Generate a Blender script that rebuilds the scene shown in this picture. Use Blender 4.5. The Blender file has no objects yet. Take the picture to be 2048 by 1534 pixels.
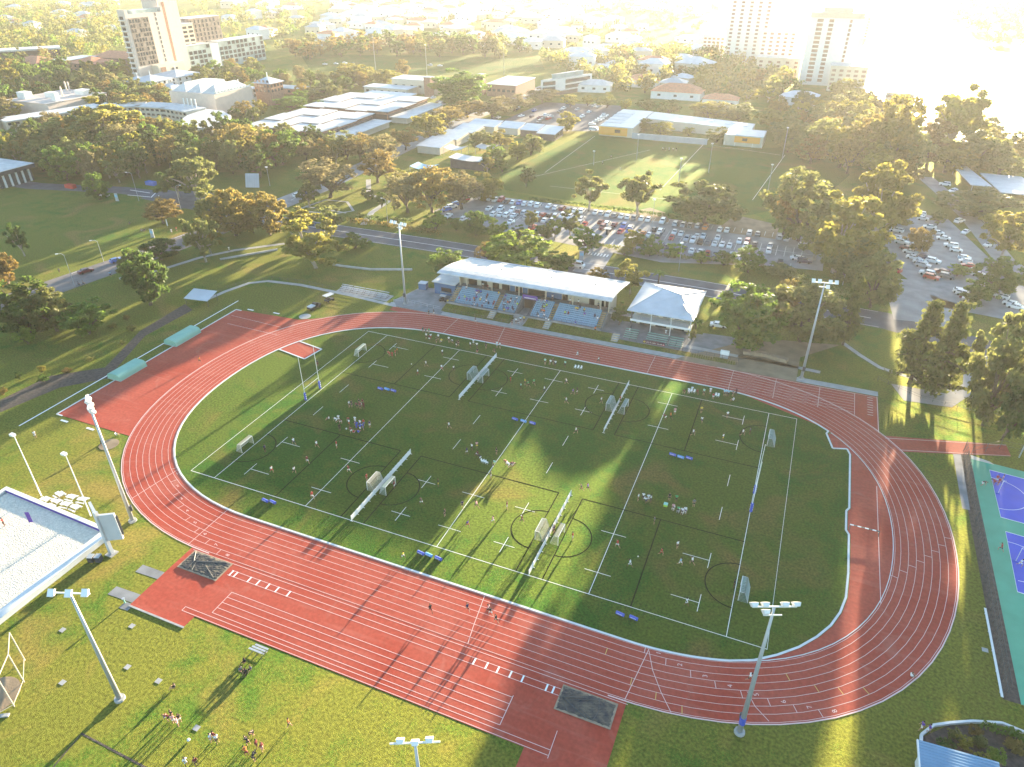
import bpy, math, random
from mathutils import Vector
RN = random.Random(11)
D = bpy.data
SC = bpy.context.scene
COL = SC.collection
PI = math.pi
rad = math.radians
# ------------------------------------------------------------------ camera
F_PX = 1412.898
CAM = Vector((47.5275, -111.8813, 89.9107))
YAW, PITCH, ROLL = -0.396281, 0.552130, -0.003152
FWD = Vector((math.sin(YAW)*math.cos(PITCH), math.cos(YAW)*math.cos(PITCH), -math.sin(PITCH)))
_r0 = Vector((math.cos(YAW), -math.sin(YAW), 0)); _u0 = _r0.cross(FWD)
RGT = _r0*math.cos(ROLL) + _u0*math.sin(ROLL)
UP = -_r0*math.sin(ROLL) + _u0*math.cos(ROLL)
def G(u, v, z=0.0):
    d = FWD + RGT*((u-1024)/F_PX) - UP*((v-767)/F_PX)
    return CAM + d*((z-CAM.z)/d.z)
def P(X):
    d = Vector(X)-CAM; w = d.dot(FWD)
    return 1024+F_PX*d.dot(RGT)/w, 767-F_PX*d.dot(UP)/w
def HGT(u, vb, vt):
    g = G(u, vb); lo, hi = 0.0, 85.0
    for _ in range(40):
        m = (lo+hi)/2
        if P((g.x, g.y, m))[1] > vt: lo = m
        else: hi = m
    return lo
def PXM(g):                         # metres per photo pixel at a point
    return (Vector(g)-CAM).dot(FWD)/F_PX
cam = D.objects.new('camera', D.cameras.new('camera')); COL.objects.link(cam)
cam.data.sensor_width = 36; cam.data.lens = 36*F_PX/2048
cam.data.clip_start = 1; cam.data.clip_end = 20000
from mathutils import Matrix
_m = Matrix((RGT, UP, -FWD)).transposed().to_4x4(); _m.translation = CAM
cam.matrix_world = _m
SC.camera = cam
# ------------------------------------------------------------------ light
SUN_AZ, SUN_EL = rad(4.5), rad(6.0)
SDIR = Vector((math.sin(SUN_AZ)*math.cos(SUN_EL), math.cos(SUN_AZ)*math.cos(SUN_EL), math.sin(SUN_EL)))
W = D.worlds.new('World'); SC.world = W; W.use_nodes = True
nt = W.node_tree; nt.nodes.clear()
sky = nt.nodes.new('ShaderNodeTexSky'); sky.sky_type = 'NISHITA'; sky.sun_disc = False
sky.sun_elevation = SUN_EL; sky.sun_rotation = SUN_AZ; sky.altitude = 50
sky.air_density = 1.0; sky.dust_density = 0.4; sky.ozone_density = 2.0
bg = nt.nodes.new('ShaderNodeBackground'); bg.inputs[1].default_value = 0.105
wo = nt.nodes.new('ShaderNodeOutputWorld')
nt.links.new(sky.outputs[0], bg.inputs[0]); nt.links.new(bg.outputs[0], wo.inputs[0])
sl = D.lights.new('sun', 'SUN'); sl.energy = 5.0; sl.angle = rad(0.8); sl.color = (1.0, 0.82, 0.56)
so = D.objects.new('sun', sl); COL.objects.link(so); so.rotation_euler = SDIR.to_track_quat('Z', 'Y').to_euler()
so.location = (0, 0, 300)
SC.view_settings.view_transform = 'Standard'; SC.view_settings.look = 'None'
SC.view_settings.exposure = 3.0; SC.view_settings.gamma = 1; SC.view_settings.use_curve_mapping = False
SC.cycles.use_denoising = True
SC.cycles.max_bounces = 6; SC.cycles.diffuse_bounces = 3; SC.cycles.glossy_bounces = 2
SC.cycles.transmission_bounces = 4; SC.cycles.transparent_max_bounces = 6; SC.cycles.volume_bounces = 1
SC.cycles.caustics_reflective = False; SC.cycles.caustics_refractive = False
SC.cycles.sample_clamp_indirect = 6
# ------------------------------------------------------------------ materials
MATS = {}
def mat(name, col, rough=0.7, spec=0.3, metal=0.0, var=0.0, vscale=0.5, col2=None, transl=0.0, bump=0.0, objrand=0.0, sheen=0.0):
    if name in MATS: return MATS[name]
    m = D.materials.new(name); m.use_nodes = True; t = m.node_tree; N = t.nodes; L = t.links
    b = N['Principled BSDF']; b.inputs['Roughness'].default_value = rough
    b.inputs['Specular IOR Level'].default_value = spec; b.inputs['Metallic'].default_value = metal
    b.inputs['Base Color'].default_value = (*col, 1)
    out = b.inputs['Base Color']; src = None
    if var > 0 or col2:
        geo = N.new('ShaderNodeNewGeometry'); nz = N.new('ShaderNodeTexNoise')
        nz.inputs['Scale'].default_value = vscale; nz.inputs['Detail'].default_value = 4
        L.new(geo.outputs['Position'], nz.inputs['Vector'])
        r = N.new('ShaderNodeValToRGB'); c2 = col2 or tuple(min(1, c*(1+var)) for c in col)
        c1 = col if col2 else tuple(c*(1-var) for c in col)
        r.color_ramp.elements[0].position = 0.32; r.color_ramp.elements[1].position = 0.68
        r.color_ramp.elements[0].color = (*c1, 1); r.color_ramp.elements[1].color = (*c2, 1)
        L.new(nz.outputs['Fac'], r.inputs[0]); src = r.outputs[0]
    if objrand > 0:
        oi = N.new('ShaderNodeObjectInfo'); hs = N.new('ShaderNodeHueSaturation')
        ma = N.new('ShaderNodeMapRange'); ma.inputs[3].default_value = 1-objrand; ma.inputs[4].default_value = 1+objrand
        L.new(oi.outputs['Random'], ma.inputs[0]); L.new(ma.outputs[0], hs.inputs['Value'])
        mh = N.new('ShaderNodeMapRange'); mh.inputs[3].default_value = 0.5-objrand*0.07; mh.inputs[4].default_value = 0.5+objrand*0.07
        L.new(oi.outputs['Random'], mh.inputs[0]); L.new(mh.outputs[0], hs.inputs['Hue'])
        if src: L.new(src, hs.inputs['Color'])
        else: hs.inputs['Color'].default_value = (*col, 1)
        src = hs.outputs[0]
    if src: L.new(src, out)
    if bump > 0:
        geo2 = N.new('ShaderNodeNewGeometry'); n2 = N.new('ShaderNodeTexNoise'); n2.inputs['Scale'].default_value = 4
        L.new(geo2.outputs['Position'], n2.inputs['Vector'])
        bp = N.new('ShaderNodeBump'); bp.inputs['Strength'].default_value = bump; bp.inputs['Distance'].default_value = 0.1
        L.new(n2.outputs['Fac'], bp.inputs['Height']); L.new(bp.outputs[0], b.inputs['Normal'])
    if transl > 0:
        tr = N.new('ShaderNodeBsdfTranslucent'); mx = N.new('ShaderNodeMixShader'); mx.inputs[0].default_value = transl
        if src: L.new(src, tr.inputs[0])
        else: tr.inputs[0].default_value = (*col, 1)
        L.new(b.outputs[0], mx.inputs[1]); L.new(tr.outputs[0], mx.inputs[2])
        L.new(mx.outputs[0], N['Material Output'].inputs[0])
    MATS[name] = m; return m

def grass_mat(name, green, dry, worn, mid=0.5, stripes=False):
    """turf with clumps of three scales; a brightened warm gloss stands in for low sun glowing through upright blades"""
    m = D.materials.new(name); m.use_nodes = True; N = m.node_tree.nodes; L = m.node_tree.links
    b = N['Principled BSDF']; b.inputs['Roughness'].default_value = 0.9; b.inputs['Specular IOR Level'].default_value = 0.1
    geo = N.new('ShaderNodeNewGeometry')
    def noise(scale, detail, dist=0.0):
        n = N.new('ShaderNodeTexNoise'); n.inputs['Scale'].default_value = scale; n.inputs['Detail'].default_value = detail
        n.inputs['Distortion'].default_value = dist
        L.new(geo.outputs['Position'], n.inputs['Vector']); return n.outputs['Fac']
    def math_(op, a, bb):
        k = N.new('ShaderNodeMath'); k.operation = op
        for i, x in enumerate((a, bb)):
            if isinstance(x, (int, float)): k.inputs[i].default_value = x
            else: L.new(x, k.inputs[i])
        return k.outputs[0]
    big = noise(0.035, 5, 0.6); med = noise(0.28, 4, 0.4); fine = noise(4.5, 6)
    s = math_('ADD', math_('MULTIPLY', big, 0.9), math_('ADD', math_('MULTIPLY', med, 0.55), math_('MULTIPLY', fine, 0.55)))
    r = N.new('ShaderNodeValToRGB'); e = r.color_ramp.elements
    e[0].position = mid-0.14+0.45; e[0].color = (*green, 1); e[1].position = mid+0.16+0.45; e[1].color = (*dry, 1)
    L.new(s, r.inputs[0])
    wn = noise(0.055, 5, 1.0)
    wr = N.new('ShaderNodeMapRange'); wr.inputs[1].default_value = 0.55; wr.inputs[2].default_value = 0.70
    L.new(wn, wr.inputs[0])
    wf = math_('MULTIPLY', wr.outputs[0], 0.75)
    mx = N.new('ShaderNodeMixRGB'); L.new(wf, mx.inputs[0]); L.new(r.outputs[0], mx.inputs[1]); mx.inputs[2].default_value = (*worn, 1)
    fr = N.new('ShaderNodeMapRange'); fr.inputs[1].default_value = 0.3; fr.inputs[2].default_value = 0.7; fr.inputs[3].default_value = 0.55; fr.inputs[4].default_value = 1.4
    fn = noise(2.4, 9); L.new(fn, fr.inputs[0])
    ml = N.new('ShaderNodeMixRGB'); ml.blend_type = 'MULTIPLY'; ml.inputs[0].default_value = 1
    L.new(mx.outputs[0], ml.inputs[1]); L.new(fr.outputs[0], ml.inputs[2])
    L.new(ml.outputs[0], b.inputs['Base Color'])
    bp = N.new('ShaderNodeBump'); bp.inputs['Strength'].default_value = 1.0; bp.inputs['Distance'].default_value = 0.22
    L.new(noise(11.0, 2), bp.inputs['Height']); L.new(bp.outputs[0], b.inputs['Normal'])
    gl = N.new('ShaderNodeBsdfGlossy'); gl.inputs['Roughness'].default_value = 0.62; L.new(bp.outputs[0], gl.inputs['Normal'])
    gm = N.new('ShaderNodeMixRGB'); gm.blend_type = 'MULTIPLY'; gm.inputs[0].default_value = 1; L.new(ml.outputs[0], gm.inputs[1]); gm.inputs[2].default_value = (2.45, 2.1, 1.0, 1)  # gloss tint raised above the turf colour to imitate backlit blades
    L.new(gm.outputs[0], gl.inputs[0])
    ms = N.new('ShaderNodeMixShader'); ms.inputs[0].default_value = 0.30
    L.new(b.outputs[0], ms.inputs[1]); L.new(gl.outputs[0], ms.inputs[2]); L.new(ms.outputs[0], N['Material Output'].inputs[0])
    MATS[name] = m; return m
def track_mat():
    """red rubber: broad fading, fine grain, pale scuffs and dust"""
    m = D.materials.new('red running track'); m.use_nodes = True; N = m.node_tree.nodes; L = m.node_tree.links
    b = N['Principled BSDF']; b.inputs['Roughness'].default_value = 0.85; b.inputs['Specular IOR Level'].default_value = 0.2
    geo = N.new('ShaderNodeNewGeometry')
    def noise(sc, det, dist=0.0, stretch=None):
        n = N.new('ShaderNodeTexNoise'); n.inputs['Scale'].default_value = sc; n.inputs['Detail'].default_value = det; n.inputs['Distortion'].default_value = dist
        if stretch:
            mp = N.new('ShaderNodeMapping'); mp.inputs['Scale'].default_value = stretch; L.new(geo.outputs['Position'], mp.inputs['Vector']); L.new(mp.outputs[0], n.inputs['Vector'])
        else: L.new(geo.outputs['Position'], n.inputs['Vector'])
        return n.outputs['Fac']
    def ramp(f, p0, p1, c0, c1):
        r = N.new('ShaderNodeValToRGB'); e = r.color_ramp.elements; e[0].position = p0; e[1].position = p1; e[0].color = (*c0, 1); e[1].color = (*c1, 1); L.new(f, r.inputs[0]); return r.outputs[0]
    base = ramp(noise(0.09, 5, 0.5), 0.32, 0.68, (0.37, 0.050, 0.028), (0.41, 0.080, 0.050))
    grain = ramp(noise(1.7, 8), 0.25, 0.75, (0.78, 0.78, 0.78), (1.16, 1.16, 1.16))
    mx = N.new('ShaderNodeMixRGB'); mx.blend_type = 'MULTIPLY'; mx.inputs[0].default_value = 1; L.new(base, mx.inputs[1]); L.new(grain, mx.inputs[2])
    streak = ramp(noise(0.5, 6, 0.3, (0.12, 1.6, 1)), 0.56, 0.80, (0, 0, 0), (0.55, 0.55, 0.55))
    m2 = N.new('ShaderNodeMixRGB'); L.new(streak, m2.inputs[0]); L.new(mx.outputs[0], m2.inputs[1]); m2.inputs[2].default_value = (0.47, 0.14, 0.10, 1)
    dust = ramp(noise(0.16, 8, 1.5), 0.60, 0.78, (0, 0, 0), (0.5, 0.5, 0.5))
    m3 = N.new('ShaderNodeMixRGB'); L.new(dust, m3.inputs[0]); L.new(m2.outputs[0], m3.inputs[1]); m3.inputs[2].default_value = (0.44, 0.17, 0.125, 1)
    L.new(m3.outputs[0], b.inputs['Base Color']); return m
M = {}
M['lawn'] = grass_mat('lawn grass', (0.044, 0.102, 0.018), (0.100, 0.118, 0.028), (0.165, 0.130, 0.055), 0.51)
M['field'] = grass_mat('field turf', (0.020, 0.072, 0.012), (0.048, 0.082, 0.016), (0.100, 0.082, 0.034), 0.57)
M['track'] = track_mat()
M['white'] = mat('white line paint', (0.78, 0.78, 0.76), 0.7)
M['tline'] = mat('track line paint', (0.72, 0.50, 0.46), 0.7)
M['yline'] = mat('yellow line paint', (0.65, 0.42, 0.12), 0.7)
M['black'] = mat('black line paint', (0.006, 0.009, 0.006), 0.95, 0.05)
M['conc'] = mat('pale concrete', (0.36, 0.35, 0.33), 0.85, var=0.15, vscale=0.6)
M['concd'] = mat('grey concrete', (0.22, 0.22, 0.22), 0.85, var=0.2, vscale=0.4)
M['kerb'] = mat('white kerb', (0.62, 0.62, 0.60), 0.8, var=0.08)
M['asph'] = mat('asphalt', (0.085, 0.088, 0.098), 0.75, 0.3, var=0.25, vscale=0.25)
M['panel'] = mat('grey brown panel', (0.20, 0.165, 0.14), 0.85, var=0.35, vscale=0.35)
M['asphp'] = mat('worn pale asphalt', (0.27, 0.262, 0.255), 0.8, 0.3, var=0.2, vscale=0.2)
M['roadb'] = mat('brown road surface', (0.17, 0.15, 0.14), 0.85, var=0.15, vscale=0.3)
M['dirt'] = mat('bare dirt', (0.26, 0.19, 0.12), 0.95, var=0.25, vscale=0.3, bump=0.3)
M['mulch'] = mat('dark mulch', (0.075, 0.06, 0.05), 0.95, var=0.4, vscale=1.5, bump=0.6)
M['sand'] = mat('pale sand', (0.60, 0.55, 0.46), 0.95, var=0.14, vscale=2.2, bump=1.0)
M['steel'] = mat('galvanised steel', (0.42, 0.44, 0.46), 0.45, 0.5, 0.3)
M['steeld'] = mat('dark steel', (0.06, 0.065, 0.07), 0.5, 0.5)
M['wsteel'] = mat('white painted steel', (0.75, 0.75, 0.73), 0.5)
M['wroof2'] = mat('weathered white roof', (0.46, 0.46, 0.46), 0.6, 0.3, var=0.18, vscale=0.12)
M['wroof'] = mat('white metal roof', (0.50, 0.50, 0.49), 0.6, 0.3, var=0.14, vscale=0.35)
M['groof'] = mat('grey metal roof', (0.34, 0.37, 0.39), 0.5, 0.4, var=0.10, vscale=0.4)
M['lgroof'] = mat('light grey roof', (0.48, 0.50, 0.52), 0.5, 0.4, var=0.10, vscale=0.3)
M['troof'] = mat('terracotta roof', (0.50, 0.20, 0.11), 0.8, var=0.2, vscale=0.8)
M['cream'] = mat('cream wall', (0.52, 0.46, 0.36), 0.8, var=0.06)
M['pinkw'] = mat('pale pink concrete wall', (0.56, 0.47, 0.41), 0.8, var=0.06)
M['whitew'] = mat('white wall', (0.68, 0.67, 0.64), 0.8, var=0.05)
M['brick'] = mat('brown brick', (0.24, 0.14, 0.10), 0.9, var=0.2, vscale=1)
M['dkwall'] = mat('dark wall', (0.055, 0.055, 0.06), 0.8, var=0.2)
M['blue'] = mat('blue painted wall', (0.055, 0.13, 0.25), 0.7, var=0.1)
M['glass'] = mat('dark window glass', (0.03, 0.035, 0.045), 0.12, 0.6)
M['gglass'] = mat('greenish glass', (0.30, 0.38, 0.38), 0.25, 0.5, var=0.25, vscale=0.15)
M['dark'] = mat('dark opening', (0.02, 0.018, 0.018), 0.9)
M['seat'] = mat('pale blue plastic seat', (0.19, 0.34, 0.47), 0.5)
M['ystep'] = mat('yellow step edge', (0.62, 0.36, 0.07), 0.7)
M['purple'] = mat('purple banner', (0.11, 0.05, 0.30), 0.6)
M['mat'] = mat('mint vinyl cover', (0.21, 0.42, 0.33), 0.55, var=0.06)
M['cblue'] = mat('blue court paint', (0.075, 0.10, 0.50), 0.7, var=0.06)
M['cgreen'] = mat('green court paint', (0.09, 0.36, 0.22), 0.75, var=0.08, vscale=0.3)
M['broof'] = mat('blue corrugated roof', (0.20, 0.33, 0.45), 0.5, 0.4, var=0.06)
M['orange'] = mat('orange wall', (0.72, 0.32, 0.05), 0.8)
M['pad'] = mat('blue foam pad', (0.06, 0.10, 0.46), 0.6)
M['padl'] = mat('light blue foam pad', (0.08, 0.28, 0.60), 0.6)
M['tarp'] = mat('dark tarpaulin', (0.018, 0.022, 0.032), 0.55, 0.3, col2=(0.12, 0.10, 0.07), vscale=0.9, bump=1.0)
M['net'] = mat('cream net', (0.52, 0.50, 0.38), 0.9, transl=0.25)
M['netg'] = mat('pale green net', (0.36, 0.45, 0.40), 0.9, transl=0.25)
M['maroon'] = mat('maroon banner', (0.12, 0.02, 0.03), 0.7)
M['wood'] = mat('weathered timber', (0.30, 0.22, 0.15), 0.85, var=0.2, vscale=1)
M['bark'] = mat('tree bark', (0.13, 0.10, 0.075), 0.95, var=0.3, vscale=2)
M['barkp'] = mat('pale gum bark', (0.34, 0.29, 0.23), 0.9, var=0.25, vscale=1.5)
M['lamp'] = mat('lamp glass', (0.80, 0.80, 0.76), 0.25, 0.6)
M['skin'] = mat('skin', (0.42, 0.24, 0.16), 0.7)
M['skind'] = mat('dark skin', (0.17, 0.09, 0.055), 0.7)
M['hair'] = mat('dark hair', (0.02, 0.015, 0.012), 0.8)
M['hairb'] = mat('brown hair', (0.12, 0.07, 0.03), 0.8)
M['tyre'] = mat('tyre rubber', (0.02, 0.02, 0.02), 0.9)
LEAF = {
 'dark':   mat('dark leaves', (0.052, 0.102, 0.025), 0.6, 0.25, col2=(0.123, 0.184, 0.035), vscale=0.55, transl=0.58, objrand=0.12),
 'green':  mat('green leaves', (0.079, 0.158, 0.028), 0.6, 0.25, col2=(0.184, 0.263, 0.038), vscale=0.6, transl=0.55, objrand=0.14),
 'olive':  mat('olive gum leaves', (0.125, 0.150, 0.046), 0.6, 0.25, col2=(0.260, 0.265, 0.075), vscale=0.5, transl=0.55, objrand=0.12),
 'gold':   mat('golden gum leaves', (0.200, 0.190, 0.038), 0.6, 0.25, col2=(0.340, 0.310, 0.060), vscale=0.5, transl=0.58, objrand=0.12),
 'autumn': mat('autumn leaves', (0.170, 0.135, 0.040), 0.7, 0.2, col2=(0.310, 0.225, 0.060), vscale=0.6, transl=0.55, objrand=0.12),
 'bare':   mat('thin brown leaves', (0.175, 0.155, 0.075), 0.8, 0.2, col2=(0.270, 0.230, 0.100), vscale=0.6, transl=0.5, objrand=0.10),
 'lime':   mat('lime leaves', (0.140, 0.219, 0.028), 0.6, 0.25, col2=(0.280, 0.350, 0.045), vscale=0.7, transl=0.55, objrand=0.12),
 'pine':   mat('pine needles', (0.079, 0.105, 0.028), 0.7, 0.2, col2=(0.210, 0.210, 0.052), vscale=0.6, transl=0.35, objrand=0.10),
}
COLS = {'white': (0.75, 0.75, 0.74), 'silver': (0.42, 0.43, 0.45), 'grey': (0.16, 0.17, 0.18), 'black': (0.025, 0.025, 0.028),
 'red': (0.42, 0.035, 0.03), 'maroon': (0.16, 0.02, 0.03), 'blue': (0.05, 0.13, 0.42), 'navy': (0.025, 0.03, 0.09), 'royal blue': (0.03, 0.09, 0.48),
 'orange': (0.60, 0.16, 0.03), 'yellow': (0.72, 0.55, 0.06), 'lime': (0.40, 0.62, 0.05), 'mint': (0.35, 0.62, 0.52), 'green': (0.06, 0.36, 0.14),
 'purple': (0.13, 0.06, 0.36), 'pink': (0.62, 0.33, 0.33), 'dark green': (0.02, 0.09, 0.06), 'light blue': (0.30, 0.52, 0.66), 'beige': (0.45, 0.38, 0.28)}
CLOTH = {k: mat('%s cloth' % k, v, 0.85) for k, v in COLS.items()}
PAINT = {k: mat('%s car paint' % k, v, 0.28, 0.5) for k, v in COLS.items() if k in ('white', 'silver', 'grey', 'black', 'red', 'blue', 'navy', 'orange', 'maroon', 'beige')}
# ------------------------------------------------------------------ mesh helpers
class MB:
    def __init__(s): s.v = []; s.f = []; s.m = []
    def add(s, vs, fs, mi=0):
        o = len(s.v); s.v.extend([tuple(v) for v in vs]); s.f.extend([tuple(i+o for i in f) for f in fs]); s.m.extend([mi]*len(fs)); return s
    def box(s, x0, y0, z0, x1, y1, z1, mi=0):
        return s.add([(x0,y0,z0),(x1,y0,z0),(x1,y1,z0),(x0,y1,z0),(x0,y0,z1),(x1,y0,z1),(x1,y1,z1),(x0,y1,z1)],
              [(0,3,2,1),(4,5,6,7),(0,1,5,4),(1,2,6,5),(2,3,7,6),(3,0,4,7)], mi)
    def prism(s, pts, z0, z1, mi=0, top=None):
        n = len(pts); a = sum(pts[i][0]*pts[(i+1)%n][1]-pts[(i+1)%n][0]*pts[i][1] for i in range(n))
        if a < 0: pts = pts[::-1]
        vs = [(p[0],p[1],z0) for p in pts]+[(p[0],p[1],z1 if len(p) < 3 else p[2]) for p in pts]
        s.add(vs, [tuple(range(n-1,-1,-1))]+[(i,(i+1)%n,n+(i+1)%n,n+i) for i in range(n)], mi)
        s.add(vs[n:], [tuple(range(n))], mi if top is None else top); return s
    def poly(s, pts, z=None, mi=0):
        n = len(pts); a = sum(pts[i][0]*pts[(i+1)%n][1]-pts[(i+1)%n][0]*pts[i][1] for i in range(n))
        if a < 0: pts = pts[::-1]
        return s.add([(p[0],p[1],z if z is not None else p[2]) for p in pts], [tuple(range(n))], mi)
    def quad(s, a, b, c, d, mi=0): return s.add([a,b,c,d], [(0,1,2,3)], mi)
    def tube(s, pts, radii, n=8, mi=0, cap=True):
        pts = [Vector(p) for p in pts]
        if not hasattr(radii, '__len__'): radii = [radii]*len(pts)
        rings = []
        for i, p in enumerate(pts):
            d = (pts[min(i+1, len(pts)-1)]-pts[max(i-1, 0)]).normalized()
            a = d.cross(Vector((0,0,1)) if abs(d.z) < 0.9 else Vector((1,0,0))).normalized(); b = d.cross(a)
            rings.append([p+(a*math.cos(2*PI*k/n)+b*math.sin(2*PI*k/n))*radii[i] for k in range(n)])
        vs = [q for r in rings for q in r]; fs = []
        for i in range(len(pts)-1):
            for k in range(n): fs.append((i*n+k, i*n+(k+1)%n, (i+1)*n+(k+1)%n, (i+1)*n+k))
        if cap: fs += [tuple(range(n))[::-1], tuple(range((len(pts)-1)*n, len(pts)*n))]
        return s.add(vs, fs, mi)
    def bar(s, a, b, w, h, mi=0):        # rectangular bar along a-b, w wide across, h high
        a, b = Vector(a), Vector(b); d = (b-a).normalized()
        x = d.cross(Vector((0,0,1)));
        x = Vector((1,0,0)) if x.length < 1e-4 else x.normalized()
        y = x.cross(d)
        c = [x*(w/2)*i+y*(h/2)*j for i, j in ((-1,-1),(1,-1),(1,1),(-1,1))]
        return s.add([a+q for q in c]+[b+q for q in c], [(0,1,2,3),(7,6,5,4),(0,4,5,1),(1,5,6,2),(2,6,7,3),(3,7,4,0)], mi)
    def strip(s, pts, w, z, mi=0, closed=False):   # flat painted line along a polyline
        pts = [Vector((p[0],p[1])) for p in pts]; n = len(pts); L_, R_ = [], []
        for i, p in enumerate(pts):
            if closed: d = pts[(i+1)%n]-pts[(i-1)%n]
            else: d = pts[min(i+1,n-1)]-pts[max(i-1,0)]
            d = d.normalized(); q = Vector((-d.y, d.x))*(w/2)
            L_.append((p.x+q.x, p.y+q.y, z)); R_.append((p.x-q.x, p.y-q.y, z))
        m = n if closed else n-1
        s.add(L_+R_, [(n+i, n+(i+1)%n, (i+1)%n, i) for i in range(m)], mi); return s
    def build(s, name, mats, parent=None, smooth=False, loc=None):
        me = D.meshes.new(name); me.from_pydata(s.v, [], s.f)
        for m in (mats if isinstance(mats, (list, tuple)) else [mats]): me.materials.append(m)
        if any(s.m): me.polygons.foreach_set('material_index', s.m)
        if smooth: me.polygons.foreach_set('use_smooth', [True]*len(s.f))
        me.update(); o = D.objects.new(name, me); COL.objects.link(o)
        if parent: o.parent = parent
        if loc: o.location = loc
        return o
def tag(o, label=None, cat=None, group=None, kind=None):
    if label: o['label'] = label
    if cat: o['category'] = cat
    if group: o['group'] = group
    if kind: o['kind'] = kind
    return o
def thing(name, label, cat, loc=(0,0,0), rz=0.0, group=None):
    o = D.objects.new(name, None); COL.objects.link(o); o.empty_display_size = 0.1
    o.location = loc; o.rotation_euler = (0,0,rz); return tag(o, label, cat, group)
def struct(name, mb, m): return tag(mb.build(name, m), kind='structure')
def inst(me, name, parent=None, loc=None, rz=None, scale=None, mats=None):
    o = D.objects.new(name, me); COL.objects.link(o)
    if parent: o.parent = parent
    if loc is not None: o.location = loc
    if rz is not None: o.rotation_euler = (0,0,rz)
    if scale is not None: o.scale = scale
    if mats:
        for i, m in enumerate(mats):
            if m: o.material_slots[i].link = 'OBJECT'; o.material_slots[i].material = m
    return o
def meshof(mb, name, mats, smooth=False):
    me = D.meshes.new(name); me.from_pydata(mb.v, [], mb.f)
    for m in (mats if isinstance(mats, (list, tuple)) else [mats]): me.materials.append(m)
    if any(mb.m): me.polygons.foreach_set('material_index', mb.m)
    if smooth: me.polygons.foreach_set('use_smooth', [True]*len(mb.f))
    me.update(); return me
def text_mesh(s, size, name, m, extrude=0.004):
    cu = D.curves.new(name, 'FONT'); cu.body = s; cu.size = size; cu.align_x = 'CENTER'; cu.align_y = 'CENTER'; cu.extrude = extrude
    o = D.objects.new(name, cu); COL.objects.link(o); dg = bpy.context.evaluated_depsgraph_get()
    me = D.meshes.new_from_object(o.evaluated_get(dg)); D.objects.remove(o); D.curves.remove(cu)
    me.materials.clear(); me.materials.append(m); return me
def XY(*pix): return [tuple(G(u,v)[:2]) for u, v in pix]
# ------------------------------------------------------------------ ground, pitch, track
HX = 36.0
def rho(t): return 39.8-0.6*math.cos(2*t)-0.8*math.cos(4*t)
def oval(d, n=40):                # closed curve, d metres outside the inner kerb
    pts = []
    for k in range(n+1):
        t = -PI/2+PI*k/n; q = rho(t)+d; pts.append((HX+q*math.cos(t), q*math.sin(t)))
    for k in range(n+1):
        t = PI/2+PI*k/n; q = rho(t)+d; pts.append((-HX+q*math.cos(t), q*math.sin(t)))
    return pts
def endpt(side, t, d): q = rho(t)+d; return (side*HX+q*math.cos(t), q*math.sin(t))
struct('ground', MB().poly([(-6000,-3000),(6000,-3000),(6000,9000),(-6000,9000)], 0.0), M['lawn'])
T0 = rad(49)
infield = [(-x, y) for x, y in []]
for k in range(41): infield.append(endpt(-1, PI/2+PI*k/40, 0))
for k in range(12): infield.append(endpt(1, -PI/2+(PI/2-rad(68))*k/11, 0))
infield += [(54.4,-35.8),(57.5,-33.5),(60.4,-30.8),(62.8,-27.8),(64.7,-24.7),(66.0,-21.4),(66.8,-17.8),(67.1,-12),(67.1,-2),(66.6,-1),(66.6,4.6),(67.1,5.6),(67.1,23.5),(66.5,25.3),(63.7,24.4),(62.3,29.6)]
for k in range(12): infield.append(endpt(1, rad(49)+(PI/2-rad(49))*k/11, 0))
struct('infield_grass', MB().poly(infield, 0.020), M['field'])
NL = 8; LW = 1.22
ring = MB(); a = oval(0); b = oval(9.95); n = len(a)
ring.add([(x,y,0.034) for x,y in a]+[(x,y,0.034) for x,y in b], [(i,(i+1)%n,n+(i+1)%n,n+i) for i in range(n)][:])
ring.f = [f[::-1] for f in ring.f]
struct('running_track', ring, M['track'])
ap = MB()
# throwing and jumping area at the left end
mid = [endpt(-1, t, 5) for t in [rad(180-36+k*6) for k in range(13)]]
ap.poly([(-99.3,-28.9),(-99.3,30.2),(-78.0,31.6),(-72,35.5)]+mid[0:1]+mid[1:]+[(-74,-28.9)], 0.026)
# runways along the front straight
ap.poly([(-39.8,-45),(-39.8,-54),(-39.6,-63.5),(-28.3,-63.5),(-28.2,-61.25),(27.9,-61.25),(27.9,-66),(38.75,-66),(38.75,-45)], 0.026)
# sprint strip along the back straight
ap.poly([(-57.8,47),(-57.8,49.3),(-54,49.6),(72.9,49.8),(72.9,34.0),(66,30),(36,42)], 0.026)
# half moon inside the right bend, box in the left bend and exit strip
ap.poly([(x+0.3,y) for x, y in infield[53:69]]+[endpt(1, rad(a_), 3) for a_ in range(46, -72, -6)], 0.026)
ap.poly([(-74,15.4),(-62.9,13.5),(-62.0,19.4),(-73,21.2)], 0.030)
ap.poly([(72,33.0),(97.6,39.7),(97.9,35.5),(72,27.0)], 0.022)
struct('track_apron', ap, M['track'])
kb = MB()
def kerb(pts, w=0.34, h=0.08, z=0.02, closed=False):
    m = len(pts) if closed else len(pts)-1
    for i in range(m):
        p, q = pts[i], pts[(i+1) % len(pts)]
        kb.bar((p[0],p[1],z+h/2), (q[0],q[1],z+h/2), w, h)
kerb(infield, closed=True)
kerb([(-72.2,15.2),(-62.8,13.5),(-61.8,19.5),(-70.3,21.0)], 0.35)
kerb([(-97.5,30.1),(-99.4,30.1),(-99.4,-28.9),(-97.6,-28.9)], 0.35)
kerb([endpt(1, rad(k), 0.0) for k in range(-68, 50, 4)], 0.12, 0.05, 0.034)
struct('infield_kerb', kb, M['kerb'])
gut = MB()
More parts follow.
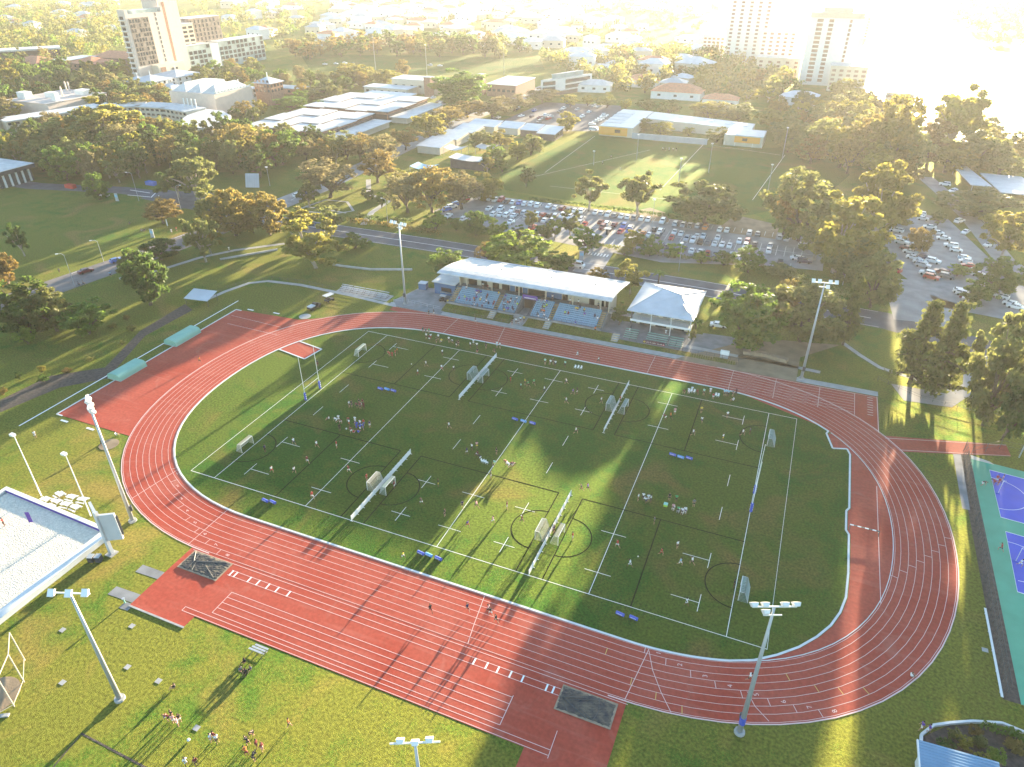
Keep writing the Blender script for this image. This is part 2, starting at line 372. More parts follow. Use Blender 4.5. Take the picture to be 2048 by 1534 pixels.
gut.strip([endpt(-1, rad(90+k*4.5), 10.05) for k in range(0,41)], 0.18, 0.038)
gut.strip([endpt(1, rad(-90+k*4.5), 10.05) for k in range(0,41)], 0.18, 0.038)
struct('track_edging', gut, M['tline'])
ln = MB(); Z1 = 0.042
for k in range(1, NL+1): ln.strip(oval(LW*k), 0.07, Z1, closed=True)
ln.strip(oval(0.30), 0.06, Z1, closed=True)
for k in range(1, NL+1):                                   # hurdles chute and front chute lanes carry straight on
    ln.strip([(36,39.6+LW*k),(67.8,39.6+LW*k)], 0.08, Z1)
for y in (49.45,): ln.strip([(-57,y),(72.8,y)], 0.08, Z1)
ln.strip([(72.75,34.3),(72.75,49.6)], 0.14, Z1)
for x0, x1 in ((67.9,67.9),(60.1,60.2),(50.2,50.2)): ln.strip([(x0,39.8),(x1,49.4)], 0.09, Z1)
for x0, x1 in ((40.0,40.0),(20.3,20.3),(-22.1,-20.3),(-36.5,-36.5)): ln.strip([(x0,49.4),(x1,39.8)], 0.09, Z1)
for k in range(8): ln.strip([(70.6,41.0+k*1.1),(71.8,41.0+k*1.1)], 0.16, Z1)
def ltick(side, t, k, w=0.09, ext=0): ln.strip([endpt(side, t, LW*(k-1)), endpt(side, t+ext, LW*k)], w, Z1)
def tang(u, v, side):
    g = G(u, v); return math.atan2(g.y, g.x-side*HX)
for i, (u, v) in enumerate([(1785,1152),(1804,1142),(1822,1132),(1837,1122),(1853,1112),(1867,1102),(1880,1090),(1893,1076)]):
    ltick(1, tang(u, v, 1), i+1)
ln.strip([endpt(-1, tang(347,942,-1), 0), endpt(-1, tang(261,998,-1), 9.7)], 0.1, Z1)
ln.strip([(-40.9,-39.6),(-41.0,-49.4)], 0.09, Z1); ln.strip([(39.6,-39.7),(38.4,-49.4)], 0.1, Z1)
ln.strip([G(1298,1302)[:2], G(1305,1340)[:2], G(1322,1385)[:2], G(1342,1425)[:2]], 0.09, Z1)
ln.strip([G(1494,1383)[:2], G(1510,1413)[:2], G(1538,1443)[:2]], 0.09, Z1)
ln.strip([G(969,1192)[:2], G(957,1225)[:2], G(946,1255)[:2], G(936,1286)[:2]], 0.09, Z1)
# runway lines and boxes on the front apron
for y in (-51.25, -52.35):
    ln.strip([(-29.6,y),(29.6,y)], 0.08, Z1)
for y in (-55.1,-56.2,-57.35,-58.5,-59.6): ln.strip([(-26.2,y),(23.7,y)], 0.08, Z1)
ln.strip([(-26.2,-55.1),(-26.2,-59.6)], 0.1, Z1); ln.strip([(23.7,-54.8),(23.7,-59.6)], 0.1, Z1)
for y in (-60.3,-61.1): ln.strip([(-31.0,y),(31.2,y)], 0.08, Z1)
ln.strip([(-31,-60.3),(-31,-61.1)], 0.1, Z1); ln.strip([(31.2,-57.4),(31.3,-61.5)], 0.08, Z1)
ln.strip([(-39.2,-50.0),(39,-50.0)], 0.08, Z1); ln.strip([(-101.6,30.6)]*1+[(-101.6,30.6)], 0.08, Z1)
for x in (-94.0,-91.5): ln.strip([(x-4.0,26.5 if x<-92 else 22.0),(x+14,25.8 if x<-92 else 21.6)], 0.09, Z1)
ln.strip([(67.1+4.9,14.5),(67.1+4.9,-17.0)], 0.10, Z1)
ln.strip([(74.0,32.6),(97.6,39.6)], 0.12, Z1); ln.strip([(76.6,29.1),(97.8,35.6)], 0.12, Z1)
struct('lane_lines', ln, M['tline'])
yl = MB()
for u, v in ((1213,1302),(1262,1364),(1311,1398),(1364,1425),(1580,1362),(1637,1383),(1678,1378),(1735,1385)):
    g = G(u, v); t = math.atan2(g.y, g.x-HX) if g.x > HX else -PI/2
    d = math.hypot(g.x-HX, g.y)-rho(t) if g.x > HX else -g.y-39.6
    k = max(1, min(8, int(d/LW)+1))
    if g.x > HX: yl.strip([endpt(1, t, LW*(k-1)), endpt(1, t, LW*k)], 0.10, Z1+0.003)
    else: yl.strip([(g.x,-39.6-LW*(k-1)),(g.x,-39.6-LW*k)], 0.10, Z1+0.003)
struct('exchange_marks', yl, M['yline'])
bd = MB()                                                   # bold white bars: take-off boards, long boundary board
for s_ in (-1, 1):
    xs = (29.2,28.3,25.4,23.6,21.6,19.7,17.4) if s_ < 0 else (28.6,27.6,23.9,22.0,20.0,18.2,16.2)
    for x in xs: bd.strip([(s_*x,-51.2),(s_*x,-52.4)], 0.26, Z1+0.003)
for p, q in (((720,641),(737,644)),):
    pass
bd.strip([(-103,-35.4),(-103.0,35.2)], 0.35, 0.03)
for x, y in ((-96.5,-30.2),(-88.5,-30.2),(-96.5,31.6),(-88.0,32.6)): bd.strip([(x,y),(x+2.2,y)], 0.5, 0.03)
struct('take_off_marks', bd, M['white'])
# lane numbers
num = []
for k, (u, v) in enumerate([(1317,1310),(1360,1334),(1411,1357),(1461,1375),(1513,1390),(1566,1401),(1617,1411),(1665,1416)]):
    num.append((k+1, u, v, 1))
for k, (u, v) in enumerate([(350,949),(351,974),(358,1000),(371,1024),(388,1047),(410,1068),(434,1089),(457,1109)]):
    num.append((k+1, u, v, -1))
lnn = MB()
nb = MB()
for k, u, v, side in num:
    g = G(u, v); t = math.atan2(g.y, g.x-side*HX) if side*g.x > HX else -PI/2
    me = text_mesh(str(k), 1.0, 'numeral', M['white'], 0.0)
    rz = t+PI  if side > 0 else t+PI
    if side*g.x > HX: c = endpt(side, t, LW*(k-0.5))
    else: c = (g.x, -39.6-LW*(k-0.5))
    ca, sa = math.cos(rz), math.sin(rz); o = len(nb.v)
    nb.add([(c[0]+p.co.x*ca-p.co.y*sa, c[1]+p.co.x*sa+p.co.y*ca, 0.05) for p in me.vertices], [tuple(p.vertices) for p in me.polygons])
    dt = (2.1 if side > 0 else 2.1)/(40+LW*k)
    if side*g.x > HX: nb.strip([endpt(side, t-dt, LW*(k-1)), endpt(side, t-dt, LW*k)], 0.09, 0.046)
    else: nb.strip([(c[0]-2.0,-39.6-LW*(k-1)),(c[0]-2.0,-39.6-LW*k)], 0.09, 0.046)
    D.meshes.remove(me)
struct('lane_numbers', nb, M['tline'])
# rugby markings
wl = MB(); ZF = 0.030
WW = 33.05
wl.strip([(-56,-WW),(56,-WW),(56,WW),(-56,WW)], 0.12, ZF, closed=False); wl.strip([(-56,WW),(-56,-WW)], 0.10, ZF)
for x in (-50,-28,0,28,50): wl.strip([(x,-WW),(x,WW)], 0.10, ZF)
for x in (-45.2,45): 
    for y in (-5.1,5.3): wl.strip([(x,y-1.9),(x,y+1.9)], 0.10, ZF)
    for y in (-28,-18,18,28):
        wl.strip([(x,y-1.9),(x,y+1.9)], 0.10, ZF); s_ = -1 if x > 0 else 1
        wl.strip([(x,y),(x+s_*4.6,y)], 0.10, ZF)
for x in (-10.2,10.8):
    for y in (-4.5,5.5): wl.strip([(x,y-1.9),(x,y+1.9)], 0.10, ZF)
    for y in (-28,-18,18,28):
        wl.strip([(x,y-2),(x,y+2)], 0.10, ZF); wl.strip([(x-2,y),(x+2,y)], 0.10, ZF)
for x in (-28,0,28):
    for y in (-28,-18,18,28): wl.strip([(x-2.3,y),(x+2.3,y)], 0.10, ZF)
struct('white_pitch_markings', wl, M['white'])
bl = MB()
for y0, y1, side in ((-33,-11.05,-1),(11.6,33,1)):
    yc = (y0+y1)/2; inner = -11.05 if side < 0 else 11.6; outer = -33 if side < 0 else 33
    for x0, x1 in ((-50,-20.1),(-15.2,15.1),(19.9,50)):
        bl.strip([(x0,inner),(x1,inner)], 0.20, ZF+0.004)
        for x in ((x1,) if x0 < -40 else (x0, x1) if x0 < 0 else (x0,)): bl.strip([(x,inner),(x,outer)], 0.20, ZF+0.004)
        if abs(x0+x1) > 10: bl.strip([(-35.1 if x0 < 0 else 35.0, inner),(-35.1 if x0 < 0 else 35.0, outer)], 0.20, ZF+0.004)
        for x, s_ in ((x0,1),(x1,-1)):
            bl.strip([(x+s_*5.0*math.cos(t), yc+5.05*math.sin(t)) for t in [rad(-90+k*9) for k in range(21)]], 0.20, ZF+0.004)
struct('black_pitch_markings', bl, M['black'])
# ------------------------------------------------------------------ roads, paths, car parks
def flat(name, m, z, *polys):
    b_ = MB()
    for p in polys: b_.poly(p, z)
    return struct(name, b_, m)
def road(name, m, z, *lines):
    b_ = MB()
    for pts, w in lines: b_.strip(pts, w, z)
    return struct(name, b_, m)
road('road', M['asph'], 0.012, ([(-170,99),(-150,98.2),(-72,98.8),(23,97.3),(76,94.2),(100,86),(135,70)], 11.5),
     ([(-212,108),(-190,106),(-165,102),(-150,98)], 14))
road('avenue', M['asphp'], 0.016, ([(-158,92),(-152.5,112),(-151,140),(-153.5,215),(-155,270),(-150,450),(-146,640)], 12))
road('side_road', M['roadb'], 0.014, ([(-176,-40),(-164,20),(-157,62),(-155,78),(-154,96)], 13),)
road('side_street', M['asph'], 0.010, ([(-330,96),(-271,97),(-230,107),(-205,108)], 9))
flat('roundabout', M['asph'], 0.018, [(-190+19*math.cos(2*PI*k/28), 108+11*math.sin(2*PI*k/28)) for k in range(28)])
flat('car_park', M['asphp'], 0.014, [(-89,131),(-85,160.5),(58,158.5),(58,126),(42,124),(8,113.5),(-56,121.5)])
road('car_park_entrance', M['asphp'], 0.018, ([(-13,95),(-13.5,108),(-15.5,135)], 9))
flat('river_car_park', M['asphp'], 0.014, [(74,172),(92,203),(101,199),(110,158),(118,130),(122,112),(106,108),(92,110),(78,140)],
     [(76,126),(78,96),(93,98),(96,114)])
road('river_road', M['asphp'], 0.020, ([(97,262),(103,235),(109,203),(114,160),(124,128)], 7), ([(80,128),(84,112),(90,96)], 12))
flat('far_car_park', M['asph'], 0.016, [(-133,288),(-129,371),(-78,378),(-60,321),(-68,298),(-88,290)])
rm = MB()
rm.strip([(-145,98.4),(-72,98.9),(23,97.4),(72,94.4)], 0.25, 0.022)
for off in (5.3,-5.3): rm.strip([(-140,98.3+off),(-72,98.9+off),(23,97.4+off),(74,94.4+off)], 0.14, 0.022)
for k in range(30): rm.strip([(-151.3,112+k*11),(-151.4,116+k*11)], 0.2, 0.024)
for k in range(9): rm.strip([(-176+k*0.6+k*1.4,-20+k*12.8),(-175.5+k*2.0,-16+k*12.8)], 0.15, 0.024)
for u0, v0, u1, v1 in ((302,395,314,383),(255,390,300,394),(260,380,300,386)): rm.strip(XY((u0,v0),(u1,v1)), 0.45, 0.026)
for k in range(7): rm.strip([(-17.2+k*1.1,111),(-17.2+k*1.1,113.5)], 0.5, 0.026)
# bay lines
for k in range(50):
    x = -84+k*2.75
    if x < 56: rm.strip([(x,153.2),(x,158.4)], 0.11, 0.022)
    if -60 < x < 54: rm.strip([(x,134.5),(x,144.8)], 0.11, 0.022)
    if -30 < x < 50: rm.strip([(x,124.2),(x,128.8)], 0.11, 0.022)
rm.strip([(-60,139.6),(54,139.6)], 0.11, 0.022)
struct('road_markings', rm, M['white'])
pth = MB()
pth.strip([(-112.5,31.5),(-111.5,39),(-109,47),(-104.5,50.6),(-93,52.0),(-74,51.4),(-57,50.0)], 1.5, 0.016)
pth.strip([(-150,34),(-143.4,44.4),(-139.3,58),(-133,68),(-121,80)], 1.8, 0.016)
pth.strip([(-60,50.9),(-40,50.9),(73,51.2)], 2.2, 0.012)
pth.strip([(-138,162),(-125,142),(-112.7,139)], 2.2, 0.016); pth.strip([(-112.7,139),(-111,122),(-106,108)], 2.5, 0.02)
pth.strip([(-141,113),(-138,129),(-128,130),(-119,121),(-124,114.5),(-137,113)], 1.2, 0.016)
pth.strip([(-139.6,118),(-132,118.5),(-120,117.5)], 1.0, 0.020)
pth.strip([(40.5,57.5),(54,57.2),(60,56.8)], 1.4, 0.016); pth.strip([(21,58),(40,57.4)], 1.5, 0.02)
pth.strip([(64.5,76),(69.1,70),(73.7,65),(83.6,61.3),(88.9,59.7),(100,55.5)], 1.3, 0.016)
struct('footpath', pth, M['conc'])
flat('plaza', M['concd'], 0.018, [(-60,53.3),(-57.2,64.5),(-50,66.5),(-43.5,62),(-42.5,50.0),(-57,49.8)], [(3.4,66),(30,66),(30,54),(9,54.4),(3.4,55.5)])
flat('service_drive', M['asphp'], 0.018, [(76,57.5),(78.5,50.5),(88.5,51.5),(99,69),(104,82),(94,80),(92.0,64),(88,57.6)])
flat('gravel_yard', M['concd'], 0.014, [(29.5,54.5),(29.5,67),(40,68),(42,60),(40,55)])
flat('bare_earth', M['dirt'], 0.016, XY((1340,720),(1430,745),(1500,770),(1590,778),(1600,715),(1680,690),(1560,680),(1460,690)),
     XY((1260,425),(1290,440),(1340,445),(1330,425),(1300,415)), XY((1430,462),(1550,478),(1560,450),(1470,430)))
flat('garden_bed', M['mulch'], 0.018, XY((0,825),(120,775),(215,757),(290,672),(385,620),(370,608),(280,662),(210,735),(100,752),(0,800)))
flat('sports_oval', M['field'], 0.010, XY((1000,350),(1010,380),(1100,395),(1290,425),(1500,430),(1640,400),(1700,350),(1640,290),(1470,300),(1250,275),(1180,262)))
flat('far_oval', M['field'], 0.010, XY((600,108),(620,140),(760,150),(1000,150),(1090,140),(1080,118),(900,112)))
fm = MB()
for a_, b_ in (((1090,345),(1190,272)),((1320,380),(1420,275)),((1505,400),(1570,310)),((1100,372),(1330,398)),((1420,290),(1560,310)),((1060,355),(1300,300))): fm.strip(XY(a_, b_), 0.16, 0.02)
struct('oval_markings', fm, M['white'])

# river
rw = D.materials.new('river water'); rw.use_nodes = True; b_ = rw.node_tree.nodes['Principled BSDF']
b_.inputs['Base Color'].default_value = (0.20, 0.19, 0.16, 1); b_.inputs['Roughness'].default_value = 0.16; b_.inputs['Specular IOR Level'].default_value = 0.8
_n = rw.node_tree.nodes; _g = _n.new('ShaderNodeNewGeometry'); _z = _n.new('ShaderNodeTexNoise'); _z.inputs['Scale'].default_value = 0.35
_b = _n.new('ShaderNodeBump'); _b.inputs['Strength'].default_value = 0.35; _b.inputs['Distance'].default_value = 0.3
rw.node_tree.links.new(_g.outputs['Position'], _z.inputs['Vector']); rw.node_tree.links.new(_z.outputs['Fac'], _b.inputs['Height']); rw.node_tree.links.new(_b.outputs[0], b_.inputs['Normal'])
M['river'] = rw
flat('river', rw, 0.05, [(160,300),(136,335),(104,363),(90,378),(80,440),(70,520),(45,620),(14,740),(-10,850),(-30,960),(-20,1100),(0,1300),(100,1500),(150,1250),(165,1021),(193,809),(218,776),(300,690),(420,560),(420,260),(260,250)])
# ------------------------------------------------------------------ trees
def rnd_dir(r):
    z = r.uniform(-1,1); t = r.uniform(0,2*PI); q = math.sqrt(1-z*z); return Vector((q*math.cos(t), q*math.sin(t), z))
def leaf(mb, c, size, r, out=None, sc=(1,1,1)):
    nrm = rnd_dir(r)
    if out is not None: nrm = (nrm+out*0.9).normalized()
    a = nrm.cross(rnd_dir(r)).normalized(); b = nrm.cross(a)
    s1 = size*r.uniform(0.6,1.25); s2 = s1*r.uniform(0.55,0.9)
    q = [c+a*s1, c+b*s2, c-a*s1, c-b*s2]
    mb.add([(p.x/sc[0], p.y/sc[1], p.z/sc[2]) for p in q], [(0,1,2,3)])
def make_tree(kind, seed, far=False):
    r = random.Random(seed); S = (4.5, 4.5, 11.0)           # nominal half width, half width, height in metres
    cr = MB(); tr = MB(); Hh = 11.0
    cfg = dict(broad=(0.11, 76, 92, 0.95, 0.97, 0.29), gum=(0.18, 48, 115, 0.85, 1.0, 0.28), bush=(0.03, 46, 50, 0.85, 0.88, 0.36),
               bare=(0.15, 70, 58, 0.95, 1.0, 0.25), dome=(0.08, 110, 80, 0.75, 1.0, 0.29), tall=(0.16, 54, 95, 0.85, 1.0, 0.28))
    limbs = []
    if kind in cfg:
        th, nc, nl, cg, shell, ls = cfg[kind]
        if far: nc, nl, ls = int(nc*0.45), 16, ls*2.1
        zc = Hh*(th+(1-th)*(0.46 if kind != 'dome' else 0.42)); rv = Hh*(1-th)*0.50; rh = 4.5
        lob = [(rnd_dir(r), r.uniform(-0.28,0.22)) for _ in range(9)]
        for i in range(nc):
            d = rnd_dir(r)
            if kind == 'dome' and d.z < -0.6: d.z = -0.6*r.random()
            k = (r.random()**0.45)*shell
            f = 1+sum(w*max(0, d.dot(l))**3 for l, w in lob)
            if kind == 'gum' or kind == 'tall':
                k = 0.35+0.65*r.random(); f *= r.uniform(0.8,1.1)
            if kind == 'tall': f *= 1.0
            c = Vector((d.x*rh*k*f, d.y*rh*k*f, zc+d.z*rv*k*min(f,1.08)))
            if kind == 'bush': c.z = max(0.5, c.z)
            limbs.append(c); o = Vector((d.x, d.y, d.z*0.8+0.3)).normalized()
            g = cg*r.uniform(0.7,1.25)*(1.35 if far else 1)
            for _ in range(nl):
                e = rnd_dir(r)*g*(r.random()**0.5); e.z *= 0.72
                leaf(cr, c+e, ls, r, o, S)
        r.shuffle(limbs)
        top = Hh*(th+0.30)
        lean = Vector((r.uniform(-.4,.4), r.uniform(-.4,.4), 0))
        tw = 0.30 if kind != 'gum' else 0.26
        tp = [Vector((0,0,-0.3)), lean*0.3+Vector((0,0,Hh*th*0.5)), lean+Vector((0,0,Hh*th)), lean*1.3+Vector((0,0,top))]
        tr.tube([(p.x/S[0],p.y/S[1],p.z/S[2]) for p in tp], [tw/S[0]*1.3, tw/S[0], tw*0.8/S[0], tw*0.3/S[0]], 7)
        for c in limbs[:(5 if far else 14 if kind in ('gum','bare','tall') else 8)]:
            a = tp[2]*r.uniform(0.75,1.0)+Vector((0,0,r.uniform(0,1.2))); m_ = (a+c)/2+Vector((0,0,0.5))
            tr.tube([(p.x/S[0],p.y/S[1],p.z/S[2]) for p in (a, m_, c)], [tw*0.5/S[0], tw*0.33/S[0], tw*0.1/S[0]], 5, cap=False)
    elif kind == 'pine':
        tr.tube([(0,0,-0.02),(0.01,0,0.4),(0,0.01,0.97)], [0.075, 0.05, 0.012], 7)
        z = 1.3
        while z < 10.8:
            t = (z-1.3)/9.5; R_ = 5.0*(1-t)**0.8*(0.72+0.28*math.sin(t*11+seed)) if t > 0.06 else 3.4
            for k in range(8 if z < 8 else 5):
                a = r.uniform(0, 2*PI); L_ = R_*r.uniform(0.5,1.2); bz = z+r.uniform(-.3,.3)
                tip = Vector((math.cos(a)*L_, math.sin(a)*L_, bz-0.10*L_+r.uniform(0,.8)))
                tr.tube([(0,0,bz/S[2]), (tip.x/S[0],tip.y/S[1],tip.z/S[2])], [0.02, 0.006], 4, cap=False)
                for q in range(14 if far else 52):
                    s_ = r.uniform(0.25,1.05); p = Vector((tip.x*s_, tip.y*s_, bz+(tip.z-bz)*s_))
                    p += Vector((r.gauss(0,.36), r.gauss(0,.36), r.gauss(0,.15)))
                    leaf(cr, p, 0.32, r, Vector((0,0,1)), S)
            z += 0.74
    elif kind == 'palm':
        S = (2.5, 2.5, 8.0)
        tr.tube([(0,0,-0.03),(0.03,0.02,0.4),(0.05,0,0.78)], [0.10,0.075,0.06], 8)
        for k in range(26):
            a = r.uniform(0,2*PI); L_ = 2.4*r.uniform(0.75,1.1); up = r.uniform(-0.1,1.2)
            prev = None
            for q in range(9):
                s_ = q/8; p = Vector((math.cos(a)*L_*s_+0.12, math.sin(a)*L_*s_, 6.2+up*2.2*s_-2.6*s_*s_*(0.6+0.4*up)))
                w_ = 0.34*math.sin(PI*min(1, s_+0.12))+0.03; sd = Vector((-math.sin(a), math.cos(a), -0.35))*w_; sd2 = Vector((math.sin(a), -math.cos(a), -0.35))*w_
                cur = (p, p+sd, p+sd2)
                if prev and q % 1 == 0:
                    for i in (1, 2):
                        cr.add([(v.x/S[0],v.y/S[1],v.z/S[2]) for v in (prev[0], prev[i], cur[i], cur[0])], [(0,1,2,3)])
                prev = cur
    return (meshof(cr, 'crown', LEAF['green']), meshof(tr, 'trunk', M['bark'], True))
PROTO = {}
for _k, _n in (('broad',4),('gum',4),('bush',3),('bare',3),('dome',2),('pine',3),('palm',1),('tall',2)):
    PROTO[_k] = [make_tree(_k, 100+i*7+len(_k)) for i in range(_n)]
for _k in ('broad','gum','bare'): PROTO[_k+'_far'] = [make_tree(_k, 300+i*5, True) for i in range(3)]
TNAME = dict(broad='broadleaf_tree', gum='gum_tree', bush='shrub', bare='bare_tree', dome='fig_tree', pine='pine_tree', palm='palm_tree', tall='tall_gum_tree')
def put_tree(x, y, h, w, kind, leafc, label, group=None, far=False, seed=None):
    pr = PROTO[kind+('_far' if far else '')]; s_ = RN.randrange(len(pr)) if seed is None else seed % len(pr)
    t = thing(TNAME[kind], label, 'shrub' if kind == 'bush' else 'palm' if kind == 'palm' else 'tree', (x, y, 0), RN.uniform(0, 2*PI), group)
    sc = (w/2, w/2, h)
    inst(pr[s_][1], 'trunk', t, scale=sc, mats=[M['barkp'] if kind in ('gum','tall') else M['bark']])
    inst(pr[s_][0], 'crown', t, scale=sc, mats=[LEAF[leafc]])
    return t
def T(u, vb, vt, wpx, kind, leafc, label, group=None):
    u -= (vb-vt)*0.5*(u-1024)/(3063-vb)          # uprights lean outward in the picture: stand the trunk under its crown
    g = G(u, vb); h = HGT(u, vb, vt); w = wpx*PXM((g.x, g.y, h*0.5))
    return put_tree(g.x, g.y, h, w, kind, leafc, label, group)
GRP = 'trees in the park left of the track'
for row in [
 (36,512,440,44,'gum','dark','small dark tree standing alone on the left lawn near the photo edge'),
 (7,577,505,62,'broad','autumn','orange leaved tree cut by the left photo edge beside the lawn'),
 (191,399,344,54,'broad','green','dark green tree at the top of the left lawn by the roundabout'),
 (320,447,397,84,'bare','autumn','low spreading orange tree at the tip of the left lawn'),
 (400,524,420,72,'gum','olive','slim gum tree beside the brown road and the footpath'),
 (413,508,428,52,'gum','gold','smaller gum tree just behind the slim gum by the footpath'),
 (318,519,476,74,'broad','dark','round dark tree on the near side of the brown road'),
 (284,610,491,92,'broad','dark','tall dark leafy tree below the brown road near the mulch bed'),
 (262,560,505,60,'broad','olive','olive tree leaning on the tall dark tree below the brown road'),
 (40,668,566,120,'broad','dark','large dark tree group at the left photo edge below the road'),
 (98,662,575,90,'broad','olive','broad olive tree beside the large dark tree at the left edge'),
 (168,668,604,92,'broad','green','bushy green tree with golden right side above the mulch bed'),
 (50,688,650,54,'bush','lime','low light green bush under the large dark tree at left'),
 (461,471,373,100,'broad','autumn','tall amber tree at the road corner above the footpath'),
 (425,458,362,80,'broad','olive','dark olive tree left of the tall amber tree at the corner'),
 (533,471,380,80,'broad','autumn','amber tree right of the tall amber one at the road corner'),
 (500,465,395,60,'broad','gold','golden tree squeezed between the two amber trees at the corner'),
 (385,402,297,110,'gum','olive','big pale barked gum tree beside the roundabout'),
 (350,395,330,80,'gum','dark','dark gum just left of the big pale barked gum'),
 (624,536,437,138,'gum','gold','big golden weeping gum tree on the slope above the footpath'),
 (598,475,410,76,'gum','gold','golden gum tree behind the big weeping gum'),
 (657,474,405,68,'gum','olive','olive gum tree by the road right of the golden gums'),
 (708,496,466,72,'bush','green','wide low green shrub tree beside the main road'),
 (655,395,315,125,'bare','bare','big brown thin leaved tree by the curved path'),
 (615,415,358,55,'gum','olive','small olive tree left of the brown thin leaved tree'),
 (752,365,297,84,'bare','autumn','rusty tree above the curved path near the avenue'),
 (812,425,335,100,'bare','bare','brown bare tree by the corner of the main car park'),
 (862,425,326,105,'bare','autumn','rusty brown spreading tree behind the car park corner'),
 (922,418,338,95,'bare','bare','tan spreading tree along the car park left side'),
 (972,402,342,78,'broad','gold','golden brown tree at the top left of the main car park'),
 (800,378,338,60,'broad','gold','small golden tree beside the blue shade sail'),
 (735,400,372,36,'bush','dark','dark shrub beside the curved path and hedge'),
 (762,415,378,34,'bush','dark','second dark shrub beside the hedge by the path'),
 ]: T(*row, group=GRP)
GRP = 'trees along the near side of the car park'
for row in [
 (870,460,417,58,'bush','lime','round bright green tree at the lower left car park corner'),
 (912,462,433,34,'bush','green','little green tree right of the round bright one'),
 (952,470,420,62,'broad','green','green tree in front of the car park, left of the row'),
 (995,474,432,54,'bush','lime','bright round tree in the row before the car park'),
 (1037,478,445,38,'bush','dark','dark low tree in the row before the car park'),
 (1085,480,448,44,'broad','green','green tree in the row below the parked cars'),
 (1063,460,415,32,'gum','olive','thin pale tree rising out of the row below the cars'),
 (1110,480,430,44,'gum','lime','light green thin tree in the row below the cars'),
 (1142,475,418,48,'gum','olive','slender grey green tree before the car park entrance'),
 (1175,505,455,56,'broad','green','dense green tree left of the car park entrance'),
 (1268,508,452,48,'gum','gold','yellowish thin tree right of the car park entrance'),
 (1301,512,474,50,'broad','green','round green tree right of the car park entrance'),
 (1250,512,490,34,'bush','olive','low olive bush at the right of the entrance road'),
 (1350,516,484,50,'bush','lime','yellow green round tree on the verge before the car park'),
 (1404,527,500,44,'bush','lime','small round tree on the verge before the lower bays'),
 (1450,532,500,50,'bush','green','round green tree third from the right on the verge'),
 (1500,545,497,62,'broad','green','largest green verge tree left of the path steps'),
 (1560,548,522,70,'bush','olive','wide olive hedge clump beside the path steps'),
 ]: T(*row, group=GRP)
GRP = 'trees around the grandstand and pavilion'
for row in [
 (1040,540,460,150,'dome','lime','big spreading green tree behind the grandstand roof'),
 (978,528,480,66,'bare','autumn','pale orange tree left of the spreading tree behind the stand'),
 (1112,545,500,76,'dome','green','low green tree at the right end of the spreading tree'),
 (892,552,497,80,'broad','green','dense green tree left of the grandstand'),
 (1264,588,515,66,'gum','gold','golden green tree between the grandstand and the pavilion'),
 (1240,650,600,36,'bush','dark','dark shrub in the gap between stand and pavilion'),
 (1195,566,533,52,'bush','autumn','orange shrub behind the right end of the stand'),
 (1318,570,537,34,'palm','lime','short palm behind the pavilion roof'),
 (1392,672,632,36,'palm','lime','yellow green palm at the pavilion corner'),
 (1384,680,655,26,'bush','olive','little bush at the foot of the pavilion palm'),
 (1492,694,561,156,'broad','green','large dense green tree right of the pavilion'),
 (1615,684,563,150,'broad','olive','wide brownish tree behind the light tower'),
 (1580,650,556,70,'bare','autumn','rusty topped tree behind the wide brownish tree'),
 (1706,690,548,66,'pine','pine','dark narrow conifer right of the light tower'),
 (1757,615,500,100,'broad','olive','dark spreading tree leaning over the junction'),
 (1690,545,368,175,'gum','gold','giant golden gum between the two car parks'),
 (1640,520,420,110,'gum','olive','olive gum under the giant golden gum'),
 (1700,560,470,110,'broad','olive','bushy olive tree at the foot of the giant gum'),
 (1612,482,343,140,'broad','olive','tall olive tree behind the giant golden gum, left side'),
 (1775,480,312,140,'gum','gold','tall yellow gum behind the giant gum, right side'),
 (1575,470,385,70,'bare','autumn','brown tree at the edge of the sports oval'),
 (1418,450,356,155,'dome','olive','huge olive domed tree at the top of the car park'),
 (1280,432,330,86,'tall','olive','tall ragged gum between the car park and the oval'),
 (1180,422,337,76,'gum','olive','open ragged gum left of the tall one at the oval edge'),
 (1052,373,330,38,'gum','olive','small lone gum on the sunlit corner of the oval'),
 (1850,765,596,118,'pine','pine','dark pine tree left of the white van by the drive'),
 (1900,788,606,116,'pine','pine','second dark pine tree right of the drive'),
 (2020,850,614,140,'broad','olive','very large dark tree at the right photo edge'),
 (1974,800,650,80,'gum','olive','leaning olive tree beside the very large dark tree'),
 (2035,880,740,80,'broad','dark','dark tree above the netball court at the right edge'),
 (2022,520,412,100,'gum','gold','bright golden tree at the right photo edge'),
 (1985,470,420,60,'gum','gold','smaller golden tree left of the bright one at the edge'),
 (1838,505,450,58,'broad','autumn','orange tree standing among the cars by the river'),
 (2004,590,522,92,'broad','green','green tree at the right end of the river car park'),
 (1918,552,527,50,'bush','lime','low bush island among the parked cars'),
 (1950,430,382,140,'broad','olive','wide hazy tree beside the river road'),
 (1962,612,560,70,'broad','green','round green tree at the lower end of the river car park'),
 (1790,452,400,90,'broad','gold','golden tree at the upper left of the river car park'),
 (1880,450,418,40,'bush','olive','small hazy bush beside the river road'),
 ]: T(*row, group=GRP)
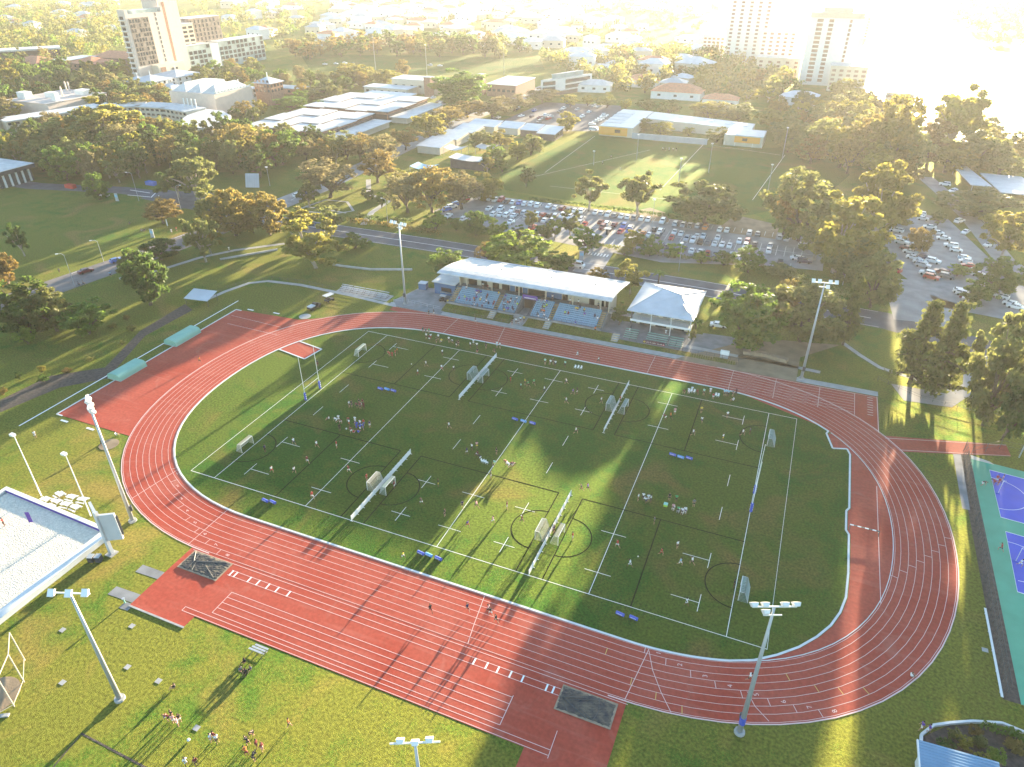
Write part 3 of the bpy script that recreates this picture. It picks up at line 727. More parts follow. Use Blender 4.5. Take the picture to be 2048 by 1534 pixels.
for row in [
 (1925,310,152,120,'tall','gold','very tall ragged tree on the river bank against the glare'),
 (1868,330,236,96,'broad','autumn','brown hazy tree left of the very tall riverside tree'),
 (1962,345,255,110,'broad','olive','domed hazy tree right of the very tall riverside tree'),
 (1900,345,275,100,'broad','gold','pale gold tree in front of the riverside trees'),
 (2005,360,295,76,'broad','olive','low bank tree at the right photo edge by the water'),
 (1790,345,190,96,'broad','gold','hazy gold tree below the river bend'),
 (1740,330,225,90,'broad','autumn','hazy amber tree below the tall white tower'),
 (1690,335,240,90,'broad','gold','hazy golden tree behind the sports oval'),
 (1640,318,235,80,'broad','olive','hazy olive tree behind the right end of the oval'),
 (1820,350,250,90,'broad','olive','hazy olive tree between the amber trees and the river'),
 (1760,370,290,80,'gum','gold','gold gum at the far end of the oval'),
 (1580,295,232,90,'broad','olive','hazy tree right of the orange school building'),
 (1545,262,215,80,'broad','gold','pale tree behind the right end of the orange building'),
 (1480,245,205,80,'broad','olive','olive tree behind the orange school building'),
 (1420,238,200,80,'broad','gold','light tree behind the middle of the orange building'),
 (1610,320,275,60,'broad','olive','lower olive tree beside the oval flood light'),
 (1435,285,250,60,'bush','olive','round bush in front of the orange building right wing'),
 (1290,262,236,36,'broad','olive','courtyard tree at the left in the orange building'),
 (1325,272,242,44,'broad','gold','courtyard tree at the middle of the orange building'),
 (1378,272,250,30,'bush','gold','small courtyard tree at the right of the orange building'),
 (1294,222,195,52,'bush','olive','round clipped tree left of the pair behind the school'),
 (1338,232,194,56,'bush','olive','round clipped tree right of the pair behind the school'),
 (1214,215,182,48,'bush','olive','pointed round tree at the top of the far car park'),
 (1252,218,196,34,'bush','gold','small round tree right of the far car park'),
 (1176,212,188,36,'bush','gold','small round tree behind the far car park'),
 (1142,215,186,44,'bush','gold','yellow round tree below the white office block'),
 (1135,262,222,44,'broad','gold','golden tree in the middle of the far car park'),
 (1420,228,215,60,'bush','olive','low hedge tree behind the orange building roof'),
 (920,212,136,126,'broad','green','enormous dark fig tree beside the low white roofs'),
 (935,236,200,80,'bare','autumn','rusty street tree in front of the fig tree'),
 (985,235,192,90,'bare','bare','brown street tree on the avenue by the far car park'),
 (1030,222,185,80,'bare','bare','brown street tree behind the far car park'),
 (1085,205,175,80,'bare','bare','grey brown street tree below the white office block'),
 (895,255,210,70,'bare','autumn','amber street tree beside the white roofs'),
 (855,280,222,85,'broad','gold','golden green tree on the avenue above the school roofs'),
 (810,300,252,70,'bare','autumn','orange street tree on the avenue'),
 (765,330,262,80,'bare','bare','thin brown street tree on the avenue'),
 (720,320,262,90,'bare','autumn','orange brown street tree before the white roofs'),
 (690,318,262,80,'broad','olive','olive street tree before the white roofs'),
 (1010,172,150,40,'bush','gold','light green tree right of the brick hall'),
 (960,300,258,50,'broad','olive','olive tree in the school roofs courtyard'),
 (1000,298,252,60,'bush','gold','yellow shrub tree in the school roofs courtyard'),
 (1062,310,262,66,'bush','olive','round olive tree at the corner of the oval'),
 (990,335,285,52,'broad','green','green tree right of the low dark building'),
 (1035,320,280,40,'broad','gold','gold tree left of the oval corner'),
 (975,350,305,34,'gum','gold','narrow gold tree behind the low dark building'),
 (1005,345,315,36,'bush','green','round green bush right of the low dark building'),
 (560,330,262,80,'broad','green','green tree under the front white roof'),
 (500,320,250,100,'broad','gold','golden tree left of the front white roof'),
 (470,330,240,90,'bare','autumn','rusty tree below the pale curved building'),
 (605,195,150,40,'palm','gold','palm tree behind the low white roofs'),
 (640,222,195,40,'palm','lime','palm tree beside the front white roofs'),
 (690,222,208,36,'palm','lime','palm tree poking up between the white roofs'),
 (580,225,190,70,'broad','green','dark green tree left of the rear white roof'),
 (640,198,170,80,'broad','olive','olive tree behind the rear white roof'),
 (715,170,130,90,'broad','gold','golden tree behind the grey sheds'),
 (680,172,138,60,'broad','olive','dark tree behind the grey sheds'),
 (770,165,138,60,'broad','gold','gold tree right of the grey sheds'),
 (805,152,118,34,'broad','autumn','tall amber tree on the far oval'),
 (255,232,185,90,'broad','gold','golden tree behind the curved white roof'),
 (300,215,168,90,'broad','olive','green gold tree below the pagoda roofs'),
 (200,300,190,150,'gum','gold','very big golden green gum before the curved building'),
 (150,310,225,110,'broad','olive','olive tree left of the very big gum'),
 (300,290,222,80,'gum','autumn','rusty gum in front of the curved building'),
 (250,320,240,80,'bare','bare','bare branched tree right of the very big gum'),
 (290,325,280,66,'dome','green','round domed dark tree in the middle of the wood'),
 (350,290,235,80,'gum','gold','gold tree near the end of the curved building'),
 ]: T(*row, group='trees beyond the road')
# woods: scattered individuals, each labelled by its rank from the left
def inpoly(x, y, pg):
    c = False; j = len(pg)-1
    for i in range(len(pg)):
        if (pg[i][1] > y) != (pg[j][1] > y) and x < (pg[j][0]-pg[i][0])*(y-pg[i][1])/(pg[j][1]-pg[i][1])+pg[i][0]: c = not c
        j = i
    return c
ORD = lambda n: '%d%s' % (n, 'th' if 10 <= n % 100 <= 20 else {1:'st',2:'nd',3:'rd'}.get(n % 10, 'th'))
AVOID = []                       # building footprints (x0,y0,x1,y1), filled before the woods are planted
def scatter(pixpoly, spacing, hr, wr, mix, where, group, far=False, limit=999, seed=1):
    r = random.Random(seed); pg = [tuple(G(u,v)[:2]) for u, v in pixpoly]
    xs = [p[0] for p in pg]; ys = [p[1] for p in pg]; pts = []
    A = (max(xs)-min(xs))*(max(ys)-min(ys)); tries = int(A/(spacing**2)*6)
    for _ in range(tries):
        x = r.uniform(min(xs), max(xs)); y = r.uniform(min(ys), max(ys))
        if not inpoly(x, y, pg): continue
        if any(a[0]-3 < x < a[2]+3 and a[1]-5 < y < a[3]+3 for a in AVOID): continue
        if abs(x+152) < 9 and y > 90: continue
        if any((x-p[0])**2+(y-p[1])**2 < spacing**2 for p in pts): continue
        pts.append((x, y))
        if len(pts) >= limit: break
    pts.sort(key=lambda p: P((p[0], p[1], 5))[0])
    cnt = {}
    for x, y in pts:
        k, c, nm = r.choice(mix); cnt[0] = cnt.get(0, 0)+1
        put_tree(x, y, r.uniform(*hr), r.uniform(*wr), k, c, '%s, %s tree from left in %s' % (nm, ORD(cnt[0]), where), group, far)
MIXW = [('gum','gold','golden gum'),('gum','olive','olive gum'),('broad','olive','olive round tree'),('broad','green','green round tree'),('broad','dark','dark round tree'),('bare','autumn','rusty thin tree'),('bare','bare','brown thin tree')]
MIXH = [('gum','gold','pale gold tree'),('broad','gold','gold round tree'),('broad','olive','olive round tree'),('bare','autumn','amber tree')]
# ------------------------------------------------------------------ people
def skin_mesh(name, verts, edges, radii, root, m, sub=1):
    me = D.meshes.new(name); me.from_pydata([tuple(v) for v in verts], edges, [])
    o = D.objects.new(name, me); COL.objects.link(o)
    o.modifiers.new('skin', 'SKIN')
    sv = me.skin_vertices[0].data
    for i, r_ in enumerate(radii): sv[i].radius = (r_, r_); sv[i].use_root = (i == root)
    if sub: s = o.modifiers.new('sub', 'SUBSURF'); s.levels = sub; s.render_levels = sub
    bpy.context.view_layer.update()
    dg = bpy.context.evaluated_depsgraph_get(); out = D.meshes.new_from_object(o.evaluated_get(dg))
    D.objects.remove(o); D.meshes.remove(me)
    out.materials.clear(); out.materials.append(m)
    out.polygons.foreach_set('use_smooth', [True]*len(out.polygons)); out.name = name
    return out
def pose(pel, chest, neck, head, L, R, aL, aR):
    return dict(pel=Vector(pel), chest=Vector(chest), neck=Vector(neck), head=Vector(head), leg=[[Vector(p) for p in L],[Vector(p) for p in R]], arm=[[Vector(p) for p in aL],[Vector(p) for p in aR]])
POSES = {
 'stand': pose((0,0,.95),(0,0,1.32),(0,0,1.50),(0,.02,1.66), [(-.10,0,.90),(-.11,.03,.50),(-.12,-.02,.08),(-.14,.14,.035)], [(.10,0,.90),(.11,.02,.50),(.13,-.02,.08),(.15,.14,.035)],
   [(-.19,0,1.42),(-.26,-.04,1.14),(-.27,.05,.90),(-.27,.07,.83)], [(.19,0,1.42),(.26,-.04,1.14),(.27,.05,.90),(.27,.07,.83)]),
 'run': pose((0,0,.93),(0,.10,1.29),(0,.15,1.46),(0,.20,1.61), [(-.10,.02,.90),(-.10,.38,.66),(-.10,.30,.25),(-.10,.44,.20)], [(.10,-.02,.90),(.10,-.10,.48),(.10,-.42,.22),(.10,-.40,.07)],
   [(-.19,.10,1.40),(-.27,-.16,1.20),(-.24,-.02,1.00),(-.23,.05,.97)], [(.19,.12,1.40),(.27,.18,1.14),(.22,.42,1.22),(.21,.48,1.26)]),
 'walk': pose((0,0,.94),(0,.02,1.31),(0,.03,1.49),(0,.05,1.65), [(-.10,0,.90),(-.10,.18,.50),(-.10,.26,.09),(-.11,.42,.06)], [(.10,0,.90),(.10,-.04,.49),(.11,-.30,.12),(.11,-.18,.03)],
   [(-.19,.02,1.41),(-.25,-.10,1.15),(-.26,-.10,.92),(-.26,-.08,.84)], [(.19,.02,1.41),(.25,.06,1.14),(.26,.22,.95),(.26,.27,.89)]),
 'bend': pose((0,-.18,.86),(0,.18,1.08),(0,.36,1.14),(0,.50,1.15), [(-.11,-.16,.82),(-.16,.10,.46),(-.16,-.10,.08),(-.17,.06,.035)], [(.11,-.16,.82),(.16,.02,.46),(.16,-.26,.08),(.17,-.10,.035)],
   [(-.19,.26,1.12),(-.26,.34,.86),(-.22,.44,.62),(-.21,.46,.55)], [(.19,.26,1.12),(.26,.34,.86),(.22,.44,.62),(.21,.46,.55)]),
 'sit': pose((0,0,.14),(0,-.06,.50),(0,-.04,.68),(0,0,.84), [(-.10,.05,.13),(-.17,.40,.42),(-.15,.62,.08),(-.15,.76,.05)], [(.10,.05,.13),(.17,.40,.42),(.15,.62,.08),(.15,.76,.05)],
   [(-.19,-.04,.60),(-.28,.04,.36),(-.22,.26,.36),(-.21,.33,.38)], [(.19,-.04,.60),(.28,.04,.36),(.22,.26,.36),(.21,.33,.38)]),
 'seat': pose((0,0,.50),(0,-.05,.86),(0,-.03,1.04),(0,.01,1.20), [(-.10,.06,.50),(-.12,.44,.50),(-.12,.44,.09),(-.13,.58,.05)], [(.10,.06,.50),(.12,.44,.50),(.12,.44,.09),(.13,.58,.05)],
   [(-.19,-.03,.96),(-.26,.04,.70),(-.18,.28,.60),(-.16,.35,.58)], [(.19,-.03,.96),(.26,.04,.70),(.18,.28,.60),(.16,.35,.58)]),
}
VERB = {'stand': 'standing', 'run': 'running', 'walk': 'walking', 'bend': 'bending', 'sit': 'sitting', 'seat': 'sitting'}
def person_meshes(k):
    p = POSES[k]; V = [p['pel'], (p['pel']+p['chest'])/2, p['chest'], p['neck']]; R_ = [.115,.105,.125,.052]; E = [(0,1),(1,2),(2,3)]
    up = (p['head']-p['neck']).normalized(); fw = Vector((0,1,0))
    V += [p['head']-up*.05, p['head']+up*.04, p['head']+up*.10]; R_ += [.078,.092,.062]; E += [(3,4),(4,5),(5,6)]
    V += [p['head']-up*.03+fw*.105]; R_ += [.016]; E += [(4,7)]
    for i in (0,1):
        l = p['leg'][i]; o = len(V); V += l; R_ += [.088,.060,.042,.036]; E += [(0,o),(o,o+1),(o+1,o+2),(o+2,o+3)]
        a = p['arm'][i]; o = len(V); V += a; R_ += [.055,.042,.029,.032]; E += [(2,o),(o,o+1),(o+1,o+2),(o+2,o+3)]
        d = (a[3]-a[2]).normalized(); sd = d.cross(Vector((1,0,0))); sd = sd.normalized() if sd.length > .1 else Vector((0,1,0)); out = Vector((-1 if i == 0 else 1,0,0))
        for q, (off, ln_) in enumerate(((-.026,.060),(-.009,.074),(.009,.070),(.026,.054))):
            f0 = a[3]+d*.03+sd*off; f1 = f0+d*ln_*.55; f2 = f1+(d*.8-out*.6).normalized()*ln_*.5
            o2 = len(V); V += [f1, f2]; R_ += [.009,.007]; E += [(o+3,o2),(o2,o2+1)]
        t0 = a[2]+(a[3]-a[2])*.6; th1 = t0+sd*.05-out*.01; th2 = th1+(d*.8+sd*.3).normalized()*.035
        o2 = len(V); V += [th1, th2]; R_ += [.010,.008]; E += [(o+3,o2),(o2,o2+1)]
    body = skin_mesh('person', V, E, R_, 0, M['skin'])
    V = [p['pel']+(p['chest']-p['pel'])*.12, (p['pel']+p['chest'])/2, p['chest'], p['chest']+(p['neck']-p['chest'])*.72]; R_ = [.150,.138,.155,.085]; E = [(0,1),(1,2),(2,3)]
    for i in (0,1):
        a = p['arm'][i]; o = len(V); V += [a[0], a[0]+(a[1]-a[0])*.62]; R_ += [.078,.068]; E += [(2,o),(o,o+1)]
    shirt = skin_mesh('shirt', V, E, R_, 0, CLOTH['white'])
    V = [p['pel']+Vector((0,0,.06)), p['pel']]; R_ = [.140,.148]; E = [(0,1)]
    for i in (0,1):
        l = p['leg'][i]; o = len(V); V += [l[0], l[0]+(l[1]-l[0])*.80]; R_ += [.118,.092]; E += [(1,o),(o,o+1)]
    shorts = skin_mesh('shorts', V, E, R_, 0, CLOTH['black'])
    hd = MB(); c = p['head']+up*.065-fw*.015; n = 10
    for j in range(5):
        a = -0.35+j*(PI/2+0.35)/4
        for q in range(n):
            t = 2*PI*q/n; hd.v.append((c.x+.100*math.cos(a)*math.cos(t), c.y+.112*math.cos(a)*math.sin(t), c.z+.098*math.sin(a)))
    for j in range(4):
        for q in range(n): hd.f.append((j*n+q, j*n+(q+1)%n, (j+1)*n+(q+1)%n, (j+1)*n+q)); hd.m.append(0)
    hair = meshof(hd, 'hair', M['hair'], True)
    return body, shirt, shorts, hair
PM = {k: person_meshes(k) for k in POSES}
def person(x, y, ps, shirt, shorts, label, rz=0.0, group=None, z=0.02, size=1.1):
    b_, s_, t_, h_ = PM[ps]; sk = M['skin'] if RN.random() < .72 else M['skind']
    o = inst(b_, 'person', loc=(x, y, z), rz=rz, mats=[sk]); o.scale = (size,)*3
    tag(o, label, 'person', group)
    inst(s_, 'shirt', o, mats=[CLOTH[shirt]]); inst(t_, 'shorts', o, mats=[CLOTH[shorts]]); inst(h_, 'hair', o, mats=[M['hair'] if RN.random() < .7 else M['hairb']])
    return o
AB = dict(w='white', k='black', n='navy', r='red', m='maroon', b='royal blue', y='yellow', o='orange', g='green', t='mint', p='purple', i='pink', l='lime', d='dark green', s='light blue', e='grey')
def ppl(rows, group, z=0.02):
    for u, v, c, ps, rz, where in rows:
        g = G(u, v); sh, st = AB[c[0]], AB[c[1]]
        person(g.x, g.y, ps, sh, st, 'person in %s top %s %s' % (sh, VERB[ps], where), rad(rz)+RN.uniform(-.3,.3), group, z)
# far left mini pitch and touchline
ppl([(779,712,'rr','bend',80,'at the left of the red huddle by the far goal'),(785,716,'rr','stand',200,'in the middle of the red huddle'),(791,712,'rm','stand',290,'behind the red huddle'),(795,708,'om','stand',120,'at the right of the red huddle'),
 (885,711,'wk','stand',90,'alone near the far touchline left of the far net'),(853,734,'wk','run',100,'on the far left pitch centre'),(884,742,'wr','run',60,'left of the far 22 line'),(907,743,'wk','run',250,'beside the black semicircle of the far left net'),(836,751,'wr','walk',100,'nearest the black mid line of the far left pitch'),
 ], 'players on the far left pitch')
ppl([(846,663,'dk','seat',200,'at the left of the green trio on kerb'),(852,665,'dk','seat',200,'amid the green trio on the kerb'),(858,665,'gk','seat',200,'at the right of the dark green trio on the kerb'),
 (853,678,'wk','stand',190,'at the left of the touchline trio'),(859,682,'mw','stand',180,'in the touchline trio, with maroon top'),(862,679,'wr','stand',200,'at the right of the touchline trio'),
 (873,686,'kk','stand',100,'beside the yellow vest on the far touchline'),(877,680,'wk','stand',210,'behind the yellow vest on the far touchline'),(883,683,'yw','sit',160,'on the far touchline, the only yellow one'),
 (898,685,'wk','stand',180,'left in the waiting group at the far touchline'),(905,687,'wn','bend',180,'middle of the waiting group at the far touchline'),(913,694,'kw','stand',160,'right of the waiting group at the far touchline'),(917,692,'kk','stand',180,'at the far right of the waiting group'),
 (941,696,'wk','stand',150,'left of the cluster above the far left net'),(947,690,'ww','stand',190,'at the back of the cluster above the far left net'),(954,697,'wk','stand',200,'right of the cluster above the far left net'),(955,703,'kr','sit',180,'in front of the cluster above the far left net'),
 (972,697,'kk','stand',170,'alone in dark kit near the far kerb'),(994,695,'ws','stand',200,'on the far kerb, left of two'),(1000,697,'wk','stand',150,'on the far kerb, right of two'),(989,706,'mk','bend',180,'at the top end of the far left net')],
 'people waiting along the far touchline')
ppl([(699,815,'wk','stand',100,'left of the dark huddle'),(704,814,'kn','stand',260,'next to the white shirt left of the dark huddle'),
 (715,816,'mk','bend',90,'at the left in the dark maroon huddle'),(721,818,'mk','stand',200,'at the front of the dark maroon huddle'),(728,818,'mm','stand',250,'at the right of the dark maroon huddle'),(719,811,'km','stand',160,'at the back left of the dark maroon huddle'),(726,811,'mk','stand',190,'at the back right of the dark maroon huddle'),(722,814,'iw','bend',180,'inside the dark maroon huddle'),
 (658,839,'wk','sit',120,'at the far left of the blue team gathering'),(673,845,'ww','bend',100,'second from left at the gathering, bent forward'),(678,843,'ww','stand',220,'beside the bent white player at the gathering'),(682,848,'mw','bend',240,'right of the bent white player'),
 (680,862,'kk','stand',30,'in front of the gathering at left'),(699,852,'wo','stand',160,'the one in orange shorts left of the blue cluster'),(698,844,'rk','bend',180,'behind the orange shorts'),(711,846,'ww','stand',200,'standing tall behind the blue cluster'),
 (703,866,'mw','bend',60,'crouched at the lower left of the blue cluster'),(708,866,'rw','sit',20,'crouched at the foot of the blue cluster'),(714,860,'bb','stand',60,'at the left of the blue cluster'),(721,862,'bw','stand',20,'at the front of the blue cluster'),(727,860,'bb','stand',300,'at the right of the blue cluster'),(717,866,'bb','sit',0,'on the grass in the front of the blue cluster'),(721,853,'wb','stand',190,'in the middle of the blue cluster, wearing white'),(728,852,'rb','stand',220,'behind the blue cluster at the right'),(714,853,'bb','bend',150,'at the back left of the blue cluster'),(724,857,'sb','bend',220,'pale blue shirt deep in the blue cluster'),
 (740,855,'nw','stand',230,'apart at the right of the blue cluster'),
 (899,858,'wk','run',100,'alone in the middle of the field left of halfway'),(934,909,'nw','walk',80,'left of the centre group near halfway'),(944,901,'wk','stand',160,'at the back left of the centre group'),(955,909,'mw','sit',150,'sitting front of the centre group'),(954,897,'iy','stand',200,'at the back of the centre group in yellow shorts'),
 (960,920,'kw','bend',90,'left of the three white chairs at halfway'),(993,909,'kk','stand',140,'alone left of the halfway line'),(989,927,'tl','sit',180,'squatting on the halfway line in mint'),
 (1012,930,'mw','bend',100,'left in the pale huddle right of halfway'),(1017,935,'ww','bend',90,'second in the pale huddle right of halfway'),(1022,934,'mk','bend',270,'third in the pale huddle right of halfway'),(1026,935,'iw','bend',270,'right end of the pale huddle right of halfway')],
 'people gathered on the middle of the field')
ppl([(1042,779,'tk','stand',120,'left of the green players'),(1050,770,'yk','stand',150,'behind the green players'),(1057,775,'gk','run',90,'in the middle of the green players'),(1068,771,'gk','run',60,'at the right of the green players'),(1021,766,'rr','stand',270,'guarding the far left net on its right side'),
 (1088,785,'wn','run',280,'on the halfway line in the far half'),(1133,769,'wn','run',100,'right of halfway near the far touchline'),(1145,790,'pk','run',280,'the purple one in the far middle pitch'),(1154,788,'kw','stand',100,'beside the purple player'),(1133,808,'wk','run',90,'below the purple player'),(1202,807,'wk','walk',260,'left of the far right net'),(1240,805,'rk','stand',90,'behind the far right net'),(1151,868,'wk','run',280,'alone in the centre right of the field'),
 (1090,729,'tk','stand',190,'at the left on the far touchline by halfway'),(1101,728,'wk','seat',180,'left in the row by halfway at the far side'),(1106,729,'kk','stand',180,'middle of the row by halfway at the far side'),(1111,730,'wn','seat',180,'right in the row by halfway at the far side'),(1130,734,'tk','stand',180,'alone between the row and the white chairs'),
 (1154,714,'ww','run',260,'on the back straight, left of two runners'),(1196,726,'wk','run',260,'on the back straight, right of two runners'),
 (1330,839,'mw','bend',90,'left in the trio at the right 22 line'),(1341,839,'ok','run',80,'the orange one of the trio at the right 22 line'),(1349,829,'iw','stand',200,'at the back of the trio at the right 22 line'),
 (1402,826,'yk','stand',200,'the yellow one on the far right mid line'),(1403,846,'wn','run',180,'in front of the yellow one on the far right pitch'),(1454,836,'wk','stand',200,'near the far right corner'),(1385,872,'wk','run',270,'left of the far right mid line'),(1445,881,'wy','stand',250,'white with yellow shorts on the far right pitch'),(1484,872,'wk','run',260,'at the edge of the far right goal circle'),(1499,869,'ek','stand',90,'inside the far right goal circle'),
 (1367,788,'mk','bend',200,'left end of the far right bench'),(1377,785,'ww','seat',180,'on the left white chairs at the far right bench'),(1384,782,'wm','seat',180,'on the middle of the far right bench'),(1394,788,'mk','seat',200,'in maroon right of the white chairs'),(1407,790,'tk','stand',180,'mint shirt at the far right bench'),(1420,788,'ww','stand',190,'tall at the back of the far right bench'),(1426,796,'rw','seat',180,'red shirt before the second chairs at far right'),(1448,792,'sk','stand',180,'first of three pale blue ones at far right'),(1452,792,'sn','stand',180,'second of three pale blue ones at far right'),(1456,793,'sk','stand',180,'third of three pale blue ones at far right'),(1465,793,'ek','stand',150,'right of the pale blue trio'),(1471,791,'mk','stand',200,'at the right end of the far right bench'),(1467,801,'ww','sit',120,'before the far right bench')],
 'people on the far half of the field')
ppl([(589,890,'wn','run',80,'near the T mark of the left goal'),(635,896,'wm','run',90,'left of the near left mid line'),(674,896,'rw','stand',100,'right of the near left mid line top'),(531,904,'nk','stand',280,'keeping the near left goal'),(616,927,'mw','run',80,'beside the near left mid line'),(544,946,'wr','run',250,'lower left of the near left pitch'),(589,947,'wk','run',270,'left of the near left mid line bottom'),(699,946,'mw','run',100,'by the near left 22 line'),(734,962,'rr','stand',260,'behind the near left net goal'),(789,977,'mw','stand',280,'in front of the goal right of the near left net'),(626,998,'rw','run',80,'lowest of the near left pitch'),
 (877,973,'ky','stand',100,'in yellow socks beside the cross mark'),(844,1010,'kw','run',100,'right of the near left net circle'),(890,1033,'kk','stand',90,'near the lower cross of the near middle pitch'),(925,1016,'nk','walk',200,'at the halfway line in the near half'),(982,957,'kw','stand',110,'on the halfway line above the black line'),(954,1017,'ik','run',90,'sunlit right of halfway'),(1014,1018,'mw','stand',280,'sunlit beside the right cross mark'),(935,1055,'pr','run',250,'the purple one on the sunny halfway line'),(985,1047,'iw','run',260,'sunlit below the halfway group'),(1043,1046,'mk','run',270,'inside the circle of the near right net'),
 (1163,983,'km','run',80,'at the top of the near right net, left of two'),(1176,982,'pk','run',100,'at the top of the near right net, right of two'),(1108,1066,'nk','stand',80,'between the two near right goals'),(1145,1080,'rw','stand',100,'right of the near right net goal'),
 (806,1118,'yw','run',290,'on the touchline grass beside the front straight')], 'players on the near half of the field')
ppl([(1276,1002,'wk','stand',100,'at the left of the white huddle'),(1286,1000,'wn','stand',180,'second in the white huddle'),(1291,1006,'wn','bend',90,'front of the white huddle'),(1296,1003,'ww','stand',200,'fourth in the white huddle'),(1301,1005,'wn','stand',260,'right end of the white huddle'),
 (1338,1001,'kk','stand',170,'behind the lime crate on the right pitch'),(1352,1004,'gk','stand',180,'right of the lime crate at the back'),(1346,1018,'ik','seat',180,'left in the seated row on the right pitch'),(1356,1023,'gk','seat',180,'second in the seated row on the right pitch'),(1364,1026,'wk','seat',180,'third in the seated row on the right pitch'),(1370,1024,'wn','seat',180,'right in the seated row on the right pitch'),(1387,1013,'ek','stand',200,'right of the seated row'),
 (1308,1048,'ek','stand',90,'by the near right mid line'),(1235,1096,'rw','run',80,'right of the right 22 line in red and white'),(1321,1111,'rr','run',260,'red one by the near right mid line'),(1260,1135,'ww','run',80,'chasing the ball at the 22 line'),(1354,1097,'wk','stand',250,'above the T mark on the near right pitch'),(1359,1131,'sw','run',260,'left below the T mark on the near right pitch'),(1384,1130,'wk','run',80,'right below the T mark on the near right pitch'),(1372,1211,'ww','walk',260,'on the lowest T mark of the near right pitch'),(1467,1175,'kk','stand',90,'keeping the near right goal')], 'people on the near right of the field')
ppl([(862,1226,'km','run',60,'leftmost of the joggers on the front straight'),(936,1224,'nm','run',60,'second of the joggers on the front straight'),(982,1232,'kw','run',70,'in the pair of joggers on the front straight'),(979,1226,'ik','run',70,'behind the pair of joggers on the front straight'),(993,1247,'kk','run',70,'rightmost of the joggers on the front straight'),(1497,1362,'wk','run',250,'on the bend in front of the light tower'),
 (858,632,'kk','walk',80,'on the back straight, left of two near the stand'),(868,631,'kw','walk',80,'on the back straight, right of two near the stand'),(951,647,'ew','walk',250,'on the edge of the track before the stand'),(401,727,'ok','run',80,'alone on the red area of the left bend'),(636,733,'km','stand',250,'beside the left rugby post')], 'people on the running track', 0.04)
ppl([(72,876,'ww','stand',250,'alone on the grass left of the red area'),(205,892,'kk','bend',60,'in the throwing circle'),(232,871,'ws','sit',300,'lying back at the edge of the red area'),
 (482,1342,'ek','sit',250,'first of four resting under the small bench shadow'),(492,1346,'kk','sit',200,'second of four resting near the small bench'),(502,1340,'ek','sit',160,'right of four resting near the small bench'),(490,1325,'kk','sit',180,'back of four resting near the small bench'),
 (350,1376,'kk','sit',120,'alone in dark kit on the lower left grass'),
 (338,1441,'mk','bend',110,'left in the lower left huddle'),(349,1447,'iw','stand',40,'front of the lower left huddle'),(357,1452,'iw','stand',330,'right front of the lower left huddle'),(361,1445,'kw','stand',260,'right of the lower left huddle'),(346,1437,'kk','stand',180,'back of the lower left huddle'),
 (424,1484,'ww','stand',90,'left of the white pair at the bottom'),(436,1486,'wk','stand',270,'right of the white pair at the bottom'),(430,1480,'mw','stand',180,'maroon between the white pair at the bottom'),(374,1532,'ww','stand',60,'at the bottom edge in white'),(394,1532,'mk','stand',60,'at the bottom edge in maroon'),
 (506,1472,'kk','bend',200,'top of the bottom chain of people'),(497,1489,'kk','bend',80,'left of the bottom chain of people'),(515,1496,'mk','stand',300,'middle of the bottom chain of people'),(526,1502,'mi','stand',260,'right end of the bottom chain of people'),(494,1510,'om','bend',70,'orange one left in the bottom chain'),(509,1520,'kk','bend',20,'lowest of the bottom chain of people'),
 (579,1454,'ok','walk',300,'alone in orange on the bottom grass'),
 (1841,1460,'pw','walk',100,'left of the purple pair by the garden'),(1855,1466,'pw','walk',100,'right of the purple pair by the garden'),(1822,1354,'wk','sit',300,'stretching at the outer edge of the bend')], 'people on the grass outside the track')
ppl([(3,1050,'ok','stand',100,'on the sand court at the very left edge'),(13,1058,'rk','stand',120,'on the sand court near the left edge'),(3,1073,'kk','run',60,'on the sand court below the other two')], 'players on the sand court', 0.75)
ppl([(1964,972,'kw','bend',250,'beside the upper netball court'),(1986,969,'rr','bend',90,'left in the red huddle on the netball court'),(1991,965,'rw','stand',180,'top of the red huddle on the netball court'),(1995,971,'rr','stand',30,'front of the red huddle on the netball court'),(2002,965,'iw','stand',250,'right of the red huddle on the netball court'),(2000,1103,'rn','run',60,'beside the lower netball court'),(2037,1133,'ww','run',200,'on the lower netball court')], 'netball players', 0.03)
ppl([(284,462,'iw','sit',200,'on the left lawn, left of the picnic pair'),(290,462,'nk','sit',160,'on the left lawn, right of the picnic pair'),(260,448,'ek','sit',180,'alone on the left lawn above the picnic pair'),(344,467,'ww','stand',200,'at the tip of the left lawn'),(354,463,'rk','walk',60,'on the lawn tip beside the brown road'),(120,547,'ek','walk',240,'on the verge by the red car'),(222,554,'sn','walk',60,'at the lower edge of the brown road'),(459,503,'ww','walk',60,'on the footpath below the gum trees'),(319,398,'wk','stand',180,'beside the blue tarp near the roundabout')], 'people in the park')
ppl([(1325,302,'wk','stand',180,'first in the row on the far oval'),(1331,302,'ek','stand',180,'second in the row on the far oval'),(1338,302,'ww','stand',180,'third in the row on the far oval'),(1346,303,'wk','stand',180,'fourth in the row on the far oval'),(1352,303,'kw','stand',180,'last in the row on the far oval'),(1241,342,'ww','run',90,'alone on the sports oval by the tall gum'),(1205,330,'wk','run',90,'left on the sports oval'),(1222,318,'wk','run',200,'far left on the sports oval')], 'people on the sports oval')
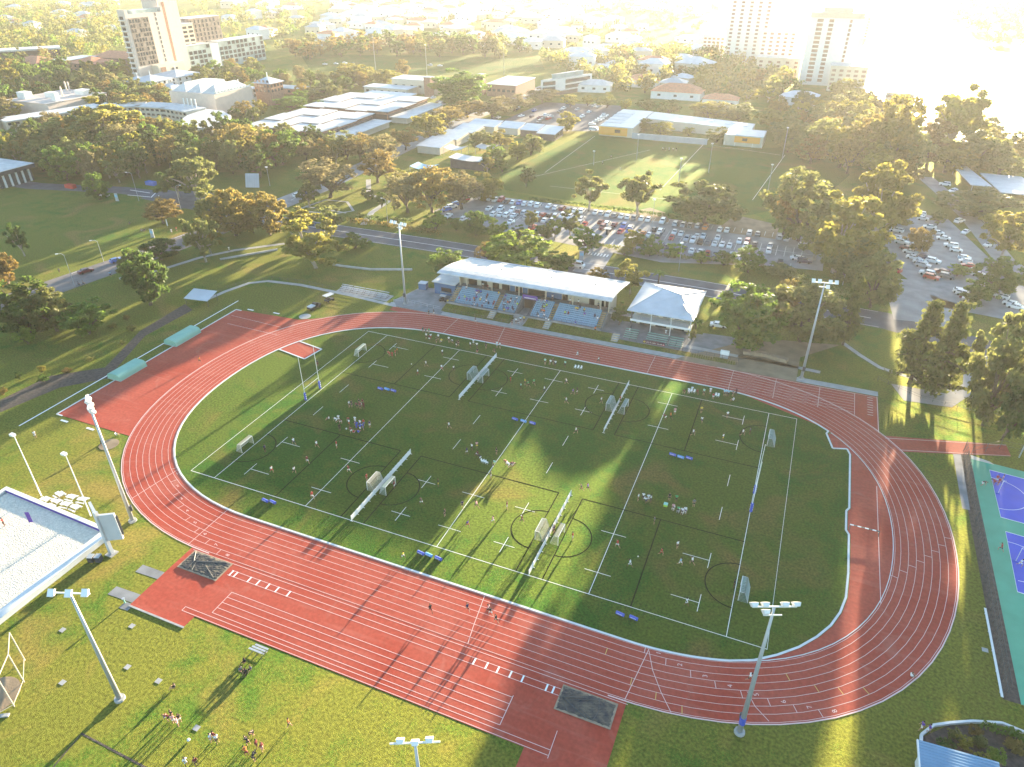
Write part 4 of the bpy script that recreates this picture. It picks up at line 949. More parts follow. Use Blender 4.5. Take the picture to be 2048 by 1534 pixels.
ppl([(1032,648,'wk','stand',180,'left in the crowd at the tunnel gate'),(1037,650,'kw','bend',180,'front of the crowd at the tunnel gate'),(1041,645,'sk','stand',200,'back of the crowd at the tunnel gate'),(1048,644,'yk','stand',170,'yellow one at the tunnel gate'),(1024,651,'kk','stand',200,'crouching left of the tunnel gate'),
 (1092,646,'ww','stand',180,'left of two below the third stairs'),(1097,648,'wk','stand',200,'right of two below the third stairs'),(1190,665,'ok','stand',180,'at the foot of the right hand stairs'),(1331,671,'ww','stand',180,'in front of the pavilion'),(1259,664,'ws','seat',180,'on the small green bench by the pavilion'),(896,610,'yk','stand',180,'at the foot of the left hand stairs')], 'people before the grandstand', 0.05)
# ------------------------------------------------------------------ field equipment
def rugby_posts(x, label, s):
    t = thing('rugby_posts', label, 'goal posts', (x, 0.4, 0.02), 0, 'rugby posts')
    for y in (-2.8, 2.8):
        MB().tube([(0,y,0),(0,y,11.7)], [0.065,0.05], 10).build('post', M['wsteel'], t)
        pm = MB(); pm.tube([(0,y,0.03),(0,y,1.95)], [0.27,0.27], 12)
        p = pm.build('post_pad', M['pad'], t)
        b = MB()
        for z in (0.45,0.95,1.45): b.box(-0.285,y-0.12,z,0.285,y+0.12,z+0.22)
        b.build('pad_mark', M['white'], p)
    MB().tube([(0,-2.8,3.0),(0,2.8,3.0)], 0.055, 8).build('crossbar', M['wsteel'], t)
rugby_posts(-50.6, 'white rugby posts at the left end of the field with blue pads', -1)
rugby_posts(50.1, 'white rugby posts at the right end of the field with blue pads', 1)
def net_goal(x, y, s, label, m, w=3.6, h=2.0, dp=1.5):          # s: +1 opens toward +x
    t = thing('goal', label, 'goal', (x, y, 0.02), 0 if s > 0 else PI, 'small goals')
    f = MB()
    for yy in (-w/2, w/2):
        f.tube([(0,yy,0),(0,yy,h)], 0.05, 6); f.tube([(0,yy,h),(-dp*.55,yy,h)], 0.03, 5); f.tube([(-dp*.55,yy,h),(-dp,yy,0.03)], 0.03, 5)
    f.tube([(0,-w/2,h),(0,w/2,h)], 0.05, 6); f.tube([(-dp,-w/2,0.04),(-dp,w/2,0.04)], 0.03, 5); f.build('goal_frame', M['wsteel'], t)
    n = MB(); a = dp*.55                                       # net panels as a lattice of cords over a thin mesh cloth
    def panel(p0, p1, p2, p3, k=9):
        p0, p1, p2, p3 = map(Vector, (p0,p1,p2,p3))
        for i in range(k+1):
            q = i/k; n.bar(p0.lerp(p1,q), p3.lerp(p2,q), 0.05, 0.02); n.bar(p0.lerp(p3,q), p1.lerp(p2,q), 0.05, 0.02)
    panel((-dp,-w/2,0),(-dp,w/2,0),(-a,w/2,h),(-a,-w/2,h), 12); panel((-a,-w/2,h),(-a,w/2,h),(0,w/2,h),(0,-w/2,h), 10)
    for yy in (-w/2, w/2): panel((-dp,yy,0),(0,yy,0),(0,yy,h),(-a,yy,h), 7)
    n.build('goal_net', m, t)
for x, y, s, lb, m in [(-50.4,-22.6,1,'cream netted goal at the near left end, in sunlight','net'),(-50.5,21.6,1,'pale netted goal at the far left corner of the field','netg'),
  (50.7,-23.3,-1,'pale green goal at the near right end by the goal line','netg'),(50.8,21.8,-1,'pale green goal at the far right end by the goal line','netg'),
  (-19.6,-22.8,-1,'netted goal left of the near left white barrier','net'),(-15.4,-22.8,1,'netted goal right of the near left white barrier','netg'),
  (15.4,-22.9,-1,'cream sunlit goal left of the near right white barrier','net'),(19.7,-22.8,1,'cream sunlit goal right of the near right white barrier','net'),
  (-19.6,22.0,-1,'pale goal left of the far left white barrier','netg'),(-15.4,22.0,1,'pale goal right of the far left white barrier','netg'),
  (15.5,21.8,-1,'pale goal left of the far right white barrier','netg'),(19.8,21.8,1,'pale goal right of the far right white barrier','netg')]: net_goal(x, y, s, lb, M[m])
def barrier(x, y0, y1, label):
    t = thing('barrier_net', label, 'barrier', (x, y0, 0.02), 0, 'white barrier nets'); L_ = y1-y0; n = 22
    m = MB()
    for i in range(n):
        a, b = L_*i/n, L_*(i+1)/n; sg = 0.07*math.sin(i*1.7)
        m.add([(-0.02,a,0.12),(-0.02,b,0.12),(-0.02+0,b,1.28),(-0.02,a,1.28),(0.03,a,0.12),(0.03,b,0.12),(0.03,b,1.28),(0.03,a,1.28),((-0.02),(a+b)/2,1.19+sg*.4),(0.03,(a+b)/2,1.19+sg*.4)],
              [(0,3,8,2,1),(4,5,6,9,7),(3,7,9,8),(8,9,6,2)])
    m.build('mesh_panel', M['white'], t)
    for i in range(0, n+1, 2):
        p = MB(); y = L_*i/n; p.tube([(0.06,y,0),(0.06,y,1.34)], 0.035, 6); p.box(-0.28,y-0.05,0,0.32,y+0.05,0.05); p.build('post', M['wsteel'], t)
barrier(-17.6,-33.2,-11.2,'long white barrier net on the near left of the field'); barrier(17.5,-33.1,-10.9,'long white barrier net on the near right of the field, in sun')
barrier(-17.5,11.4,33.1,'long white barrier net on the far left of the field'); barrier(17.5,11.4,32.8,'long white barrier net on the far right of the field')
# padded sponsor blocks
pb = MB(); pb.tube([(-0.85,0,0.30),(0.85,0,0.30)], 0.33, 14); PADM = meshof(pb, 'pad_block', M['pad'], False)
def pad(u, v, col, label, rz=0.0):
    g = G(u, v); o = inst(PADM, 'foam_roller', loc=(g.x, g.y, 0.04), rz=rz, scale=(.80,.85,.85), mats=[M[col]]); tag(o, label, 'foam pad', 'blue foam rollers on the grass')
    for k in range(5):
        x0 = -0.62+k*0.25
        MB().bar((x0,-0.31,0.42),(x0+0.17,-0.31,0.42),0.02,0.17).build('lettering', M['white'], o)
for u, v, c, lb in [(531,1003,'pad','left blue roller below the near left touchline'),(546,1006,'pad','right blue roller below the near left touchline'),
  (842,1108,'pad','left of three blue rollers by the front touchline'),(858,1112,'padl','light blue middle one of the three rollers by the front touchline'),(877,1119,'pad','right of three blue rollers by the front touchline'),
  (1240,1230,'pad','left blue roller below the near right touchline'),(1267,1238,'pad','right blue roller below the near right touchline'),
  (761,779,'pad','left of three blue rollers in the far left field'),(774,780,'padl','light blue middle roller in the far left field'),(787,783,'pad','right of three blue rollers in the far left field'),
  (1030,840,'pad','left of three blue rollers across the halfway line'),(1047,844,'padl','light blue roller lying on the halfway line'),(1065,848,'pad','right of three blue rollers across the halfway line'),
  (1345,911,'pad','left of three blue rollers on the far right field'),(1361,916,'padl','light blue middle roller on the far right field'),(1378,918,'pad','right of three blue rollers on the far right field')]: pad(u, v, c, lb, rad(-8))
# balls, chairs, crate
def ball(u, v, label, r_=0.13, m='white'):
    g = G(u, v); n = 10; b = MB()
    for j in range(7):
        a = -PI/2+PI*j/6
        for q in range(n): t = 2*PI*q/n; b.v.append((r_*math.cos(a)*math.cos(t), r_*math.cos(a)*math.sin(t), r_+r_*math.sin(a)))
    for j in range(6):
        for q in range(n): b.f.append((j*n+q, j*n+(q+1)%n, (j+1)*n+(q+1)%n, (j+1)*n+q)); b.m.append(0)
    o = b.build('ball', M[m], smooth=True, loc=(g.x, g.y, 0.025)); tag(o, label, 'ball', 'balls on the grass')
ball(1276,1114,'white ball on the near right pitch before the chasing player'); ball(823,729,'white ball on the black mid line of the far left pitch'); ball(693,859,'white ball left of the blue cluster',0.2)
ball(1228,806,'white ball between the far right net goals'); ball(378,1482,'white ball on the bottom grass left of the white pair',0.22); ball(330,1435,'white ball beside the lower left huddle',0.2); ball(986,934,'small white ball on the halfway line')
def chair_mesh():
    b = MB(); b.box(-.22,-.22,.42,.22,.22,.46); b.add([(-.22,.20,.46),(.22,.20,.46),(.20,.30,.88),(-.20,.30,.88),(-.22,.24,.46),(.22,.24,.46),(.20,.34,.88),(-.20,.34,.88)], [(0,1,2,3),(7,6,5,4),(0,3,7,4),(1,5,6,2),(3,2,6,7)])
    l = MB(); l.tube([(0,0,0),(0,0,.43)], .025, 6)
    return meshof(b, 'seat_shell', M['white']), meshof(l, 'leg', M['white'])
CHM = chair_mesh()
def chair(u, v, label, rz=PI, seatm='white'):
    g = G(u, v); t = thing('plastic_chair', label, 'chair', (g.x, g.y, 0.03), rz, 'white plastic chairs')
    inst(CHM[0], 'seat_shell', t)
    for a, b in ((-.18,-.18),(.18,-.18),(-.18,.18),(.18,.18)): inst(CHM[1], 'leg', t, loc=(a,b,0))
for i, (u, v) in enumerate([(1150,737),(1156,737.5),(1162,738.5)]): chair(u, v, ['left','middle','right'][i]+' one of the three empty white chairs by the back straight', rad(-10))
for i, (u, v) in enumerate([(965,925),(970,926.5),(974,928)]): chair(u, v, ['left','middle','right'][i]+' one of the three white chairs left of the halfway line', rad(80))
for i, (u, v) in enumerate([(1377,786.5),(1382,785),(1388,786)]): chair(u, v, ['left','middle','right'][i]+' white chair at the far right bench', rad(-10))
for i, (u, v) in enumerate([(1431,793),(1436,794)]): chair(u, v, ['left','right'][i]+' chair of the empty white pair at the far right bench', rad(-10))
for i, (u, v) in enumerate([(1346,1020),(1356,1025),(1364,1028),(1370,1026)]): chair(u, v, '%s white chair under the seated row on the right pitch' % ORD(i+1), rad(-20))
g = G(1331,1012); t = thing('crate', 'lime green crate with pale top on the right pitch', 'crate', (g.x,g.y,0.03)); MB().box(-.35,-.3,0,.35,.3,.45).build('tub', CLOTH['lime'], t); MB().box(-.38,-.33,.45,.38,.33,.62).build('lid', CLOTH['mint'], t)
# ------------------------------------------------------------------ light towers
def tower(x, y, h, label, heads, rz, pad_=None, crossbars=1, extra=0.0):
    t = thing('light_tower', label, 'light tower', (x, y, 0), rz, 'tall flood light towers')
    MB().tube([(0,0,0),(0,0,h*.5),(0,0,h)], [0.36,0.27,0.15], 12).build('mast', M['steel'], t, True)
    b = MB(); b.tube([(0,0,0.0),(0,0,0.35)], [0.75,0.7], 12); b.build('footing', M['conc'], t)
    if pad_: MB().tube([(0,0,2.0),(0,0,3.3)], [0.42,0.42], 12).build('mast_pad', M['pad'], t)
    if pad_ is not None: MB().box(-.3,-.65,2.4,.3,-.3,3.5).build('switch_box', M['steeld'], t)
    cb = MB(); cb.bar((-2.6,0,h+.05),(2.6,0,h+.05),.16,.16)
    if crossbars > 1: cb.bar((-1.0,0.25,h-1.1),(1.2,0.25,h-1.1),.13,.13)
    cb.build('crossbar', M['wsteel'], t)
    for hx, hz in heads:
        lm = MB(); lm.add([(hx-.42,-.62,h+hz-.35),(hx+.42,-.62,h+hz-.35),(hx+.42,.05,h+hz+.38),(hx-.42,.05,h+hz+.38),(hx-.30,-.10,h+hz-.55),(hx+.30,-.10,h+hz-.55),(hx+.30,.35,h+hz+.02),(hx-.30,.35,h+hz+.02)],
           [(0,1,2,3),(7,6,5,4),(0,4,5,1),(1,5,6,2),(2,6,7,3),(3,7,4,0)])
        l = lm.build('flood_light', M['wsteel'], t)
        MB().quad((hx-.38,-.60,h+hz-.32),(hx+.38,-.60,h+hz-.32),(hx+.38,.02,h+hz+.34),(hx-.38,.02,h+hz+.34)).build('glass', M['lamp'], l).location = (0,-.02,.02)
H4 = [(-2.5,.45),(-1.2,.45),(1.1,.45),(2.4,.45),(.8,-.8)]
tower(53.9,-48.2,24.6,'tall light tower with four lamps above one, on the near right bend', H4, rad(203), True, 2)
tower(55.8,51.8,25.3,'tall light tower behind the far right bend', H4, rad(10), False, 2)
tower(-55.5,52.6,24.3,'tall light tower beside the plaza left of the grandstand', H4, rad(-10), False, 2)
tower(-55.0,-48.6,26.2,'tall light tower on the near left bend with stacked lamps', [(-.7,.5),(.6,.5),(-.7,-.7),(.7,-.7),(0,-1.8)], rad(140), False, 2)
tower(-27.3,-76.5,21.4,'tall light pole on the bottom left grass with three lamps', [(-2.2,.3),(0,.3),(2.2,.5)], rad(20), None)
_g = G(830,1486,20.0)
tower(_g.x,_g.y,20.0,'light pole cut by the bottom photo edge with three lamps', [(-1.5,.4),(0,.0),(1.5,.4)], rad(205), None)
def small_pole(u, vb, vt, label, arm=1.0, rz=0.0, group='slim light poles', name='light_pole', m='wsteel', r_=0.13):
    g = G(u, vb); h = HGT(u, vb, vt); t = thing(name, label, 'light pole', (g.x, g.y, 0), rz, group)
    MB().tube([(0,0,0),(0,0,h)], [r_, r_*.6], 8).build('pole', M[m], t)
    if arm > 1.2:
        MB().tube([(0,0,h-.05),(-arm*.4,0,h+.5),(-arm,0,h+.55)], 0.06, 6).build('arm', M[m], t); MB().box(-arm-.6,-.16,h+.45,-arm+.1,.16,h+.62).build('lamp_head', M['lamp'], t)
    else:
        MB().bar((-arm/2,0,h+.05),(arm/2,0,h+.05),.12,.12).build('arm', M[m], t); MB().box(-.55,-.45,h+.02,.4,.2,h+.42).build('lamp_head', M['lamp'], t)
    return t
small_pole(83,992,871,'slim light pole behind the corner of the sand court'); small_pole(182,1032,909,'slim light pole by the white picnic tables')
for u, vb, vt, lb, ar, rz in [(150,573,510,'street lamp with bent arm beside the two cyclists',1.6,40),(208,525,483,'street lamp beside the blue car on the brown road',1.6,40),(278,402,347,'street lamp left of the roundabout lawn tip',1.6,30),(363,423,373,'street lamp with curved arm right of the roundabout',1.8,200),(193,365,328,'street lamp in front of the wood left of the roundabout',1.8,0),
  (776,450,400,'street lamp beside the hedge on the main road',1.5,0),(1158,525,497,'street lamp with bent arm by the white van',1.7,200),(1357,543,487,'slim pole on the verge before the car park',.9,0),(1685,570,538,'small pole in front of the giant gum tree',.9,20),(1028,478,444,'thin lamp among the trees before the car park',.9,0),(1185,512,470,'lamp at the car park entrance',.9,0),
  (1300,490,400,'lamp post by the parked cars under the tall gum',.9,0),(540,372,335,'thin flag pole in the small garden',.5,0)]:
    small_pole(u, vb, vt, lb, ar, rad(rz), 'street lamps', 'street_lamp', 'steel', .09)
for u, vb, vt, lb in [(1187,330,303,'flood light with glowing lens on the oval left side'),(1356,375,318,'flood light in the middle front of the oval'),(1417,345,288,'flood light on the oval right of the middle'),(1535,385,330,'flood light on the oval near the big olive trees'),(1564,318,256,'flood light at the far right of the oval'),(1273,320,270,'flood light at the far left of the oval'),
  (854,150,90,'flood pole on the distant oval, middle'),(752,145,75,'flood pole on the distant oval, left'),(1008,150,88,'flood pole on the distant oval, right')]:
    t = small_pole(u, vb, vt, lb, 2.2*.5, 0, 'oval flood lights', 'flood_light_pole', 'steel', .16)
# ------------------------------------------------------------------ objects round the track
def mattress(x, y, L_, rz, label):
    t = thing('landing_mat', label, 'mat cover', (x, y, 0.03), rz, 'green landing mat covers'); n = 12; b = MB(); w = 4.2; h = 1.55
    pr = []
    for k in range(n+1): a = PI*k/n; pr.append((-w/2*math.copysign(abs(math.cos(a))**.55, math.cos(a)), h*math.sin(a)**.6))
    for y0 in (-L_/2, L_/2): b.v += [(px, y0, pz+.12) for px, pz in pr]
    m_ = n+1; b.f += [(i, i+1, m_+i+1, m_+i) for i in range(n)]+[tuple(range(m_))[::-1], tuple(range(m_, 2*m_))]; b.m += [0]*(n+2)
    b.build('cover', M['mat'], t); MB().box(-w/2-.05,-L_/2-.05,0,w/2+.05,L_/2+.05,.12).build('base_frame', M['steel'], t)
mattress(-99.6,-8.8,8.2,0,'mint green domed mat cover, nearer of two on the red area'); mattress(-100.4,10.4,9.0,0,'mint green domed mat cover, farther of two on the red area')
t = thing('shelter', 'small shelter with flat pale metal roof at the end of the mulch bed', 'shelter', (-112.3,30.3,0), rad(8))
r_ = MB(); r_.add([(-4,-2.6,1.9),(4,-2.6,1.9),(4,2.6,2.9),(-4,2.6,2.9),(-4,-2.6,2.0),(4,-2.6,2.0),(4,2.6,3.0),(-4,2.6,3.0)],[(0,3,2,1),(4,5,6,7),(0,1,5,4),(1,2,6,5),(2,3,7,6),(3,0,4,7)]); r_.build('roof', M['lgroof'], t)
for a, b, h in ((-3.7,-2.3,1.9),(3.7,-2.3,1.9),(3.7,2.3,2.8),(-3.7,2.3,2.8)): MB().tube([(a,b,0),(a,b,h)], .07, 6).build('post', M['steeld'], t)
g = G(610,633); o = MB().tube([(0,0,0),(0,0,.03)], [1.7,1.7], 28).build('throwing_circle', M['conc'], loc=(g.x,g.y,0.02)); tag(o,'round pale concrete throwing circle by the red area','throwing circle')
g = G(218,889); o = MB().tube([(0,0,0),(0,0,.04)], [2.0,2.0], 28).build('throwing_circle', M['dirt'], loc=(g.x,g.y,0.02)); tag(o,'sandy brown throwing circle on the left grass','throwing circle')
# long jump pits
def pit(x0, x1, y0, y1, label):
    t = thing('covered_sand_pit', label, 'sand pit', ((x0+x1)/2,(y0+y1)/2,0.03), 0, 'covered long jump pits'); w, d = (x1-x0)/2, (y1-y0)/2
    MB().box(-w-.25,-d-.25,0,w+.25,d+.25,.09).build('rim', M['wood'], t)
    b = MB(); n, m_ = 24, 14; r = random.Random(int(x0*7))
    for i in range(n+1):
        for j in range(m_+1):
            ed = i in (0,n) or j in (0,m_); b.v.append((-w+2*w*i/n+(0 if not ed else r.uniform(-.12,.12)), -d+2*d*j/m_+(r.uniform(-.12,.12) if ed else 0), .10+(0 if ed else .03+.05*abs(math.sin(i*.9+j*1.3))+r.uniform(0,.05))))
    for i in range(n):
        for j in range(m_): a = i*(m_+1)+j; b.f.append((a, a+m_+1, a+m_+2, a+1)); b.m.append(0)
    b.build('tarpaulin', M['tarp'], t)
    rp = MB()
    for k in range(5): rp.tube([(r.uniform(-w,w),-d,.2),(r.uniform(-w,w),0,.22),(r.uniform(-w,w),d,.2)], .05, 5)
    rp.build('rope', M['steeld'], t)
pit(-38.5,-30.6,-54.0,-50.3,'left sand pit under a wrinkled dark tarpaulin'); pit(29.9,37.5,-54.3,-50.7,'right sand pit under a wrinkled dark tarpaulin')
flat('concrete_pad', M['concd'], 0.022, [(-44.5,-57.8),(-39.4,-57.6),(-39.5,-56.0),(-44.6,-56.1)], [(-44.8,-63.2),(-39.6,-63.0),(-39.6,-61.2),(-44.8,-61.4)], [(-40.8,-64.6),(-39.0,-64.5),(-39.0,-63.2),(-40.8,-63.2)])
MB().bar((-39.6,-63.6,.05),(-28.2,-63.6,.05),.3,.10).build('drain_kerb', M['conc'])['kind'] = 'structure'
# steeple hurdle
t = thing('steeple_hurdle', 'black and white striped hurdle beam inside the right bend', 'hurdle', (69.6,-0.2,0.03), 0)
b = MB()
for k in range(8): b.box(-2.5+k*.62,-.08,.80,-2.5+k*.62+.62,.08,.95, k%2)
b.build('beam', [M['white'], M['steeld']], t)
for x in (-2.4,2.4): MB().bar((x,-.5,.04),(x,.5,.04),.1,.08).build('foot', M['steeld'], t); MB().tube([(x,0,.05),(x,0,.85)], .04, 6).build('leg', M['steeld'], t)
# benches
def bleacher(x, y, w, rows, rz, label, m='steel', roof=False, group=None):
    t = thing('bleacher', label, 'bleacher', (x, y, 0.02), rz, group)
    for k in range(rows):
        MB().box(-w/2,k*.62,.42+k*.32,w/2,k*.62+.30,.47+k*.32).build('bench_seat', M[m], t)
        if k < rows-1: MB().box(-w/2,k*.62+.32,.20+k*.30,w/2,k*.62+.58,.23+k*.30).build('foot_plank', M['steel'], t)
    for xx in (-w/2+.2, 0, w/2-.2):
        f = MB(); f.bar((xx,0,.05),(xx,rows*.62,.05),.06,.06); f.bar((xx,.1,.05),(xx,rows*.62-.35,.40+(rows-1)*.32),.06,.06)
        for k in range(rows): f.tube([(xx,k*.62+.15,.04),(xx,k*.62+.15,.42+k*.32)], .035, 5)
        f.build('frame', M['steeld'], t)
    return t
for i, (x, lb) in enumerate([(-77.2,'leftmost'),(-72.9,'second from left'),(-68.6,'third from left'),(-64.4,'rightmost')]):
    bleacher(x, 52.9, 4.0, 4, 0, '%s of four silver bleachers on the concrete strip left of the plaza' % lb, group='silver bleachers')
flat('bleacher_slab', M['conc'], 0.02, [(-80,52.4),(-61.5,51.6),(-61.5,56),(-80,57)])
bleacher(11.8,55.9,3.6,5,0,'small green bleacher with a person, in front of the pavilion','mat',group='green bleachers'); bleacher(18.9,55.7,5.6,5,0,'long green bleacher behind the maroon club banner','mat',group='green bleachers'); bleacher(24.0,55.6,3.6,5,0,'green bleacher right of the maroon club banner','mat',group='green bleachers')
bleacher(-14.3,-61.9,2.4,3,PI,'small silver bleacher at the outer edge of the front runway',group='silver bleachers')
t = thing('banner', 'maroon club banner with white lettering on the fence before the pavilion', 'banner', (18.6,54.7,0.02), 0)
MB().box(-2.9,-.04,.35,2.9,.04,1.15).build('panel', M['maroon'], t)
tm = text_mesh('UQ RUGBY CLUB', .56, 'lettering', M['white']); o = inst(tm, 'lettering', t, loc=(0,-.05,.74)); o.rotation_euler = (PI/2,0,0)
for x in (-2.55,2.55):
    o = MB().tube([(x,-.07,.75),(x,-.045,.75)], .26, 14).build('emblem', CLOTH['yellow'] if x < 0 else CLOTH['pink'], t)
# vehicles by the left bend
t = thing('utility_vehicle', 'dark small utility truck with grey tray lid on the grass', 'utility truck', (-78.7,39.6,0.02), rad(82))
b = MB(); b.box(-2.1,-.85,.42,2.1,.85,.95); b.add([(-.1,-.82,.95),(1.1,-.82,.95),(1.1,.82,.95),(-.1,.82,.95),(.1,-.7,1.6),(.85,-.7,1.6),(.85,.7,1.6),(.1,.7,1.6)],[(4,5,6,7),(0,1,5,4),(1,2,6,5),(2,3,7,6),(3,0,4,7)]); b.build('body', PAINT['black'], t)
MB().box(-2.05,-.8,.96,-.2,.8,1.25).build('tray_lid', M['lgroof'], t); MB().add([(.95,-.66,1.52),(1.19,-.78,1.0),(1.19,.78,1.0),(.95,.66,1.52)],[(0,1,2,3)]).build('windscreen', M['glass'], t)
for x in (-1.35,1.35):
    for y in (-.85,.85): MB().tube([(x,y-.1,.34),(x,y+.1,.34)], .34, 12).build('wheel', M['tyre'], t)
t = thing('canopy_cart', 'small work cart with white canopy behind the dark truck', 'cart', (-77.6,45.4,0.02), rad(75))
MB().box(-1.3,-.75,.4,1.3,.75,.75).build('tray', M['steeld'], t); MB().box(-1.5,-.95,2.0,1.5,.95,2.12).build('canopy', M['wroof'], t); MB().box(-.7,-.6,.75,.0,.6,1.15).build('bench_seat', M['dark'], t)
for x in (-1.3,1.3):
    for y in (-.75,.75): MB().tube([(x,y,.7),(x,y,2.0)], .04, 6).build('post', M['steeld'], t); MB().tube([(x*.7,y-.08,.3),(x*.7,y+.08,.3)], .3, 12).build('wheel', M['tyre'], t)
# ------------------------------------------------------------------ sand court, screen, tables, bins
SC0 = [(-83.4,-51.6),(-55.9,-52.4),(-55.1,-54.2),(-54.9,-82),(-84,-82)]
b = MB(); b.prism([(-83.0,-52.2),(-57.2,-53.2),(-57.0,-82),(-83.5,-82)], 0.0, 0.72); struct('sand_bed', b, M['sand'])
t = thing('court_wall', 'low white wall with blue inner stripe round the sand court', 'court wall', (0,0,0))
b = MB(); b.prism([(-83.6,-51.5),(-56.0,-52.5),(-56.0,-53.3),(-83.6,-52.3)], 0, 1.1); b.prism([(-56.9,-53.3),(-55.2,-53.4),(-55.2,-84),(-56.9,-84)], 0, 1.05); b.prism([(-84.4,-51.5),(-83.6,-51.5),(-83.6,-84),(-84.4,-84)],0,1.1); b.build('coping', M['whitew'], t)
b = MB(); b.prism([(-83.5,-52.32),(-56.95,-53.32),(-56.95,-53.44),(-83.5,-52.44)], .70, 1.02); b.build('stripe', M['purple'], t)
t = thing('scoreboard', 'tall grey two sided display board on a column by the sand court', 'display board', (-51.7,-56.2,0), 0)
MB().box(-.32,-.3,0,.32,.3,9.6).build('column', M['lgroof'], t); MB().box(-.8,-.8,0,.8,.8,.12).build('footing', M['conc'], t)
def _wing(dx, dy, z0, z1, nm, m_):
    n_ = Vector((-dy,dx)).normalized()*.22; o_ = Vector((dx,dy)).normalized()*.33
    return MB().prism([(o_.x-n_.x,o_.y-n_.y),(dx-n_.x,dy-n_.y),(dx+n_.x,dy+n_.y),(o_.x+n_.x,o_.y+n_.y)], z0, z1).build(nm, m_, t)
_wing(-3.2,1.6,2.9,9.5,'left_panel',M['lgroof']); w_ = _wing(2.4,1.5,3.2,8.9,'right_panel',M['lgroof'])
MB().box(2.1,1.55,4.0,2.5,1.85,8.2).build('cable_tray', M['steeld'], w_)
def picnic(x, y, rz, label):
    t = thing('picnic_table', label, 'picnic table', (x, y, 0.02), rz, 'white picnic tables')
    MB().box(-.95,-.4,.72,.95,.4,.77).build('table_top', M['whitew'], t)
    for s_ in (-1,1):
        MB().box(-.95,s_*.75-.15,.42,.95,s_*.75+.15,.46).build('bench_seat', M['whitew'], t); MB().bar((s_*.65,-.8,.38),(s_*.65,.8,.38),.06,.06).build('frame', M['steel'], t)
        for q in (-1,1): MB().bar((s_*.65,q*.7,.02),(s_*.65,q*.3,.72),.06,.06).build('leg', M['steel'], t)
for i, (x, y) in enumerate([(-74.6,-51.0),(-72.2,-50.6),(-69.8,-50.5),(-67.4,-50.4),(-73.4,-48.9),(-70.6,-48.6),(-68.0,-48.3)]): picnic(x, y, RN.uniform(-.2,.2), 'white picnic table, %s from the left in the %s row beside the sand court' % (ORD(i+1 if i < 4 else i-3), 'near' if i < 4 else 'far'))
for i, x in enumerate((-53.3,-52.2)):
    t = thing('bin_enclosure', ['left','right'][i]+' dark wheelie bin beside the white wall of the sand court', 'bin', (x,-58.8+i*.5,0), rad(20), 'dark bins'); MB().box(-.45,-.5,.1,.45,.5,1.2).build('tub', M['dkwall'], t); MB().box(-.48,-.55,1.2,.48,.52,1.28).build('lid', M['groof'], t)
    for s_ in (-.35,.35): MB().tube([(s_-.05,.45,.13),(s_+.05,.45,.13)], .13, 8).build('wheel', M['tyre'], t)
g = G(64,1058); t = thing('banner_flag', 'purple feather banner standing in the sand court', 'banner flag', (g.x,g.y,.7), rad(30)); MB().tube([(0,0,0),(0,0,3.4)], .03, 6).build('pole', M['steel'], t); MB().box(.03,-.01,.9,.75,.01,3.3).build('cloth', M['purple'], t)
for i, (u, v, lb) in enumerate([(125,1260,'pale metal access cover on the lower left grass'),(264,1252,'grey metal access cover left of the red runway'),(125,1365,'brown rimmed drain cover on the lower left grass'),(317,1362,'white utility lid by the sitting group'),(255,1334,'little white utility lid on the lower left grass'),(393,1456,'white board lying on the bottom grass'),(1970,1300,'square drain cover beside the netball fence')]):
    g = G(u, v); o = MB().box(-.42,-.38,0,.42,.38,.045).build('access_cover', M['conc'], loc=(g.x,g.y,0.0)); tag(o, lb, 'access cover', 'access covers in the grass')
g = G(250,1206); t = thing('drinking_fountain', 'small drinking fountain on its slab by the red runway corner', 'fountain', (g.x,g.y,.02)); MB().tube([(0,0,0),(0,0,.95)], [.14,.10], 8).build('pedestal', M['mat'], t); MB().tube([(0,0,.92),(0,0,1.05)], [.2,.26], 12).build('basin', M['steel'], t)
# throwing cage
t = thing('throwing_cage', 'hammer cage of pale poles cut by the left photo edge', 'throwing cage', (-44.0,-83.0,0)); CG = [(-45.6,-77.2),(-42.3,-79.8),(-40.0,-83.0),(-41.5,-86.5),(-44.6,-88)]
for x, y in CG: MB().tube([(x+44,y+83,0),(x+44,y+83,6.2)], .09, 7).build('post', M['cream'], t)
f = MB()
for (x0,y0),(x1,y1) in zip(CG, CG[1:]): f.bar((x0+44,y0+83,6.15),(x1+44,y1+83,6.15),.1,.1); f.bar((x0+44,y0+83,.4),(x1+44,y1+83,.4),.07,.07)
f.build('top_rail', M['cream'], t); o = MB().tube([(0,0,.01),(0,0,.06)], [3.2,3.2], 28).build('slab', M['dirt'], t)
o = MB(); o.strip([(-41.0,-85.4),(-40.2,-86.2),(-40.6,-87.4),(-42,-88)], .5, .12); kk = MB()
MB().bar((-39.4,-84.2,.1),(-41.8,-85.6,.1),.5,.2).build('kerb_stop', M['conc'], t).location = (44,83,0)
bb = MB(); bb.strip(XY((85,1560),(163,1467),(300,1540)), .30, .012); struct('grass_line_marking', bb, M['mulch'])
